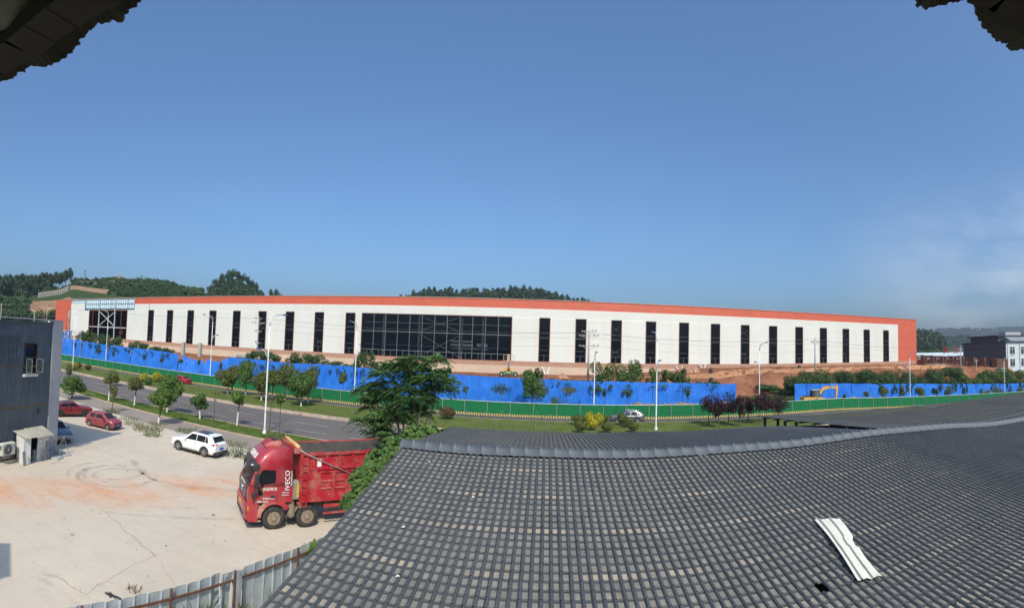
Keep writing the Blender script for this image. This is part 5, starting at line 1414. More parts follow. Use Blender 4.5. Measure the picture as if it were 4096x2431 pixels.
# cab
CF, CB = 3.08, .82                                           # front face, back wall (x)
def cab_ring(x0, x1, y, z): return [(x0, TY-y, z), (x1, TY-y, z), (x1, TY+y, z), (x0, TY+y, z)]
mb = MB()
rings = [cab_ring(CB, CF-.02, HWT-.01, 1.30), cab_ring(CB, CF, HWT, 1.75), cab_ring(CB, CF-.04, HWT, 2.02)]
mb.loft(rings); mb.build('cab_lower', M_TRED, truck)
def cabsec(z):                                               # front x, half width at height z
    if z <= 2.02: return CF-.04, HWT
    if z <= 2.85: k = (z-2.02)/.83; return CF-.04-.36*k**1.15, HWT-.07*k
    k = (z-2.85)/.78; return CF-.40-.08*k-.66*max(0, k)**2.3, HWT-.07-.26*max(0, k)**2.6
mb = MB(); mb.sm = True; rings = []
for z in (2.02, 2.2, 2.4, 2.6, 2.85, 3.0, 3.15, 3.3, 3.42, 3.52, 3.585, 3.62):
    f, y = cabsec(z); b = .16 if z > 3.0 else .10
    xb = CB+(.10*(z-3.0) if z > 3.0 else 0)
    rings.append([(xb, TY-y, z), (f-b*1.6, TY-y, z), (f-b*.5, TY-y+b*.35, z), (f, TY-y*.62, z), (f+.02, TY, z), (f, TY+y*.62, z), (f-b*.5, TY+y-b*.35, z), (f-b*1.6, TY+y, z), (xb, TY+y, z)])
mb.loft(rings, True, True); cab = mb.build('cab', M_TRED, truck)
# windscreen, visor, grille, bumper
mb = MB(); V = []
zs = (2.06, 2.3, 2.55, 2.80)
for z in zs:
    f, y = cabsec(z)
    for q in (-.93, -.62, 0, .62, .93): V.append((f+.016-(.055 if abs(q) > .9 else 0)+.02*(1-abs(q)), TY+y*q, z))
put('windscreen', np_mesh('windscreen', V, [(j*5+i, j*5+i+1, (j+1)*5+i+1, (j+1)*5+i) for j in range(3) for i in range(4)], [glass_mat('truck_glass', (.03, .038, .04), .72, .05)]), truck)
MB().box(CF-1.2, CF-.75, TY-HWT*.85, TY+HWT*.85, 1.9, 2.75).build('dashboard', M_PLAST, truck)
mb = MB(); rings = []
for q in np.linspace(-1, 1, 9):
    f, y = cabsec(2.86); xx = f-.02-(.11 if abs(q) > .95 else 0); rings.append([(xx-.06, TY+(y+.03)*q, 2.72), (xx+.16, TY+(y+.03)*q, 2.70), (xx+.20, TY+(y+.03)*q, 2.86), (xx-.02, TY+(y+.02)*q, 3.02)])
mb.loft(rings); mb.build('sun_visor', M_PLAST, truck)
for q in (-.85, .85): MB().lathe([(.05, 0), (.075, .02), (.06, .06)], (CF-.20, TY+HWT*q, 2.92), 10).build('marker_lamp', M_LAMPC, truck)
for k, z in enumerate((1.38, 1.50, 1.62, 1.74, 1.86)):
    MB().box(CF-.05, CF+.03, TY-.62-.06*k, TY+.62+.06*k, z, z+.075).build('grille_bar', pm('grille_grey', (.20, .20, .20), .4, .4), truck)
MB().box(CF-.03, CF+.008, TY-.95, TY+.95, 1.34, 1.96).build('grille_back', M_PLAST, truck)
mb = MB(); mb.tube([(CF+.05, TY+.15*math.cos(q*math.pi/8), 1.67+.15*math.sin(q*math.pi/8)) for q in range(17)], .018, 5); mb.bar((CF+.05, TY-.13, 1.6), (CF+.05, TY, 1.78), .03); mb.bar((CF+.05, TY+.13, 1.6), (CF+.05, TY, 1.78), .03); mb.build('emblem', M_CHROME, truck)
text('GENLYON', .15, M_TPW, truck, (CF+.012, TY, 1.99), (0, 1, 0), (0, .0, 1), 1.6, .006)
mb = MB(); mb.loft([[(CF-.55, TY-HWT-.01, z), (CF+.02-d, TY-HWT-.01, z), (CF+.12-d, TY-HWT*.8, z), (CF+.12-d, TY+HWT*.8, z), (CF+.02-d, TY+HWT+.01, z), (CF-.55, TY+HWT+.01, z)] for z, d in ((.42, .14), (.52, .02), (1.15, 0), (1.30, .06))]); mb.build('front_bumper', M_TRED, truck)
MB().box(CF-.5, CF+.02, TY-HWT+.05, TY+HWT-.05, .34, .43).build('bumper_lip', M_PLAST, truck)
for s in (1, -1):
    MB().add([(CF+.128, TY+s*.72, .72), (CF+.05, TY+s*1.24, .72), (CF+.05, TY+s*1.24, 1.12), (CF+.128, TY+s*.74, 1.12)], [(0, 1, 2, 3) if s > 0 else (3, 2, 1, 0)]).build('headlight', pm('dark_lamp', (.09, .09, .085), .2), truck)
    MB().box(CF-.1, CF-.0, TY+s*HWT-.0, TY+s*(HWT+.02), .95, 1.15).build('indicator', M_LAMPA, truck)
MB().box(CF+.12, CF+.14, TY-.25, TY+.20, .98, 1.14).build('number_plate', pm('plate_yellow', (.62, .42, .03), .5), truck)
MB().box(CF+.115, CF+.135, TY-.8, TY+.8, .62, .68).build('bumper_slot', M_PLAST, truck)
# near and far sides: door window, mirrors, steps, arches
for s in (1, -1):
    Y = TY+s*HWT
    def sidequad(pts, nm, m, o_=.012):
        P = []
        for x, z in pts:
            _, y = cabsec(z); P.append((x, TY+s*(y+o_), z))
        return MB().poly(P if s > 0 else P[::-1]).build(nm, m, truck)
    sidequad([(2.52, 1.62), (2.34, 1.62), (2.30, 2.10), (1.70, 2.18), (1.70, 2.72), (2.34, 2.76), (2.48, 2.62), (2.67, 2.0)][::-1], 'door_window', glass_mat('truck_side_glass', (.012, .016, .018), .93, .05))
    for x in (1.62, 2.74): MB().box(x-.008, x+.008, min(Y, Y+s*.006), max(Y, Y+s*.006), 1.3, 2.02).build('door_gap', M_SEAM, truck)
    MB().box(1.70, 1.92, min(Y, Y+s*.025), max(Y, Y+s*.025), 1.52, 1.62).build('door_handle', M_PLAST, truck)
    mb = MB(); mb.bevbox(2.58, 2.82, min(Y+s*.14, Y+s*.32), max(Y+s*.14, Y+s*.32), 2.08, 2.66, .04); mb.bevbox(2.60, 2.80, min(Y+s*.14, Y+s*.30), max(Y+s*.14, Y+s*.30), 1.86, 2.05, .03); mb.bar((2.62, Y, 2.68), (2.70, Y+s*.22, 2.62), .05); mb.bar((2.62, Y, 1.92), (2.70, Y+s*.2, 1.95), .05); mb.build('mirror', M_PLAST, truck)
    mb = MB(); mb.bevbox(2.74, 2.92, min(Y+s*.05, Y+s*.28), max(Y+s*.05, Y+s*.28), 1.62, 1.80, .03); mb.build('ramp_mirror', M_PLAST, truck)
    for z in (.40, .78, 1.10): MB().box(2.36, 2.78, min(Y-s*.32, Y+s*.0), max(Y-s*.32, Y+s*.0), z, z+.05).build('step', pm('step_alu', (.34, .28, .24), .7, .3), truck)
    MB().box(2.32, 2.78, min(Y-s*.4, Y-s*.33), max(Y-s*.4, Y-s*.33), .40, 1.28).build('step_back', M_TDUST, truck)
    # wheel arch bands
    V = []; na = 18
    for i in range(na+1):
        a = math.pi*(.02+.80*i/na)
        for rr_, yy in ((.66, .02), (.70, .04), (.92, .0)): V.append((AX[0]+rr_*math.cos(a), Y+s*yy, min(1.34, .55+rr_*math.sin(a))))
    put('wheel_arch', np_mesh('wheel_arch', V, [(i*3+j, i*3+j+1, (i+1)*3+j+1, (i+1)*3+j) for i in range(na) for j in range(2)], [M_TDUST]), truck)
    for ax in AX[:2]:
        V = []; na = 14; a0_, a1_ = (R_(55), R_(188)) if ax == AX[0] else (R_(20), R_(160))
        for i in range(na+1):
            a = a0_+(a1_-a0_)*i/na
            for yy in (0, -.36): V.append((ax+.68*math.cos(a), Y+s*(yy+.0), .55+.66*math.sin(a)))
        put('mudguard', np_mesh('mudguard', V, [(2*i, 2*i+1, 2*i+3, 2*i+2) for i in range(na)], [M_CHAS]), truck)
# roof air conditioner and roof lettering
mb = MB(); mb.loft([[(x, TY-w, z) for x, w, z in ()] or r for r in (
    [(1.07, TY-.50, 3.60), (1.87, TY-.50, 3.50), (1.87, TY+.50, 3.50), (1.07, TY+.50, 3.60)], [(1.05, TY-.52, 3.74), (1.94, TY-.50, 3.64), (1.94, TY+.50, 3.64), (1.05, TY+.52, 3.74)], [(1.15, TY-.45, 3.90), (1.74, TY-.43, 3.82), (1.74, TY+.43, 3.82), (1.15, TY+.45, 3.90)])]); mb.build('roof_unit', M_TDUST, truck)
MB().box(1.2, 1.5, TY-.25, TY+.25, 3.87, 3.905).build('roof_vent', M_PLAST, truck)
f1, _ = cabsec(3.30); f0, _ = cabsec(3.12)
nrm = Vector((.20, 0, f1-f0 and .18)).normalized()
text('美敌物流', .34, M_TPW, truck, ((f0+f1)/2+.085, TY, 3.22), (0, 1, 0), (f1-f0, 0, .18), .95, .012)
# side lettering
Yn = TY+HWT
text('IVECO', .34, M_TPW, truck, (1.10, Yn+.004, 2.28), (0, -.084, 1), (1, 0, 0), 1.0, .012)
text('TECHNOLOGY', .112, M_TPW, truck, (.90, Yn-.002, 2.36), (0, -.084, 1), (1, 0, 0), 1.0, .012)
text('美敌物流', .185, M_TPW, truck, (1.98, Yn+.006, 1.90), (-1, 0, 0), (0, 0, 1), 1.0, .006)
text('总质量31000KG', .115, M_TPW, truck, (2.36, Yn+.008, 1.36), (-1, 0, 0), (0, 0, 1), .85, .006)
text('栏板高1500mm', .12, M_TPW, truck, (2.02, Yn+.008, 1.49), (-1, 0, 0), (0, 0, 1), .8, .006)
text('总质量31000kg', .07, M_TPW, truck, (1.18, Yn+.006, 1.74), (-1, 0, 0), (0, 0, 1), .8, .005); text('栏板高1500mm', .07, M_TPW, truck, (1.18, Yn+.006, 1.63), (-1, 0, 0), (0, 0, 1), .8, .005)
text('HONGYAN', .08, pm('badge_grey', (.25, .16, .14), .6), truck, (2.40, Yn+.008, 1.62), (-1, 0, 0), (0, 0, 1), 1.0, .005)
mb = MB(); mb.tube([(2.36+.075*math.cos(q*.4), Yn+.008, 1.86+.075*math.sin(q*.4)) for q in range(13)], .016, 5); mb.build('crescent_logo', pm('logo_gold', (.55, .30, .03), .5), truck)
# chassis, tanks, tipper
mb = MB(); mb.box(-6.6, 2.6, TY-.45, TY-.30, .72, 1.05); mb.build('chassis_rail', M_CHAS, truck); mb = MB(); mb.box(-6.6, 2.6, TY+.30, TY+.45, .72, 1.05); mb.build('chassis_rail', M_CHAS, truck)
mb = MB(); mb.sm = True; mb.tube([(.80, TY+1.0, .50), (.80, TY+1.0, .62), (.80, TY+1.0, .70), (.80, TY+1.0, 1.35)], [.20, .25, .22, .15], 14); mb.tube([(.80, TY+1.0, .6), (.80, TY+1.22, .55)], .06, 8); mb.build('exhaust_can', M_CHAS, truck)
mb = MB(); mb.bevbox(.46, .80, TY+.85, TY+1.26, 1.42, 2.22, .05); mb.build('side_tank', pm('tank_dust', (.24, .215, .17), .7), truck); MB().box(.49, .62, TY+1.262, TY+1.272, 1.5, 2.1).build('tank_label', pm('label_yellow', (.5, .34, .05), .6), truck)
mb = MB(); mb.sm = True; mb.tube([(-1.75, TY+.92, .95), (-.95, TY+.92, .95)], .24, 14); mb.build('air_tank', M_CHAS, truck)
mb = MB(); mb.box(-3.4, -.85, TY+1.16, TY+1.22, .92, 1.08); mb.build('side_guard', M_TDUST, truck); mb = MB(); mb.box(-3.4, -.85, TY+1.16, TY+1.22, .58, .68); mb.build('side_guard', M_TDUST, truck)
mb = MB(); mb.bevbox(-3.5, -2.0, TY+.55, TY+1.14, .62, 1.12, .05); mb.build('fuel_tank', M_CHAS, truck)
BF, BR, BZ0, BZ1, BW = .38, -6.9, 1.30, 3.48, 1.25
def bedwall(y, s):
    w = MB().box(BR, BF, min(y, y-s*.05), max(y, y-s*.05), BZ0, BZ1).build('bed_side', M_TBED, truck)
    yo = y+s*.0
    def rail(x0, x1, z0, z1, d=.07): MB().box(x0, x1, min(yo, yo+s*d), max(yo, yo+s*d), z0, z1).build('rib', M_TBED, w)
    rail(BR, BF, BZ1-.10, BZ1+.02, .10); rail(BR, BF-.0, 2.72, 2.84, .075); rail(BR, BF, BZ0-.02, BZ0+.30, .09); rail(BR, BF-.9, 2.56, 2.64, .06)
    x = BF-.50
    k = 0
    while x > BR+.1:
        rail(x-.14, x, 2.84, BZ1-.10, .07); x -= .72; k += 1
    x = BF-.85
    while x > BR+.1:
        rail(x-.17, x, BZ0+.30, 2.56, .085); x -= .74
    rail(BF-.85, BF, BZ0+.30, 2.72, .05)
    for z in (1.88, 2.22): 
        x = BF-1.02
        while x > BR+.7:
            MB().add([(x-.57, yo+s*.002, z), (x, yo+s*.002, z), (x, yo+s*.06, z-.05), (x-.57, yo+s*.06, z-.05), (x-.57, yo+s*.002, z-.10), (x, yo+s*.002, z-.10)], [(0, 3, 2, 1), (3, 4, 5, 2)]).build('ledge', M_TDUST, w); x -= .74
bedwall(TY+BW, 1); bedwall(TY-BW, -1)
MB().box(BR, BF, TY-BW+.05, TY+BW-.05, BZ0, BZ0+.08).build('bed_floor', M_INBED, truck)
for s in (1, -1): MB().box(BR+.05, BF-.05, min(TY+s*(BW-.05), TY+s*(BW-.055)), max(TY+s*(BW-.05), TY+s*(BW-.055)), BZ0+.08, BZ1-.01).build('bed_lining', M_INBED, truck)
MB().box(BF-.0, BF+.08, TY-BW, TY+BW, BZ0, 3.54).build('headboard', M_TBED, truck)
MB().box(BF-.006, BF, TY-BW+.05, TY+BW-.05, BZ0, 3.47).build('headboard_lining', M_INBED, truck)
MB().box(BR-.08, BR, TY-BW, TY+BW, BZ0-.1, BZ1).build('tailgate', M_TBED, truck)
mb = MB(); mb.box(.42, .80, TY-BW, TY+BW, 3.46, 3.68); mb.build('tarp_box', M_TDUST, truck)
mb = MB(); mb.sm = True; mb.tube([(.60, TY-BW, 3.74), (.60, TY-.6, 3.75), (.60, TY, 3.74), (.60, TY+.7, 3.75), (.60, TY+BW, 3.74)], [.09, .10, .09, .10, .09], 10); mb.build('rolled_tarp', pm('canvas', (.62, .37, .15), .85, var=.15), truck)
mb = MB(); mb.sm = True; mb.tube([(.60, TY+BW+.03, 3.66), (.2, TY+BW+.13, 3.45), (-3.0, TY+BW+.12, 2.15)], [.03, .03, .025], 6); mb.build('tarp_arm', pm('pipe_steel', (.36, .32, .28), .6, .3), truck)
for x in (.12, .40):
    MB().box(x-.025, x+.025, TY+BW+.10, TY+BW+.15, 1.02, 3.40).build('ladder_rail', M_TBED, truck)
for z in (1.3, 1.64, 1.98, 2.32, 2.66, 3.0): MB().box(.12, .40, TY+BW+.11, TY+BW+.14, z, z+.035).build('rung', M_TBED, truck)
MB().box(-.60, -.38, TY+BW+.076, TY+BW+.08, 2.86, 3.2).build('white_mark', M_TPW, truck)
MB().add([(.05, TY+1.22, 1.28), (.6, TY+1.22, 1.28), (.42, TY+1.22, .98), (.15, TY+1.22, .95), (.05, TY+1.1, 1.28), (.6, TY+1.1, 1.28), (.42, TY+1.1, .98), (.15, TY+1.1, .95)], [(0, 1, 2, 3), (7, 6, 5, 4), (0, 3, 7, 4), (1, 5, 6, 2), (3, 2, 6, 7)]).build('bed_bracket', M_TDUST, truck)
mb = MB(); mb.tube([(CF-.4, TY-HWT, 2.75), (CF-.1, TY-HWT-.3, 2.85), (CF+.1, TY-HWT-.5, 2.72)], .03, 6); mb.lathe([(.02, 0), (.17, .02), (.12, .07)], (CF+.12, TY-HWT-.52, 2.62), 12); mb.build('front_mirror', M_PLAST, truck)

# the cab and the tipper stand a tenth taller above the sills
for o in list(truck.children):
    if o.name.startswith('wheel') and not o.name.startswith('wheel_arch'): continue
    kids = [o]+list(o.children)
    for q in kids:
        if q.name.startswith('lettering'):
            z = q.location.z; q.location.z = 1.3+(z-1.3)*1.1 if z > 1.3 else z; continue
        for v in q.data.vertices:
            if v.co.z > 1.3: v.co.z = 1.3+(v.co.z-1.3)*1.1
    if o.name.startswith(('roof_unit', 'roof_vent')): o.location.x += .20
# ---------------------------------------------------------------- excavator and boom lift on the site
M_EXY = pm('excavator_yellow', (.62, .335, .045), .5, var=.1, scale=1.2, dirt=(.40, .26, .12), damt=.4)
ex = empty('excavator', (49.0, 65.4, .50), ST_RZ, 'small yellow excavator with bent arm in front of the blue fence', 'excavator')
for s in (1, -1):
    tr_ = MB(); tr_.loft([[(x, s*.78-.2, z), (x, s*.78+.2, z)] for x, z in ()] or [[(-1.3, s*.78-.2, .18), (-1.1, s*.78-.2, 0), (1.1, s*.78-.2, 0), (1.3, s*.78-.2, .18), (1.3, s*.78-.2, .42), (1.1, s*.78-.2, .58), (-1.1, s*.78-.2, .58), (-1.3, s*.78-.2, .42)], [(-1.3, s*.78+.2, .18), (-1.1, s*.78+.2, 0), (1.1, s*.78+.2, 0), (1.3, s*.78+.2, .18), (1.3, s*.78+.2, .42), (1.1, s*.78+.2, .58), (-1.1, s*.78+.2, .58), (-1.3, s*.78+.2, .42)]]); tr_.build('track', M_TYRER, ex)
mb = MB(); mb.loft([[(-2.45, -.75, .72), (-2.6, -.3, .72), (-2.6, .3, .72), (-2.45, .75, .72), (.9, .85, .72), (.9, -.85, .72)], [(-2.45, -.75, 1.45), (-2.6, -.3, 1.45), (-2.6, .3, 1.45), (-2.45, .75, 1.45), (.9, .85, 1.35), (.9, -.85, 1.35)]]); mb.build('house', M_EXY, ex)
MB().box(.35, 1.45, -.85, -.35, .75, 1.12).build('tool_box', M_EXY, ex)
MB().box(-2.0, -.9, -.5, .5, 1.45, 1.60).build('engine_hood', M_PLAST, ex)
mb = MB(); mb.add([(-.9, -.80, 1.36), (.75, -.80, 1.36), (.60, -.78, 2.55), (-.80, -.78, 2.60), (-.9, .1, 1.36), (.75, .1, 1.36), (.60, .08, 2.55), (-.80, .08, 2.60)], [(0, 3, 2, 1), (4, 5, 6, 7), (3, 7, 6, 2), (0, 4, 7, 3), (1, 2, 6, 5)]); cabx = mb.build('cab', M_PLAST, ex)
MB().poly([(-.35, -.812, 1.5), (.62, -.812, 1.5), (.50, -.80, 2.38), (-.30, -.80, 2.40)]).build('cab_window', glass_mat('exc_glass', (.10, .16, .17), .8), cabx)
MB().box(-.85, .68, -.82, .12, 2.56, 2.63).build('cab_roof', pm('pale_roof', (.45, .45, .44), .6), cabx)
def beam(nm, pts, w, y=.30):
    """boom plate: pts = (x, z, half depth)"""
    mb = MB(); rings = []
    for i, (x, z, h) in enumerate(pts):
        a = pts[max(i-1, 0)]; b = pts[min(i+1, len(pts)-1)]; dx, dz = b[0]-a[0], b[1]-a[1]; l = math.hypot(dx, dz); nx_, nz_ = -dz/l*h, dx/l*h
        rings.append([(x+nx_, y-w/2, z+nz_), (x+nx_, y+w/2, z+nz_), (x-nx_, y+w/2, z-nz_), (x-nx_, y-w/2, z-nz_)])
    return mb.loft(rings).build(nm, M_EXY, ex)
bm = beam('boom', [(.75, 1.15, .18), (1.55, 2.25, .22), (2.05, 2.72, .26), (2.75, 2.86, .24), (3.8, 2.82, .17), (4.65, 2.72, .13)], .30)
beam('dipper', [(4.78, 3.25, .12), (4.85, 2.75, .24), (4.80, 1.9, .18), (4.66, .55, .12)], .26)
MB().tube([(2.3, .30, 3.02), (3.6, .30, 3.12)], .07, 8).build('cylinder', M_PLAST, ex); MB().tube([(3.6, .30, 3.12), (4.72, .30, 3.22)], .04, 8).build('piston', M_CHROME, ex)
MB().tube([(.95, .05, 1.0), (2.0, .05, 2.35)], .07, 8).build('cylinder', M_PLAST, ex)
MB().add([(4.35, .05, .65), (4.95, .05, .6), (4.85, .05, -.05), (4.3, .05, .0), (4.35, .6, .65), (4.95, .6, .6), (4.85, .6, -.05), (4.3, .6, .0)], [(0, 1, 2, 3), (7, 6, 5, 4), (1, 5, 6, 2), (2, 6, 7, 3), (3, 7, 4, 0)]).build('bucket', M_EXY, ex)
MB().poly([(-.35, -.86, .78), (.32, -.86, .78), (.28, -.86, 1.18), (-.12, -.86, 1.18)]).build('decal', pm('decal_black', (.03, .028, .03), .5), ex)
MB().poly([(-.55, -.863, .78), (-.38, -.863, .78), (-.14, -.863, 1.2), (-.24, -.863, 1.2)]).build('decal', pm('decal_red', (.5, .03, .03), .5), ex)
MB().poly([(3.05, .145, 2.74), (3.75, .145, 2.72), (3.80, .145, 2.90), (3.0, .145, 2.92)]).build('decal', pm('decal_black', (.03, .028, .03), .5), bm)
text('LOVOL', .17, M_TPW, ex, (3.40, .140, 2.82), (1, 0, 0), (0, 0, 1), 1.1, .003)

lf = empty('boom_lift', (-.47, 90.5, z_site(-.47, 90.5)+.02), 0, 'orange and green boom lift with raised platform at the factory foot', 'boom lift')
wt, wr_, wd = wheel_mesh(.46, .34, 4, pm('lift_hub', (.42, .40, .34), .6))
for x in (-1.35, 1.35):
    for y in (-.9, 1.1):
        w = put('wheel', wt, lf, (x, y, .46), (0, 0, 0)); put('rim', wr_, w)
for x0, x1 in ((-.95, -.28), (.28, .95)): MB().bevbox(x0, x1, -.8, 1.1, .32, .95, .04).build('chassis', pm('lift_green', (.05, .30, .11), .5), lf)
MB().box(-1.5, 1.5, -1.0, -.8, .40, .55).build('axle', M_PLAST, lf); MB().box(-1.5, 1.5, 1.0, 1.2, .40, .55).build('axle', M_PLAST, lf)
for x0, x1 in ((-.88, -.22), (.22, .88)): MB().bevbox(x0, x1, -.95, .9, 1.05, 1.62, .05).build('turret', pm('lift_orange', (.62, .30, .03), .5), lf)
MB().box(-.24, .24, -.9, .8, .95, 1.5).build('turret_core', M_PLAST, lf)
MB().poly([(.56, -.955, 1.14), (.80, -.955, 1.14), (.68, -.955, 1.48)]).build('warning_mark', M_TPW, lf)
MB().bar((0, -.6, 1.5), (0, -.2, 2.9), .36, .3).build('lower_boom', pm('boom_dark', (.06, .075, .10), .5), lf)
MB().bar((0.02, -.25, 2.75), (0.02, .1, 4.25), .24, .24).build('upper_boom', pm('boom_sand', (.52, .33, .20), .6), lf)
MB().bar((-.25, -.2, 2.9), (-.25, .1, 4.2), .1, .1).build('jib_link', pm('jib_white', (.6, .6, .56), .6), lf)
mb = MB(); mb.box(-1.1, 1.0, -.1, .9, 3.0, 3.07); mb.build('platform_floor', pm('lift_orange', (.62, .30, .03), .5), lf)
for a, b in (((-1.1, -.1, 3.05), (-1.05, -.1, 4.1)), ((1.0, -.1, 3.05), (1.0, -.1, 4.1)), ((-1.08, -.1, 4.08), (1.0, -.1, 4.08)), ((-1.08, -.1, 3.55), (1.0, -.1, 3.55)), ((-1.1, .9, 3.05), (-1.05, .9, 4.1)), ((1.0, .9, 3.05), (1.0, .9, 4.1)), ((-1.08, .9, 4.08), (1.0, .9, 4.08))):
    MB().bar(a, b, .05).build('rail', pm('rail_yellow', (.35, .28, .12), .6), lf)
# ---------------------------------------------------------------- plants
def leaf_mat(name, c1, c2, c3=None, trans=.25):
    t = NT(name)
    g = t.n.new('ShaderNodeNewGeometry')
    a = t.ramp(g.outputs['Random Per Island'], [(.0, c1), (.75, c2), (1.0, c3 or c2)])
    a = t.mix(t.ramp(t.noise(.9, 4), [(.3, .0), (.7, .45)]), a, tuple(x*.62 for x in c1))
    t.set(a, .55, spec=.3)
    tr = t.n.new('ShaderNodeBsdfTranslucent'); t.lk(a, tr.inputs['Color'])
    mx = t.n.new('ShaderNodeMixShader'); mx.inputs[0].default_value = trans
    t.lk(t.b.outputs[0], mx.inputs[1]); t.lk(tr.outputs[0], mx.inputs[2])
    t.lk(mx.outputs[0], t.n['Material Output'].inputs['Surface'])
    return t.m
LF = {'green': leaf_mat('leaf_green', (.055, .115, .022), (.105, .18, .036), (.15, .22, .06)),
      'bright': leaf_mat('leaf_bright', (.07, .135, .02), (.125, .21, .032), (.18, .26, .055)),
      'olive': leaf_mat('leaf_olive', (.085, .115, .024), (.16, .18, .042), (.22, .20, .06)),
      'dark': leaf_mat('leaf_dark', (.034, .078, .020), (.066, .125, .032), (.11, .17, .045)),
      'purple': leaf_mat('leaf_purple', (.030, .012, .018), (.058, .020, .028), (.085, .032, .034)),
      'red': leaf_mat('leaf_redbrown', (.085, .070, .026), (.15, .090, .036), (.19, .085, .04)),
      'yellow': leaf_mat('leaf_yellow', (.30, .28, .016), (.46, .42, .024), (.52, .47, .04)),
      'pine': leaf_mat('leaf_pine', (.024, .050, .019), (.044, .080, .028), (.07, .11, .036), .1),
      'hill': leaf_mat('leaf_hill', (.036, .080, .022), (.068, .125, .034), (.11, .15, .05), .15),
      'feather': leaf_mat('leaf_feather', (.042, .10, .026), (.09, .175, .046), (.14, .23, .08)),
      'weed': leaf_mat('leaf_weed', (.12, .15, .05), (.20, .215, .08), (.33, .29, .15))}
M_BARK = pm('bark', (.115, .085, .062), .9, var=.3, scale=6, bump=.5, bscale=20); M_LIME = pm('limewashed_bark', (.62, .60, .55), .9, var=.1, scale=5)
M_BARKP = pm('pale_bark', (.23, .19, .15), .9, var=.25, scale=6)

def leaf_cloud(lobes, n, size, r, flat=.35, droop=0.0, shape='quad'):
    """lobes: list of (centre, (rx,ry,rz)); returns V (4n,3), F (n,4)"""
    w = np.array([l[1][0]*l[1][1]+l[1][2]*l[1][0] for l in lobes]); idx = r.choice(len(lobes), n, p=w/w.sum())
    C = np.array([l[0] for l in lobes])[idx]; RR = np.array([l[1] for l in lobes])[idx]
    d = r.normal(size=(n, 3)); d /= np.linalg.norm(d, axis=1)[:, None]
    rad = (.55+.45*r.random(n)**.6)[:, None]
    P = C + d*RR*rad
    nrm = d*np.array([1, 1, 1.0]) + r.normal(size=(n, 3))*.55 + np.array([0, 0, flat]); nrm /= np.linalg.norm(nrm, axis=1)[:, None]
    a = np.cross(nrm, r.normal(size=(n, 3))); a /= np.linalg.norm(a, axis=1)[:, None]; b = np.cross(nrm, a)
    if droop: a = a*.4+np.array([0, 0, -1])*droop; a /= np.linalg.norm(a, axis=1)[:, None]; b = np.cross(nrm, a); b /= (np.linalg.norm(b, axis=1)[:, None]+1e-6)
    s = size*(.6+.8*r.random(n))[:, None]
    V = np.stack([P-a*s, P+b*s*.55, P+a*s, P-b*s*.55], 1).reshape(-1, 3)
    return V, np.arange(4*n).reshape(n, 4)

def make_lobes(r, n, R, zlo, zhi, cx=0, cy=0, top=.6, k=.46):
    out = []; hz = (zhi-zlo)/2; zc = (zhi+zlo)/2
    for i in range(n):
        d = r.normal(size=3); d /= np.linalg.norm(d); q = r.random()**.45*.72
        s = k*(.7+.6*r.random())
        zz = d[2]*q
        wide = 1-.35*max(0, zz)
        out.append(((cx+d[0]*q*R*wide, cy+d[1]*q*R*wide, zc+zz*hz), (R*s, R*s, hz*s*1.05)))
    return out

def branchy(mb, root, lobes, r0, fork, r):
    """trunk to fork height and a limb to every lobe"""
    for c, _ in lobes:
        m = ((root[0]*.4+c[0]*.6)+r.normal()*.05, (root[1]*.4+c[1]*.6)+r.normal()*.05, fork+(c[2]-fork)*.45)
        mb.tube([(root[0], root[1], fork-.15), m, c], [r0*.55, r0*.34, r0*.10], 5, False)

def tree(name, x, y, z0, h, R, zlo, kind, label, group, n=900, leaf=.11, lime=.9, r0=.08, seed=1, lobes=9, dx=0.0, cat='tree', lean=0.0, dense=1.0, k=.46, group2=None):
    r = np.random.default_rng(seed)
    root = empty(name, (x, y, z0), r.random()*0.0, label, cat, group)
    lb = make_lobes(r, lobes+3, R*1.1, zlo, h*1.03, dx, 0, k=k*.9)
    V, F = leaf_cloud(lb, int(n*1.25), leaf, r)
    put('crown', np_mesh('crown', V, F, [LF[kind]]), root)
    fork = zlo+(h-zlo)*.22
    mb = MB(); mb.sm = True; bx = dx*.7
    pts = [(0, 0, -.05), (bx*.15+lean*.2, 0, fork*.35), (bx*.5+lean*.1, .02, fork*.7), (bx, 0, fork)]
    mb.tube(pts, [r0*1.25, r0, r0*.88, r0*.75], 8, False); branchy(mb, (bx, 0), lb, r0, fork, r); mb.build('trunk', M_BARK, root)
    if lime:
        l = min(lime, fork*.8); f = l/(fork*.35)
        p2 = pts[0] if f <= 0 else tuple(pts[0][i]+(pts[1][i]-pts[0][i])*min(1, f) for i in range(3))
        mb = MB(); mb.sm = True; q = [(0, 0, -.04), tuple(p2)]
        if f > 1:
            g_ = min(1, f-1); q.append(tuple(pts[1][i]+(pts[2][i]-pts[1][i])*g_ for i in range(3)))
        mb.tube(q, [r0*1.32, r0*1.10, r0*1.0][:len(q)], 8, False); mb.build('limewash', M_LIME, root)
    return root

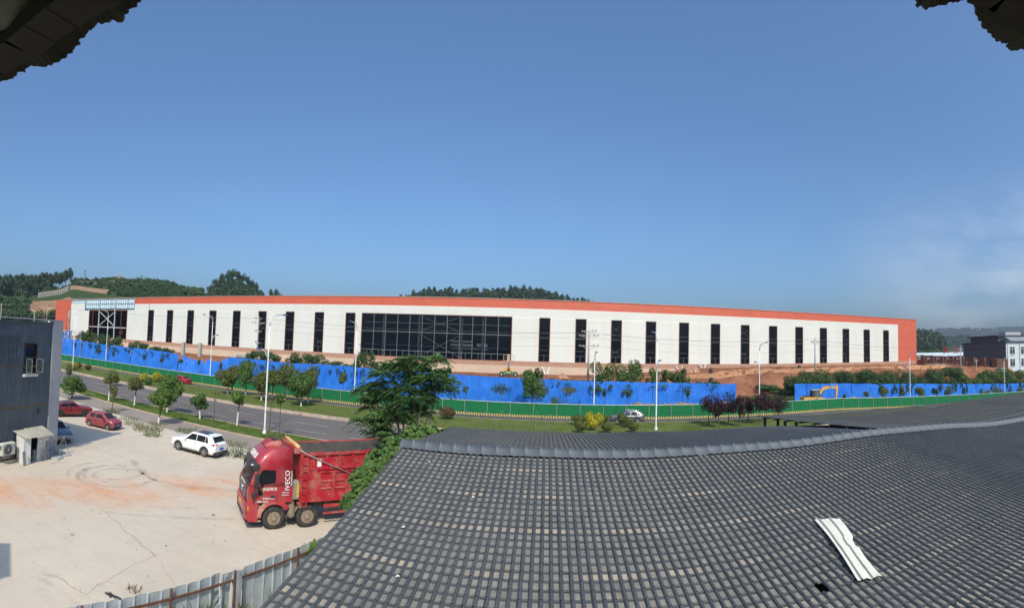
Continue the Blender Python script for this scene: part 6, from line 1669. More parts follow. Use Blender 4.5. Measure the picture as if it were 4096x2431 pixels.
# near verge and pavement trees
tree('street_tree', -50.0, 37.4, 0, 3.25, 1.75, .55, 'green', 'round dark leafy tree behind the red coupe SUV', 'trees on the near verge', 2600, .13, 0, .10, 21, 12, .4, k=.52)
tree('street_tree', -46.2, 40.6, .1, 3.6, 1.05, 2.1, 'olive', 'slim verge tree with limewashed trunk, leftmost of the white-footed trees', 'trees on the near verge', 900, .12, 1.3, .085, 22, 7, .35)
tree('street_tree', -40.4, 36.1, 0, 3.1, .55, 1.7, 'olive', 'thin two-stemmed sapling behind the small red hatchback', 'trees on the near verge', 260, .10, 0, .06, 23, 5, .2)
tree('street_tree', -42.0, 41.2, .1, 3.85, 1.1, 1.65, 'olive', 'two-tiered verge tree with limewashed trunk, second of the white-footed trees', 'trees on the near verge', 1000, .12, 1.25, .08, 24, 8, .35)
tree('street_tree', -32.8, 35.8, 0, 3.7, 1.4, 1.35, 'bright', 'leaning bright green tree with white-painted foot on the weedy island', 'trees on the near verge', 2400, .13, .7, .10, 25, 11, .55, k=.5)
tree('street_tree', -36.5, 41.2, .1, 4.45, 1.4, 1.5, 'bright', 'tall bright verge tree just behind the leaning tree', 'trees on the near verge', 2000, .13, .6, .085, 26, 10, .45)
tree('street_tree', -31.6, 41.2, .1, 2.95, 1.15, 1.0, 'green', 'small round verge tree between the leaning tree and the slim bare trunk', 'trees on the near verge', 1500, .12, .9, .075, 27, 9, -.35)
tree('street_tree', -26.9, 41.5, .1, 3.5, .95, 2.0, 'bright', 'small verge tree with long limewashed trunk left of the nearest street lamp', 'trees on the near verge', 1000, .12, 1.4, .08, 28, 7, .25)
tree('street_tree', -20.6, 39.1, .1, 4.1, .55, 3.0, 'green', 'spindly sapling tied to a stake right of the nearest street lamp', 'trees on the near verge', 260, .11, 0, .05, 29, 5)
def bare(x, y, z0, h, label, seed, r0=.05, n=7, spread=.5, kind=None, nl=60, cat='tree', group=None):
    r = np.random.default_rng(seed); root = empty('bare_sapling', (x, y, z0), 0, label, cat, group)
    mb = MB(); mb.tube([(0, 0, -.05), (.04, 0, h*.5), (-.03, .02, h)], [r0*1.2, r0, r0*.45], 6, False); tips = []
    for i in range(n):
        z = h*(.45+.5*r.random()); a = r.random()*6.28; l = spread*(.5+r.random()); e = (math.cos(a)*l, math.sin(a)*l, z+l*(.7+.6*r.random()))
        mb.tube([(0, 0, z), (e[0]*.55, e[1]*.55, z+(e[2]-z)*.4), e], [r0*.5, r0*.33, r0*.1], 4, False); tips.append(e)
    mb.build('trunk', M_BARKP if r0 < .06 else M_BARK, root)
    if kind:
        V, F = leaf_cloud([(t_, (.22, .22, .22)) for t_ in tips], nl, .09, r); put('crown', np_mesh('crown', V, F, [LF[kind]]), root)
    return root
bare(-28.0, 38.8, 0, 3.4, 'topped bare trunk standing beside the white SUV', 31, .06, 4, .25, 'olive', 25)
bare(-21.3, 38.4, .1, 4.0, 'leafless sapling right beside the nearest street lamp', 32, .06, 6, 1.1)
bare(-58.8, 42.3, 0, 3.6, 'thin bare sapling by the shed pier', 33, .05, 6, .6)
# trees on the median, in a row
MD = [(-41.8, 61.3, 4.3, 1.55, 1.4), (-42.2, 65.1-2, 4.7, 1.05, 2.1), (-39.4, 62.8, 5.8, 1.45, 1.1), (-34.5, 59.4, 4.9, 1.45, 1.2), (-34.6, 62.8, 4.9, 1.2, 1.7), (-32.2, 62.4, 5.6, 1.7, 1.7), (-27.7, 58.6, 5.1, 1.6, 1.6), (-28.5, 62.6, 5.6, 1.45, 1.1)]
for i, (x, y, h, R, zl) in enumerate(MD):
    tree('median_tree', x, y, .3, h-.2, R*1.22, zl-.35, ('olive', 'olive', 'bright', 'olive', 'olive', 'olive', 'green', 'olive')[i], ORD[i]+' olive-green tree from the shed end in the close row on the median', 'close row of trees on the median', 3200 if R > 1.3 else 1700, .13, .55, .09, 40+i, 13)
# clipped shrubs
def shrub(x, y, z0, R, h, kind, label, group, seed, n=900, stem=.25, leaf=.06, spiky=0):
    r = np.random.default_rng(seed); root = empty('shrub', (x, y, z0), 0, label, 'shrub', group)
    lb = [((0, 0, stem+(h-stem)*.5), (R, R, (h-stem)*.52))] + make_lobes(r, 5, R*1.02, stem, h, k=.5)
    V, F = leaf_cloud(lb, n, leaf, r, .2, .0)
    if spiky:
        Vs, Fs = leaf_cloud([((0, 0, stem+(h-stem)*.6), (R*.8, R*.8, (h-stem)*.55))], 160, leaf*2.0, r, .1, -.8); V = np.vstack([V, Vs]); F = np.vstack([F, Fs+len(V)-len(Vs)])
    put('crown', np_mesh('crown', V, F, [LF[kind]]), root)
    mb = MB()
    for i in range(5):
        a = r.random()*6.28; mb.tube([(.08*math.cos(a), .08*math.sin(a), -.05), (R*.5*math.cos(a), R*.5*math.sin(a), stem+.25*h)], [.03, .015], 5, False)
    mb.build('trunk', M_BARKP, root); return root
G1 = 'clipped shrubs by the grey SUV'
for i, (x, y, R, h, kd, lb) in enumerate([(8.4, 57.3, .82, 1.1, 'olive', 'round green bush, rear left of the clipped cluster'), (7.8, 51.8, .62, 1.2, 'olive', 'round green bush on a short stem, front left of the clipped cluster'),
        (9.7, 56.6, .66, 1.45, 'yellow', 'yellow bush at the back of the clipped cluster'), (10.7, 56.2, .58, 1.4, 'yellow', 'yellow bush on the right of the yellow trio'), (9.5, 53.4, .64, 1.12, 'yellow', 'brightest yellow bush in front of the yellow trio'),
        (11.8, 58.4, .64, 1.0, 'olive', 'round green bush right behind the yellow trio'), (10.8, 51.4, .68, 1.22, 'olive', 'open-stemmed round bush in front, right of the yellow trio'), (13.8, 56.9, .64, 1.3, 'olive', 'round bush hiding the nose of the grey SUV'), (14.1, 55.2, .64, 1.1, 'olive', 'middle round bush below the grey SUV'), (13.8, 51.6, .60, 1.1, 'olive', 'round bush in front, nearest the median lamp')]):
    shrub(x, y, .3, R*1.08, h*1.05, kd, lb, G1, 60+i, 2600, .24, .07, kd == 'yellow')
G2 = 'shrubs at the left end of the median'
for i, (x, y, R, h, kd, lb) in enumerate([(-71.5, 52.6, .75, 2.5, 'olive', 'upright olive shrub half hidden by the shed pier'), (-81.0, 60.6, 1.05, 1.7, 'yellow', 'yellow-topped shrub behind the median lamp post'), (-83.9, 63.9, 1.0, 1.35, 'red', 'rusty red shrub left of its twin on the median'), (-81.4, 64.9, .82, 1.2, 'red', 'rusty red shrub, right one of the pair'),
        (-60.0, 61.0, .85, 1.45, 'yellow', 'yellow shrub, left of the two near the red sedan'), (-56.6, 58.6, .8, 1.25, 'bright', 'low bright green shrub in front of the yellow pair'), (-59.2, 63.6, 1.25, 1.65, 'yellow', 'wide yellow shrub nearest the red sedan'), (-56.0, 62.8, 1.2, 1.55, 'green', 'green shrub between yellow shrub and red sedan'), (-54.8, 61.5, .7, 1.1, 'green', 'small round shrub before the red sedan door'),
        (-59.4, 52.8, 1.1, 2.6, 'bright', 'bright leafy shrub above the dark round tree'), (-7.8, 58.6, 1.05, 1.6, 'red', 'rusty red shrub on the median right of the big tree'), (-15.0, 60.0, .85, 1.2, 'red', 'rusty red shrub seen through the big tree stems')]):
    shrub(x, y, .3, R, h, kd, lb, G2 if x < -50 else 'rusty shrubs near the big tree', 80+i, 2400, .15, .08, kd == 'yellow')
shrub(11.5, 51.0-1.5, .3, .9, .5, 'bright', 'low bright hedge tuft on the median at the roof edge', 'low tufts on the median', 99, 500, .05, .05)
shrub(20.5, 50.2, .3, 1.6, .55, 'bright', 'low bright green clump below the purple trees', 'low tufts on the median', 98, 900, .05, .05)
for i, (x, y) in enumerate(((-3.2, 52.4), (-1.5, 52.2), (4.2, 51.6), (2.9, 52.8))): bare(x, y, .3, 1.2, ORD[i]+' dry bare bush from the left on the median above the roof', 110+i, .025, 9, .6, 'weed', 25, 'shrub', 'dry bushes on the median')
# purple plums
PL = [(24.5, 54.8, 4.5, 1.45, 1.5), (24.5, 51.9, 4.0, .95, 1.7), (27.1, 54.4, 4.2, 1.0, 1.7), (27.4, 51.9, 4.15, .9, 1.7), (29.8, 54.1, 3.95, 1.0, 1.6), (30.6, 52.5, 4.0, .95, 1.8), (32.3, 53.6, 4.25, 1.1, 1.6), (35.7, 56.1, 3.9, 1.3, 1.0)]
for i, (x, y, h, R, zl) in enumerate(PL):
    tree('plum_tree', x, y, .3, h-.1, R*1.4, zl-.7, 'purple', ORD[i]+' purple-leaved plum tree from the left in the group of eight', 'purple plum trees on the median', 1700, .09, 0, .06, 130+i, 16, 0, k=.33)
# saplings in front of the blue fence
SP = [(-97.7, 81.1, 4.2, 1.0, 2.7), (-90.5, 80.4, 4.1, .5, 2.6), (-77.9, 79.1, 4.4, .7, 2.6), (-71.9, 78.5, 3.8, .6, 2.6), (-65.8, 77.9, 4.2, .6, 3.0), (-60.3, 77.4, 4.6, .4, 2.9), (-54.3, 76.8, 4.25, .45, 2.8), (-27.4, 74.1, 4.0, .95, 2.2), (-6.8, 72, 3.8, .5, 2.1), (-1.3, 71.5, 4.4, 1.5, 2.1), (3.3, 71, 5.9, 2.15, 1.7), (8.4, 70.5, 4.0, 1.5, 2.5), (14.1, 69.9, 3.95, .5, 2.3), (17.7, 69.6, 3.3, .5, 2.3), (27.0, 68.7, 3.9, .6, 2.0)]
for i, (x, y, zt, R, zl) in enumerate(SP):
    big = i == 10
    tree('fence_sapling', x, y, .45, zt-.45, R, zl-.45, 'green' if big else ('olive' if i in (7, 11) else 'dark'), ('bushy round tree before the blue fence, below the boom lift' if big else ORD[i if i < 10 else i-1]+' young tree from the left along the foot of the blue fence'), 'young trees along the blue fence', 3200 if big else int(260*R+90) + (900 if i == 7 else 0), .13 if big else .11, 0, .10 if big else .05, 150+i, 12 if big else 6)
RS = [(54.6, 63.9, 2.2, .33, 1.0), (59.3, 63.4, 2.35, .6, 1.2), (63.8, 63, 2.97, 1.1, 1.1), (68.3, 62.5, 2.8, .95, .95), (72.7, 62.1, 2.85, 1.2, .45), (77, 61.6, 1.85, .6, .3), (81.5, 61.2, 2.05, 1.35, .15), (86.5, 60.7, 1.4, .55, -.25), (94.5, 59.9, .6, 1.3, -1.6), (100.3, 59.3, .75, 2.1, -2.3), (109.3, 58.4, -.1, 1.5, -2.9)]
for i, (x, y, zt, R, zl) in enumerate(RS):
    s_ = to_st(x, y)[0]; zb = .1+drop(s_)
    tree('roadside_tree', x, y, zb, zt-zb, R, zl-zb, ('dark', 'olive', 'olive', 'olive', 'olive', 'dark', 'olive', 'dark', 'weed', 'olive', 'olive')[i], ORD[i]+' small tree right of the excavator along the green hoarding', 'small trees right of the excavator', int(700*R+120), .11, 0, .05, 170+i, 8)
shrub(6.9, 70.7, .4, 1.1, 1.9, 'green', 'low green bush at the foot of the blue fence, right of the bushy round tree', 'bushes at the blue fence', 190, 900, .1, .08)
# bushes and creepers hanging over the blue fence
def thicket(x, y, z, R, h, label, seed, kind='dark', n=1500, hang=0.0, group='thickets over the blue fence', ry=None):
    r = np.random.default_rng(seed); root = empty('thicket', (x, y, z), ST_RZ, label, 'bush', group)
    lb = []
    for i in range(12):
        lb.append(((r.uniform(-R, R), r.uniform(-.6, .6)*(ry or 1.2), h*(.15+.7*r.random())*(1-.45*abs(i/11-.5))), (R*.32, (ry or 1.2)*.6, h*.26)))
    if hang:
        for i in range(7): lb.append(((r.uniform(-R, R)*.9, -1.4*(ry or 1.2), r.uniform(-hang, .3)), (R*.12, .25, hang*.35)))
    V, F = leaf_cloud(lb, n, .16, r); put('crown', np_mesh('crown', V, F, [LF[kind]]), root)
    mb = MB()
    for i in range(6): mb.tube([(r.uniform(-R, R)*.4, 0, -.6), lb[i][0]], [.05, .015], 5, False)
    mb.build('trunk', M_BARK, root)
    return root
def on_fence(s, dt=1.2, dz=-.6): x, y, _ = ST(s, 75.5+dt); return x, y, bt(s)[0]+dz
TH = [(-84, 2.6, 1.5, 'low creeper mat right of the two concrete posts', .6), (-37.5, 2.2, 1.4, 'low creeper between the hanging thicket and pointed mound', .8), (-122, 3.5, 4.6, 'thicket beside the factory entrance, nearest the road signs', 1.0), (-114, 4.0, 4.0, 'tall thicket below the factory entrance opening', 1.5), (-105, 4.0, 3.8, 'thicket right of the entrance lamp, over the blue fence', .8), (-96, 3.5, 2.6, 'thinner thicket at the entrance bay right corner', .3), (-89, 2.0, 1.6, 'small thicket ending the overgrown stretch by the entrance', .2),
      (-56, 3.4, 2.7, 'thicket over the blue fence left of the leftmost utility pole', .9), (-50, 3.0, 1.7, 'low creeper mat over the fence under the leftmost utility pole', .9), (-44.5, 3.4, 2.6, 'thicket hanging over the fence behind the median trees', 1.7), (-33.5, 1.7, 3.6, 'pointed creeper mound climbing against the white wall', .5), (-30, 2.0, 1.6, 'low creeper tail right of the pointed mound', .5),
      (-23, 1.6, 3.2, 'creeper column hanging down the fence behind the lamp', 2.8), (9.5, 3.6, 4.3, 'big leafy bush behind the fence at the middle utility pole', 1.2), (5.5, 1.6, 1.9, 'small leafy bush between round tree and middle utility pole', .9), (16.5, 1.7, 3.0, 'airy bush behind the fence right of the middle utility pole', .2), (20.5, 1.6, 3.0, 'dark pointed bush behind the fence below two windows', .2), (25.5, 1.7, 1.0, 'grassy tuft showing above the fence before the earth gap', .1), (-4.2, 1.5, 2.4, 'young bush with pale leaves left of the boom lift', .2), (.8, 1.8, .7, 'low weeds in front of the boom lift wheels', .1), (-18.5, .8, 1.9, 'thin young shrub above the fence beside the creeper column', .1)]
for i, (s, R, h, lb, hg) in enumerate(TH):
    x, y, z = on_fence(s); thicket(x, y, z, R, h, lb, 200+i, 'dark' if i not in (13, 15) else 'green', int(500+420*R*h*.55), hg)
# green bank right of the gap
for i, (s, t, R, h, lb) in enumerate([(41, 82, 3.5, 1.8, 'grassy green patch on the earth bank by the gap'), (47, 79.5, 4, 2.6, 'first clump of the green bank above the excavator'), (53, 80, 4, 3.0, 'green bank clump above the excavator arm'), (58, 80, 4.2, 3.3, 'clump around the thin utility pole'), (64, 80.2, 4.5, 3.6, 'tall clump of the green bank right of the thin utility pole'), (70, 80.2, 4.5, 3.7, 'green bank clump left of the orange factory end'), (76, 80, 4.5, 3.8, 'green bank clump below the orange factory end'), (82, 80, 4.5, 4.0, 'green bank clump right of the orange factory end'),
        (90, 80, 3.5, 4.2, 'leafy clump before the plank pile'), (97, 79, 4.0, 3.4, 'clump left of the right-hand utility pole'), (106, 79.5, 4.2, 4.6, 'feathery clump right of the utility pole'), (114, 79, 4.6, 4.4, 'feathery clump before the office block'), (123, 78, 5, 4.0, 'rightmost feathery clump at the office block foot')]):
    x, y, _ = ST(s, t); thicket(x, y, (bt(s)[0]-1.2 if s < 85 else bt(min(s, 130))[0]-1.0) if i else z_site(x, y)-.2, R*1.15, h*1.25 if i else h, lb, 240+i, 'dark' if i < 9 else 'green', int(2400+R*h*260), 0, 'green bank behind the excavator', 2.8)
for i, s in enumerate((62, 66, 69.5, 79, 84, 88, 100, 107, 113, 122)):
    x, y, z = on_fence(s, .5, -.3); thicket(x, y, z, 1.5, 1.1, ORD[i]+' creeper from the left draped over the right-hand blue fence', 270+i, 'dark', 900, 2.0 if i % 2 else 1.3, 'creepers over the right-hand fence', .5)
# the big feathery many-stemmed tree behind the roof
def frond_cloud(tips, r, nl, L, leaf):
    V = []
    for (c, n0) in tips:
        for k in range(n0):
            a = r.random()*6.28; el = r.uniform(-.1, .8); d = np.array([math.cos(a)*math.cos(el), math.sin(a)*math.cos(el), math.sin(el)])
            side = np.cross(d, [0, 0, 1]); side /= np.linalg.norm(side)
            ll = L*r.uniform(.6, 1.15); p0 = np.array(c)
            for j in range(nl):
                u = (j+1)/nl; p = p0+d*ll*u+np.array([0, 0, -.55*ll*u*u])
                for sg in (-1, 1):
                    q = side*sg*leaf*(1.25-.5*u)+np.array([0, 0, -.45*leaf])+d*leaf*.4
                    w = d*leaf*.26+r.normal(size=3)*.01
                    V += [p, p+q*.5+w, p+q, p+q*.5-w]
    V = np.array(V); return V, np.arange(len(V)).reshape(-1, 4)
bt_ = empty('feathery_tree', (-6.0, 28.2, 0), 0, 'tall many-stemmed tree with feathery leaves rising behind the roof gable', 'tree')
r = np.random.default_rng(77); stems = []; mb = MB(); mb.sm = True
ends = [(-2.3, -.2, 6.8), (-1.5, .5, 7.6), (-.6, .2, 7.9), (.4, .3, 8.0), (1.3, .1, 7.7), (2.2, .2, 7.1), (-2.9, .2, 5.7), (.9, -.6, 6.0), (-.9, -.5, 5.0), (.2, .6, 5.4), (-2.2, -.3, 4.3), (-1.6, -.6, 3.9), (-2.2, .1, 6.2), (0, -.3, 7.0), (1.6, .3, 6.6)]
ends = [(e[0]*.9, e[1], e[2]+.1) for e in ends]
for i, e in enumerate(ends):
    b = (-.6+i*.12, r.uniform(-.3, .3), 0); m = (b[0]*.6+e[0]*.35, (b[1]+e[1])*.5, e[2]*.55)
    t = MB(); t.sm = True; t.tube([b, m, e], [.085, .06, .025], 6, False); t.build('stem', M_BARKP, bt_)
tips = []
for e in ends:
    tips.append((e, 16))
    for k in range(7): tips.append(((e[0]+r.normal()*.6, e[1]+r.normal()*.6, e[2]+r.normal()*.34), 11))
V, F = frond_cloud(tips, r, 10, .98, .19); put('crown', np_mesh('crown', V, F, [LF['feather']]), bt_)
fb = empty('feathery_bush', (-3.4, 27.2, 3.4), 0, 'low feathery bush peeking over the roof far eave', 'bush')
V, F = frond_cloud([((r.normal()*.4, r.normal()*.3, .8+r.normal()*.3), 9) for _ in range(9)], r, 11, .85, .17); put('crown', np_mesh('crown', V, F, [LF['feather']]), fb)
MB().tube([(0, 0, -3.4), (0, 0, .7)], [.08, .03], 6, False).build('trunk', M_BARKP, fb)
# broad-leaved bush between truck and roof
def broad_leaves(lobes, n, size, r):
    """heart-shaped hanging leaves, six-sided"""
    w = np.array([l[1]**2 for l in lobes]); idx = r.choice(len(lobes), n, p=w/w.sum()); V = []; F = []
    for i in idx:
        c, R = lobes[i]; d = r.normal(size=3); d /= np.linalg.norm(d); d[2] = abs(d[2])*.9-.25
        p = np.array(c)+d*R*(.6+.4*r.random()**.5)
        out = np.array([d[0]+r.normal()*.3, d[1]+r.normal()*.3, .0]); out /= np.linalg.norm(out)+1e-6
        tip = out*.75+np.array([0, 0, -.65+r.normal()*.2]); tip /= np.linalg.norm(tip); sd = np.cross(tip, [0, 0, 1.0])+r.normal(size=3)*.15; sd /= np.linalg.norm(sd)
        s = size*r.uniform(.6, 1.2); b = len(V)
        V += [p, p+sd*s*.42+tip*s*.12, p+sd*s*.36+tip*s*.5, p+tip*s, p-sd*s*.36+tip*s*.5, p-sd*s*.42+tip*s*.12]; F.append((b, b+1, b+2, b+3, b+4, b+5))
    return np.array(V), np.array(F)
pb = empty('broadleaf_bush', (-5.3, 19.6, 0), 0, 'tall bush with big heart-shaped leaves between truck and tiled roof', 'bush')
lobes = [((.5, 4.6, 4.2), 1.0), ((.0, 5.6, 4.0), .9), ((1.0, 5.4, 4.6), .8), ((-.6, 2.4, 3.8), .9), ((-1.0, 1.2, 3.2), .85), ((-1.0, .0, 2.5), .75), ((0.2, 2.6, 4.4), .85), ((-.15, 1.8, 4.1), .85), ((-.5, 1.1, 3.7), .8), ((-.6, .3, 3.3), .8), ((-.7, -.5, 2.7), .75), ((-.4, -1.1, 2.2), .6), ((.2, .2, 3.4), .8), ((.5, 1.5, 4.3), .7), ((.9, 3.1, 4.5), .7), ((.1, -.6, 2.8), .7), ((-.1, 2.2, 4.7), .5), ((.6, 3.4, 5.1), .5)]
V, F = broad_leaves(lobes, 4600, .27, r); put('crown', np_mesh('crown', V, F, [LF['green']]), pb)
for k in range(5):
    a = lobes[k*2][0]; MB().tube([(.2-.1*k, .4*k-.6, 0), (a[0]*.6, a[1]*.6, a[2]*.5), a], [.07, .05, .02], 6, False).build('stem', M_BARKP, pb)
pb2 = empty('low_leafy_bush', (-6.3, 15.9, 0), 0, 'low leafy bush at the roof corner in front of the rear truck wheel', 'bush')
lobes = [((0, 0, 1.5), .55), ((-.4, .4, 1.7), .45), ((.35, .5, 1.9), .5), ((.1, -.5, 1.1), .5)]
V, F = broad_leaves(lobes, 420, .20, r); put('crown', np_mesh('crown', V, F, [LF['bright']]), pb2)
for k in range(3): MB().tube([(.1*k, 0, 0), lobes[k][0]], [.03, .012], 5, False).build('stem', M_BARKP, pb2)
# weeds on the island between yard and pavement, vines on the tin fence
def weeds(x, y, z, R, h, n, label, seed, kind='weed', ry=None, group='weeds along the yard edge'):
    rr_ = np.random.default_rng(seed); V = []
    for i in range(n):
        a = rr_.random()*6.28; q = R*rr_.random()**.5; p = np.array([q*math.cos(a), (ry or R)/R*q*math.sin(a), 0]); hh = h*rr_.uniform(.4, 1.1); ln = rr_.normal(size=2)*.3*hh; w = rr_.normal(size=3)*[.02, .02, 0]; w = w/np.linalg.norm(w)*(.012+.03*hh*.5)
        V += [p-w, p+w, p+w*.6+[ln[0]*.5, ln[1]*.5, hh*.6], p+[ln[0], ln[1], hh]]
    V = np.array(V); root = empty('weed_clump', (x, y, z), ST_RZ, label, 'weeds', group)
    tag(put('blades', np_mesh('blades', V, np.arange(len(V)).reshape(-1, 4), [LF[kind]]), root), kind='stuff')
    if kind == 'weed':
        Vv, Ff = leaf_cloud([((0, 0, h*.25), (R*.8, (ry or R)*.8, h*.25))], n//2, .05, rr_); tag(put('leaves', np_mesh('leaves', Vv, Ff, [LF['green']]), root), kind='stuff')
    return root
for i, (x, y, R, h, n, lb) in enumerate([(-32.6, 35.4, 1.1, .35, 500, 'grass tuft round the foot of the leaning tree'), (-31.2, 32.6, 1.5, .7, 900, 'tall weeds on the broken kerb left of the white SUV'), (-29.2, 31.2, .9, .6, 420, 'weed clump at the tip of the weedy island'), (-33.8, 33.2, 1.2, .5, 500, 'weeds behind the small red hatchback bonnet'), (-35.9, 34.6, 1.2, .45, 420, 'weeds on the pavement between hatchback and leaning tree'), (-39.9, 35.7, 1.0, .8, 520, 'weeds at the foot of the two-stemmed sapling'), (-20.0, 31.6, 1.6, .95, 700, 'tall reedy grass behind the white SUV'), (-28.5, 35.2, 1.2, .6, 500, 'weeds beyond the white SUV roof'), (-22.5, 34.2, 1.4, .6, 420, 'weeds right of the topped bare trunk'), (-18.6, 34.8, .8, .4, 200, 'low weed on the sandy pavement before the truck')]):
    weeds(x, y, 0, R, h*.75, n//3, lb, 300+i)
for i, (x, y, h, R) in enumerate(((-8.45, 11.6, 1.3, .3), (-7.7, 12.6, .9, .4), (-7.0, 14.4, .8, .4), (-9.0, 9.6, .9, .25))):
    weeds(x, y, .1, R, h, 140, ORD[i]+' dry weed from the right along the tin fence', 320+i, 'weed' if i else 'olive', group='dry weeds at the tin fence')
weeds(-11.9, 12.2, 0, .3, .22, 40, 'small dry weed on the yard by the tin fence', 330, 'red')
# grass blades on verge and median: nobody could count them
def grass(name, s0, s1, t0, t1, z, n, h, seed, kind):
    rr_ = np.random.default_rng(seed); s = rr_.uniform(s0, s1, n); t = rr_.uniform(t0, t1, n); m = np.sin(s*.9+t)*np.sin(t*1.7-s*.35)+rr_.normal(size=n)*.5 > -.15; s, t = s[m], t[m]; n = len(s)
    P = np.stack([EX[0]*s+EY[0]*t, EX[1]*s+EY[1]*t, np.full(n, z)+np.array([drop(a) for a in s])], 1)
    w = rr_.normal(size=(n, 3))*[1, 1, 0]; w = w/np.linalg.norm(w, axis=1)[:, None]*.035; hh = (h*rr_.uniform(.35, 1.2, n))[:, None]; ln = rr_.normal(size=(n, 3))*[1, 1, 0]*hh*.35; up = np.array([0, 0, 1.0])
    V = np.stack([P-w, P+w, P+w*.5+ln*.5+up*hh*.6, P+ln+up*hh], 1).reshape(-1, 3)
    tag(put(name, np_mesh(name, V, np.arange(4*n).reshape(n, 4), [LF[kind]])), None, None, None, 'stuff')
grass('grass', -75, -18, 35.6, 38.95, .09, 26000, .13, 401, 'bright')
grass('grass', -100, 45, 51.1, 60.1, .29, 52000, .10, 402, 'olive')

# ---------------------------------------------------------------- hills and woods
M_HILL = grass_mat('hill_scrub', (.022, .048, .014), (.045, .075, .022), (.11, .095, .045))
M_HILLFAR = grass_mat('far_hill', (.020, .040, .018), (.034, .056, .026), (.06, .065, .035))
M_BARE = dirt_mat('bare_hill_earth', (.22, .12, .065), (.29, .165, .09), (.42, .29, .175))
def hill(name, prof, r0, r1, r2, zfoot, m, bumps=1.5, n=90, kind='structure'):
    """prof: (azimuth, slope of the skyline seen at distance r1); a rounded ridge with foot at r0 and back at r2"""
    A = [p[0] for p in prof]; S = [p[1] for p in prof]; az = np.linspace(A[0], A[-1], n); top = np.interp(az, A, S)*r1+EYE; V = []
    rows = [(r0, 0.), (r0+(r1-r0)*.3, .30), (r0+(r1-r0)*.6, .66), (r0+(r1-r0)*.85, .92), (r1, 1.), (r1+(r2-r1)*.4, .72), (r2, 0.)]
    for rr_, f in rows:
        for a, tz in zip(az, top):
            x, y = rr_*math.sin(R_(a)), rr_*math.cos(R_(a)); V.append((x, y, zfoot+(tz-zfoot)*f + bumps*(wob(x*.05, y*.05)-.3)*math.sin(math.pi*min(1, f*.8)) - bumps*.6*(f == 1.)))
    F = np.array([(j*n+i, j*n+i+1, (j+1)*n+i+1, (j+1)*n+i) for j in range(len(rows)-1) for i in range(n-1)])
    tag(put(name, np_mesh(name, V, F, [m], smooth=True)), kind=kind)
    def z_at(a, k):
        """height at azimuth a, row parameter k in 0..1 (foot to crest)"""
        tz = np.interp(a, az, top); rr_ = r0+(r1-r0)*k; f = np.interp(k, [0, .3, .6, .85, 1], [0, .30, .66, .92, 1.]); x, y = rr_*math.sin(R_(a)), rr_*math.cos(R_(a))
        return x, y, zfoot+(tz-zfoot)*f + bumps*(wob(x*.05, y*.05)-.3)*math.sin(math.pi*min(1, f*.8)) - bumps*.6*(f > .99)
    return z_at
zl = hill('hill', [(-78, .085), (-70, .090), (-62.7, .075), (-58.4, .080), (-55, .090), (-53.7, .1025), (-51, .105), (-49.7, .1065), (-48.6, .110), (-45.8, .106), (-42.2, .105), (-40.6, .096), (-38.3, .092), (-36.4, .098), (-35.4, .108), (-34.3, .114), (-32.7, .106), (-31.2, .092), (-30.3, .076), (-29.3, .082), (-28, .076), (-27, .06)], 205, 340, 470, 4.0, M_HILL)
zc = hill('hill', [(-15, .085), (-13.3, .092), (-11.8, .101), (-9.8, .109), (-6.3, .107), (-4.1, .110), (-1.8, .111), (.5, .122), (2.8, .118), (5.2, .108), (7.8, .10), (9.7, .092), (13, .07)], 330, 450, 600, 4.0, M_HILL)
zr_ = hill('hill', [(45, .030), (49.4, .0405), (50.9, .040), (52.1, .033), (52.9, .018), (54, .0)], 420, 520, 640, 0, M_HILL)
zm_ = hill('hill', [(44, .01), (49, .024), (52.6, .0335), (54.8, .035), (57.3, .0285), (60, .030), (64, .034), (70, .03)], 900, 1300, 1700, -2, M_HILLFAR, 8, 160)
zf_ = hill('hill', [(40, .030), (47, .044), (51, .0475), (53.4, .050), (54.3, .0488), (55.5, .0515), (57.3, .048), (58.2, .047), (59.2, .050), (60.4, .0525), (62.4, .048), (66, .05), (74, .04)], 2000, 2800, 3600, -5, M_HILLFAR, 16, 220)
zr2 = hill('hill', [(46, -.016), (49, -.002), (51, .004), (53, -.004), (56, -.016), (62, -.02), (68, -.02)], 215, 300, 420, 0, M_HILL, 2.0)
def crown_tpl(r, kind, n, R, h, leaf):
    lb = make_lobes(r, 7, R, h*.35 if kind != 'round' else 0, h, k=.5); return leaf_cloud(lb, n, leaf, r)[0]
tpl = [crown_tpl(np.random.default_rng(500+i), 'round' if i < 3 else 'pine', 150, (2.6, 3.1, 2.2, 1.9, 2.3)[i], (5.2, 6.0, 4.5, 9.0, 10.5)[i], .62) for i in range(5)]
tplf = [crown_tpl(np.random.default_rng(520+i), 'round' if i < 3 else 'pine', 64, (2.6, 3.1, 2.2, 1.9, 2.3)[i], (5.2, 6.0, 4.5, 9.0, 10.5)[i], .95) for i in range(5)]
def wood(name, zfun, a0, a1, k0, k1, n, kinds, m, seed, sc=1.0, skip=None, tpl=tpl):
    rr_ = np.random.default_rng(seed); VV = []
    for i in range(n):
        a = rr_.uniform(a0, a1); k = rr_.uniform(k0, k1)
        if skip and skip(a, k): continue
        x, y, z = zfun(a, k); t = tpl[kinds[rr_.integers(len(kinds))]]; s = sc*rr_.uniform(.7, 1.25); q = rr_.random()*6.28; c, sn = math.cos(q), math.sin(q)
        VV.append(t@np.array([[c, sn, 0], [-sn, c, 0], [0, 0, 1]])*s+np.array([x, y, z-.3]))
    V = np.vstack(VV); tag(put(name, np_mesh(name, V, np.arange(len(V)).reshape(-1, 4), [m])), kind='stuff')
bare_zone = lambda a, k: (-59.2 < a < -49.5 and .30 < k < .72)
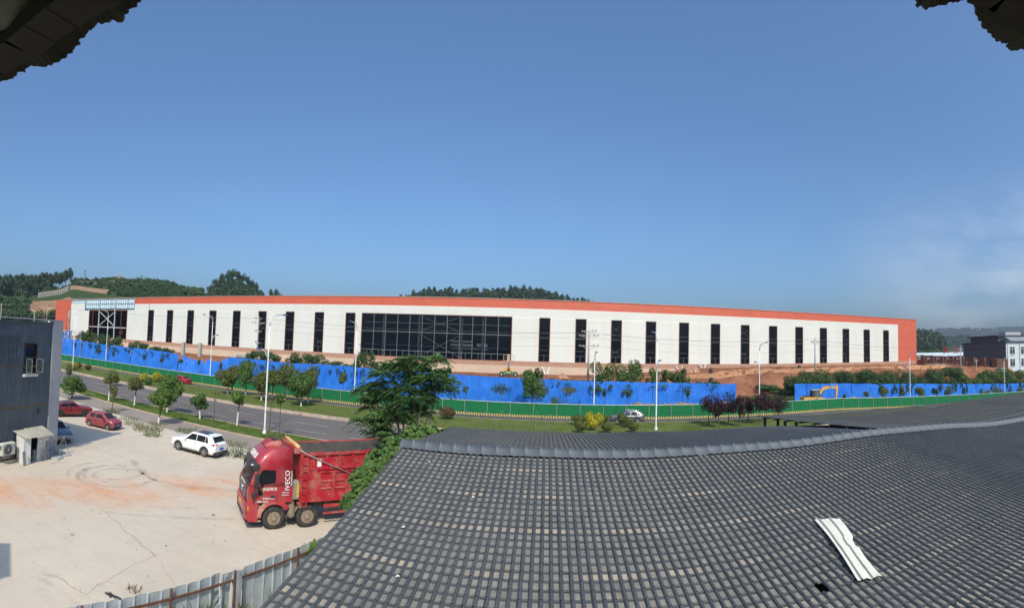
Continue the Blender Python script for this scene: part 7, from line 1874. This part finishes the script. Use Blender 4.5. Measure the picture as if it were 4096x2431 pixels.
wood('wood', zl, -78, -54, .25, .80, 420, (0, 1, 2), LF['hill'], 601, 1.0, bare_zone)
wood('wood', zl, -76, -56.5, .70, 1.04, 520, (3, 4), LF['pine'], 602, .95, bare_zone)
wood('wood', zl, -54, -38, .58, .97, 520, (0, 2), LF['hill'], 603, .62, bare_zone)
wood('wood', zl, -46, -38, .75, 1.0, 150, (0, 1), LF['hill'], 604, .9)
wood('wood', zl, -37, -28, .6, 1.0, 420, (0, 1, 2), LF['pine'], 605, 1.0)
wood('wood', zc, -14, 12, .70, 1.03, 760, (0, 1, 3), LF['pine'], 606, 1.0, tpl=tplf)
wood('wood', zr_, 46, 53, .35, 1.0, 420, (0, 1), LF['pine'], 607, 1.0, tpl=tplf)
wood('wood', zr2, 46, 60, .3, 1.0, 320, (0, 2), LF['hill'], 608, .5)
wood('wood', zm_, 49, 68, .45, 1.0, 900, (0, 1), LF['pine'], 609, 1.3, tpl=tplf)
wood('wood', zf_, 46, 70, .6, 1.0, 1100, (0, 1), LF['pine'], 610, 2.2, tpl=tplf)
# single pines on the left skyline and the crest trees
tmesh = []
for i in range(4):
    rr_ = np.random.default_rng(700+i); R, h = ((2.0, 10.5), (2.5, 12), (1.7, 9.5), (2.9, 11))[i]
    lb = make_lobes(rr_, 14, R*1.25, h*.26, h, k=.40); V, F = leaf_cloud(lb, 760, .40, rr_)
    mb = MB(); mb.tube([(0, 0, -.5), (.1, 0, h*.5), (0, 0, h*.9)], [.22, .16, .05], 5, False); branchy(mb, (0, 0), lb, .16, h*.35, rr_)
    tmesh.append((np_mesh('crown', V, F, [LF['pine']]), mb.mesh('trunk', [M_BARKP])))
rr_ = np.random.default_rng(9)
spots = [(-62.6+i*.42+rr_.uniform(-.12, .12), .80+.2*rr_.random(), .95 if i < 9 else 1.15) for i in range(21)] + [(-36.4, .97, .9), (-35.7, 1.0, 1.15), (-35.0, .98, .95), (-34.4, 1.0, 1.25), (-33.8, .97, 1.2), (-33.2, 1.0, 1.1), (-32.6, .96, 1.1), (-32.0, 1.0, 1.0), (-31.4, .97, .85), (-30.9, .98, .75), (-29.6, .98, .95), (-28.9, .98, .9), (-28.3, .97, .7)]
for i, (a, k, s) in enumerate(spots):
    x, y, z = zl(a, k); left = a < -50
    t = empty('pine_tree', (x, y, z-.5), rr_.random()*6, 'tall thin-trunked pine in the wood at the far left skyline' if left else 'tree of the dark crest above the factory roof at left', 'tree', 'pines on the left skyline' if left else 'crest trees above the factory')
    t.scale = (s, s, s); c, tk = tmesh[rr_.integers(4)]; put('crown', c, t); put('trunk', tk, t)
# walls and bare earth on the left hill, radio masts
def hill_wall(name, a0, k0, a1, k1, h, n, m, label, cols=True):
    root = empty(name, zl(a0, k0), 0, label, 'wall'); b = Vector(root.location)
    for i in range(n):
        p = Vector(zl(a0+(a1-a0)*i/n, k0+(k1-k0)*i/n))-b; q = Vector(zl(a0+(a1-a0)*(i+1)/n, k0+(k1-k0)*(i+1)/n))-b
        MB().add([tuple(p-Vector((0, 0, 1.5))), tuple(q-Vector((0, 0, 1.5))), tuple(q+Vector((0, 0, h))), tuple(p+Vector((0, 0, h))), tuple(p+Vector((-.5, .6, -1.5))), tuple(q+Vector((-.5, .6, -1.5))), tuple(q+Vector((-.5, .6, h))), tuple(p+Vector((-.5, .6, h)))], [(0, 1, 2, 3), (3, 2, 6, 7), (1, 5, 6, 2), (0, 3, 7, 4)]).build('panel', m, root)
        if cols: MB().box(p.x-.35, p.x+.35, p.y-.7, p.y, p.z-1.5, p.z+h+.1).build('pier', pm('pale_pier', (.46, .42, .35), .9), root)
hill_wall('retaining_wall', -57.8, .66, -54.2, .70, 3.2, 16, pm('stained_concrete', (.34, .295, .235), .9, var=.25, scale=.5, dirt=(.17, .13, .10), damt=.6), 'pale retaining wall with piers above the bare slope at left')
hill_wall('brown_wall', -54.1, .70, -49.4, .60, 2.6, 14, pm('brown_concrete', (.34, .21, .135), .9, var=.2, scale=.5), 'brown wall running down behind the factory left end', False)
hill_wall('stone_wall', -53.4, .80, -45.4, .80, 1.9, 12, pm('rough_stone', (.20, .165, .135), .95, var=.35, scale=.8, bump=.6, bscale=4), 'dark rough stone wall across the green left hill', False)
V = []
for i in range(26):
    for j in range(9):
        a = -59.3+i*.39; k = .26+j*.05*(.75 if i < 14 else .62); x, y, z = zl(a, min(k, .68)); V.append((x, y, z+.35+.3*wob(x*.2, y*.2)))
tag(put('bare_slope', np_mesh('bare_slope', V, np.array([(i*9+j, (i+1)*9+j, (i+1)*9+j+1, i*9+j+1) for i in range(25) for j in range(8)]), [M_BARE], smooth=True)), kind='structure')
def mast(a, h, label):
    x, y, z = zl(a, .99); root = empty('radio_mast', (x, y, z-1), 0, label, 'mast', 'radio masts on the left hill')
    for q in range(3):
        c, s = math.cos(q*2.09), math.sin(q*2.09); MB().bar((c*.9, s*.9, 0), (c*.35, s*.35, h), .14).build('leg', M_POST, root)
    mb = MB()
    for k in range(10):
        z0 = h*k/10; w = .9-.55*k/10
        for q in range(3):
            a0, a1 = q*2.09, (q+1)*2.09; mb.bar((w*math.cos(a0), w*math.sin(a0), z0), (w*math.cos(a1)*.94, w*math.sin(a1)*.94, z0+h/10), .08)
    mb.build('lattice', M_POST, root); MB().box(-.6, .6, -.5, .5, h*.93, h).build('antenna', M_POST, root)
mast(-52.4, 9.5, 'lattice radio mast above the left hill'); mast(-45.5, 7.5, 'smaller lattice radio mast on the hill right of the first')
bu = empty('hilltop_bunker', zl(-48.4, .98), 0, 'grey stone hut overgrown on the left hilltop', 'hut'); MB().bevbox(-5, 5, -3, 3, -1, 2.3, 1.1).build('wall', pm('rough_stone', (.20, .165, .135), .95), bu); MB().bevbox(-3.5, 3, -2, 2, 2.3, 2.7, .3).build('roof', pm('rough_stone', (.20, .165, .135), .95), bu)

# ---------------------------------------------------------------- site clutter
def heap(name, x, y, R, h, m, label, cat, seed, n=180, brick=True):
    rr_ = np.random.default_rng(seed); root = empty(name, (x, y, z_site(x, y)), 0, label, cat)
    mb = MB(); rg = [[(R*q*(1+.16*math.sin(a_*3+seed)+.09*math.sin(a_*7))*math.cos(a_*.449), R*q*(1+.16*math.sin(a_*3+seed))*math.sin(a_*.449), h*z_*(1+.1*math.sin(a_*2))) for a_ in range(14)] for q, z_ in ((1, -.3), (.8, .22), (.45, .62), (.12, .92))]; mb.loft(rg); mb.build('core', m, root)
    if brick:
        mb = MB()
        for i in range(n):
            k = rr_.random()**.6; a = rr_.random()*6.28; rad = R*(1-k)*1.02
            mb.X = Matrix.Translation((rad*math.cos(a), rad*math.sin(a), h*k)) @ Euler(tuple(rr_.random(3)*3)).to_matrix().to_4x4(); mb.box(-.16, .16, -.09, .09, -.05, .05)
        o = mb.build('bricks', m, root); o['kind'] = 'stuff'
M_HBRK = pm('spilled_brick', (.42, .23, .15), .9, var=.4, scale=3)
heap('brick_heap', 36.0, 91.5, 2.9, 1.35, M_HBRK, 'tall heap of loose bricks before the factory wall', 'heap', 801, 420)
heap('brick_heap', 23.5, 89.5, 2.4, .8, M_HBRK, 'lower heap of loose bricks left of the tall one', 'heap', 802, 300)
heap('brick_heap', 10.0, 91.0, 1.3, .9, M_HBRK, 'small brick heap behind the big leafy bush', 'heap', 804, 160)
heap('sand_heap', -16.5, 90.5, 3.2, 1.5, pm('pale_sand', (.50, .43, .34), .95, var=.08), 'smooth pale sand heap against the plinth', 'heap', 803, 0, False)
M_PVC = pm('pvc_white', (.72, .72, .69), .4)
for i, u in enumerate((5.9, 16.0, 24.2, 36.2, 42)):
    zz = z_site(*BP(u, -1.2, 0)[:2]); root = empty('drain_pipe', BP(u, -1.0, zz), -BN, ORD[i]+' pair of white drain pipes from the left along the factory foot', 'pipe', 'white drain pipes along the factory foot')
    h = max(1.2, 5.7-zz)*(1 if i in (0,) else .8)
    MB().tube([(-.95, .72, h), (-.2, -.1, .1)], .11, 8).build('pipe', M_PVC, root); MB().tube([(.75, .72, h), (.15, -.1, .1)], .11, 8).build('pipe', M_PVC, root)
for i, (s, t) in enumerate(((30, 89.2), (28, 83), (52, 92.5), (15.5, 89))):
    x, y, _ = ST(s, t); root = empty('black_barrel', (x, y, z_site(x, y)), 0, ORD[i]+' black drum from a count of four on the red earth', 'drum', 'black drums on the site'); mb = MB(); mb.sm = True; mb.lathe([(.36, 0), (.38, .08), (.38, .82), (.35, .88)], n=14); mb.build('shell', M_PLAST, root); MB().tube([(0, 0, .85), (0, 0, .895)], .30, 12).build('lid', M_TYRER, root)
mb = MB(); rr_ = np.random.default_rng(5)
pp = empty('plank_pile', (BP(123, -6, 0)[0], BP(123, -6, 0)[1], z_site(*BP(123, -6, 0)[:2])+.4), -.3, 'untidy pile of formwork boards before the boarded shell', 'pile')
for i in range(26): MB().box(-2.2, 2.2, -.16, .16, 0, .06).build('board', pm('old_board', (.34, .27, .20), .9, var=.3), pp, (rr_.normal()*5, rr_.normal()*1.6, .06*i*.6), (rr_.normal()*.06, rr_.normal()*.05, rr_.normal()*.4))
for i, (x, y) in enumerate(((-77.5, 92.5), (-71.8, 92.2))):
    root = empty('concrete_post', (x, y, z_site(x, y)), 0, ('left', 'right')[i]+' of two square concrete posts before the white wall at left', 'post'); MB().bevbox(-.4, .4, -.4, .4, 0, 3.4, .04).build('shaft', M_CONC, root); MB().box(-.45, .45, -.45, .45, -.3, .15).build('foot', M_CONC, root)
pipe = MB(); pipe.sm = True; x0, y0, _ = BP(-66, -6, 0); pipe.tube([(x0, y0, 4.6), (x0+9, y0+.2, 4.6)], .5, 14); pipe.build('concrete_pipe', M_CONC, None, None, None, 'fat concrete pipe lying before the factory wall at left', 'pipe')
# white crumpled sheet lying on the tiles, the torn hole, litter
c0 = roof_pt(5.4, 7.4, 0); sh_ = empty('cladding_sheet', tuple(c0), 0, 'bent cream cladding sheet lying on the dark tiles', 'sheet')
us = [0, .13, .17, .20, .24, .40, .56, .60, .63, .67, .85, 1.0]; uh = [0, .0, .028, .028, 0, .004, 0, .028, .028, 0, .002, -.012]
nv = 22; V = []; r2 = np.random.default_rng(12)
for j in range(nv+1):
    v = j/nv
    la, lw = 5.40+(4.95-5.40)*v+.03*math.sin(v*3.1), 8.46+(6.43-8.46)*v; ra, rw = 5.92+(5.38-5.92)*v+.035*math.sin(v*6.3+.5)+(-.05 if .40 < v < .52 else 0), 8.31+(6.27-8.31)*v
    for u, h in zip(us, uh):
        jag = (r2.uniform(-.035, .035) if j in (0, nv) else 0)
        a, w = la+(ra-la)*u, lw+(rw-lw)*u+jag; P = roof_pt(a, w, 0)
        lift = .062+.045*math.sin(v*math.pi)*(1-u*.6)+.05*(1-u)*(v > .55)*(v-.55)+(.03*(v-.9)*10 if v > .9 and u > .8 else 0)
        V.append((P.x-c0.x, P.y-c0.y, P.z+lift+h-c0.z))
m_ = len(us); F = [(j*m_+i, j*m_+i+1, (j+1)*m_+i+1, (j+1)*m_+i) for j in range(nv) for i in range(m_-1)]
M_CREAM = pm('cream_sheet', (.64, .62, .53), .5, var=.04, scale=3, dirt=(.52, .46, .36), damt=.5, dscale=5); M_RIB_SHADE = pm('rib_shade', (.36, .35, .32), .6)  # second colour paints the shade on the rib faces
mi = [1 if i in (1, 2, 6, 7) else 0 for j in range(nv) for i in range(m_-1)]
o = put('sheet_metal', np_mesh('sheet_metal', V, F, [M_CREAM, M_RIB_SHADE], mi), sh_); md = o.modifiers.new('s', 'SOLIDIFY'); md.thickness = .006
for i, (a, w, l) in enumerate(((-2.85, 11.68, .035), (-2.58, 8.69, .045), (-2.24, 7.32, .05), (-1.48, 10.12, .05))):
    P = roof_pt(a, w, 0); mbs = MB(); mbs.sm = True; mbs.tube([(-l*.6, -l*.2, .05), (0, .01, .062), (l*.6, l*.3, .052)], [.008, .015, .008], 6); mbs.build('litter', pm('white_litter', (.8, .8, .78), .6), None, tuple(P), None, ('white scrap on the tiles just below the ridge end', 'white curled scrap on the tiles at the left gable edge', 'white oval scrap on the tiles near the bottom left', 'thin white strip on the tiles in mid slope')[i], 'litter')
# litter on the yard
for i, (x, y, sx, sy, m, lb) in enumerate(((-12.1, 11.3, .42, .2, M_TYRER, 'shredded black tarp scrap on the yard'), (-14.2, 20.1, .12, .08, M_TYRER, 'small dark stone on the yard left of the truck'), (-16.8, 13.0, .15, .1, M_CRACK, 'flat grey stone in the yard'))):
    r2 = np.random.default_rng(900+i); n = 22; V = [(x, y, .03)]
    for k in range(n): a = k*2*math.pi/n; q = r2.uniform(.25, 1.25); V.append((x+sx*q*math.cos(a), y+sy*q*math.sin(a), .012+r2.uniform(0, .03)))
    mbs = np_mesh('scrap', V, [(0, k+1, (k+1) % n+1) for k in range(n)], [m]); tag(put('scrap', mbs), lb, 'scrap')

# loose clods over the bare bank
def clods(name, n, s0, s1, t0, t1, seed, m, lo=.06, hi=.35):
    rr_ = np.random.default_rng(seed); base = np.array([(1, 0, 0), (0, 1, 0), (-1, 0, 0), (0, -1, 0), (0, 0, .8), (0, 0, -.6)]); fs = np.array([(0, 1, 4), (1, 2, 4), (2, 3, 4), (3, 0, 4), (1, 0, 5), (2, 1, 5), (3, 2, 5), (0, 3, 5)]); VV = []
    for i in range(n):
        s, t = rr_.uniform(s0, s1), rr_.uniform(t0, t1); x, y, _ = ST(s, t); r_ = lo+(hi-lo)*rr_.random()**3; VV.append(base*r_*rr_.uniform(.6, 1.3, (6, 3))+np.array([x, y, (z_site(x, y) if t > 76.5 else drop(s)+1.3*math.sin(math.pi*(t-67.2)/7.8)**.8)+r_*.2]))
    V = np.vstack(VV); F = (np.arange(n)[:, None, None]*6+fs[None]).reshape(-1, 3); tag(put(name, np_mesh(name, V, F, [m])), kind='stuff')
clods('clods', 2600, 22, 120, 77.5, 92, 951, M_DIRT, .05, .22); clods('clods', 900, 11, 30, 68.5, 74.5, 952, M_RUBBLE, .05, .26); clods('clods', 900, 41, 65, 68.5, 74.5, 954, M_RUBBLE, .05, .26); clods('clods', 700, -100, 22, 86, 95, 953, M_DIRT, .05, .25)

# grit and small stones over the yard
rr_ = np.random.default_rng(77); base = np.array([(1, 0, 0), (0, 1, 0), (-1, 0, 0), (0, -1, 0), (0, 0, .7)]); fs = np.array([(0, 1, 4), (1, 2, 4), (2, 3, 4), (3, 0, 4)]); VV = []
for i in range(900):
    x, y = (rr_.uniform(-34, -7), rr_.uniform(9, 31)) if i < 600 else (rr_.uniform(-36, -15), rr_.uniform(29.5, 35))
    if x > -9.5 and y < 17: continue
    VV.append(base*(.015+.05*rr_.random()**4)*rr_.uniform(.6, 1.4, (5, 3))+np.array([x, y, .006]))
V = np.vstack(VV); F = (np.arange(len(VV))[:, None, None]*5+fs[None]).reshape(-1, 3); tag(put('grit', np_mesh('grit', V, F, [pm('grit_grey', (.22, .19, .16), .9, var=.4, scale=8)])), kind='stuff')
# ---------------------------------------------------------------- the hazy air
t_ = bpy.data.materials.new('haze'); t_.use_nodes = True; nt = t_.node_tree; nt.nodes.clear()
ou = nt.nodes.new('ShaderNodeOutputMaterial'); pv = nt.nodes.new('ShaderNodeVolumePrincipled')
pv.inputs['Color'].default_value = (.44, .50, .58, 1); pv.inputs['Density'].default_value = .00034; pv.inputs['Anisotropy'].default_value = 0.2
nt.links.new(pv.outputs[0], ou.inputs['Volume'])
MB().box(-3900, 3900, -600, 3900, -60, 172).build('haze', t_, kind='stuff')
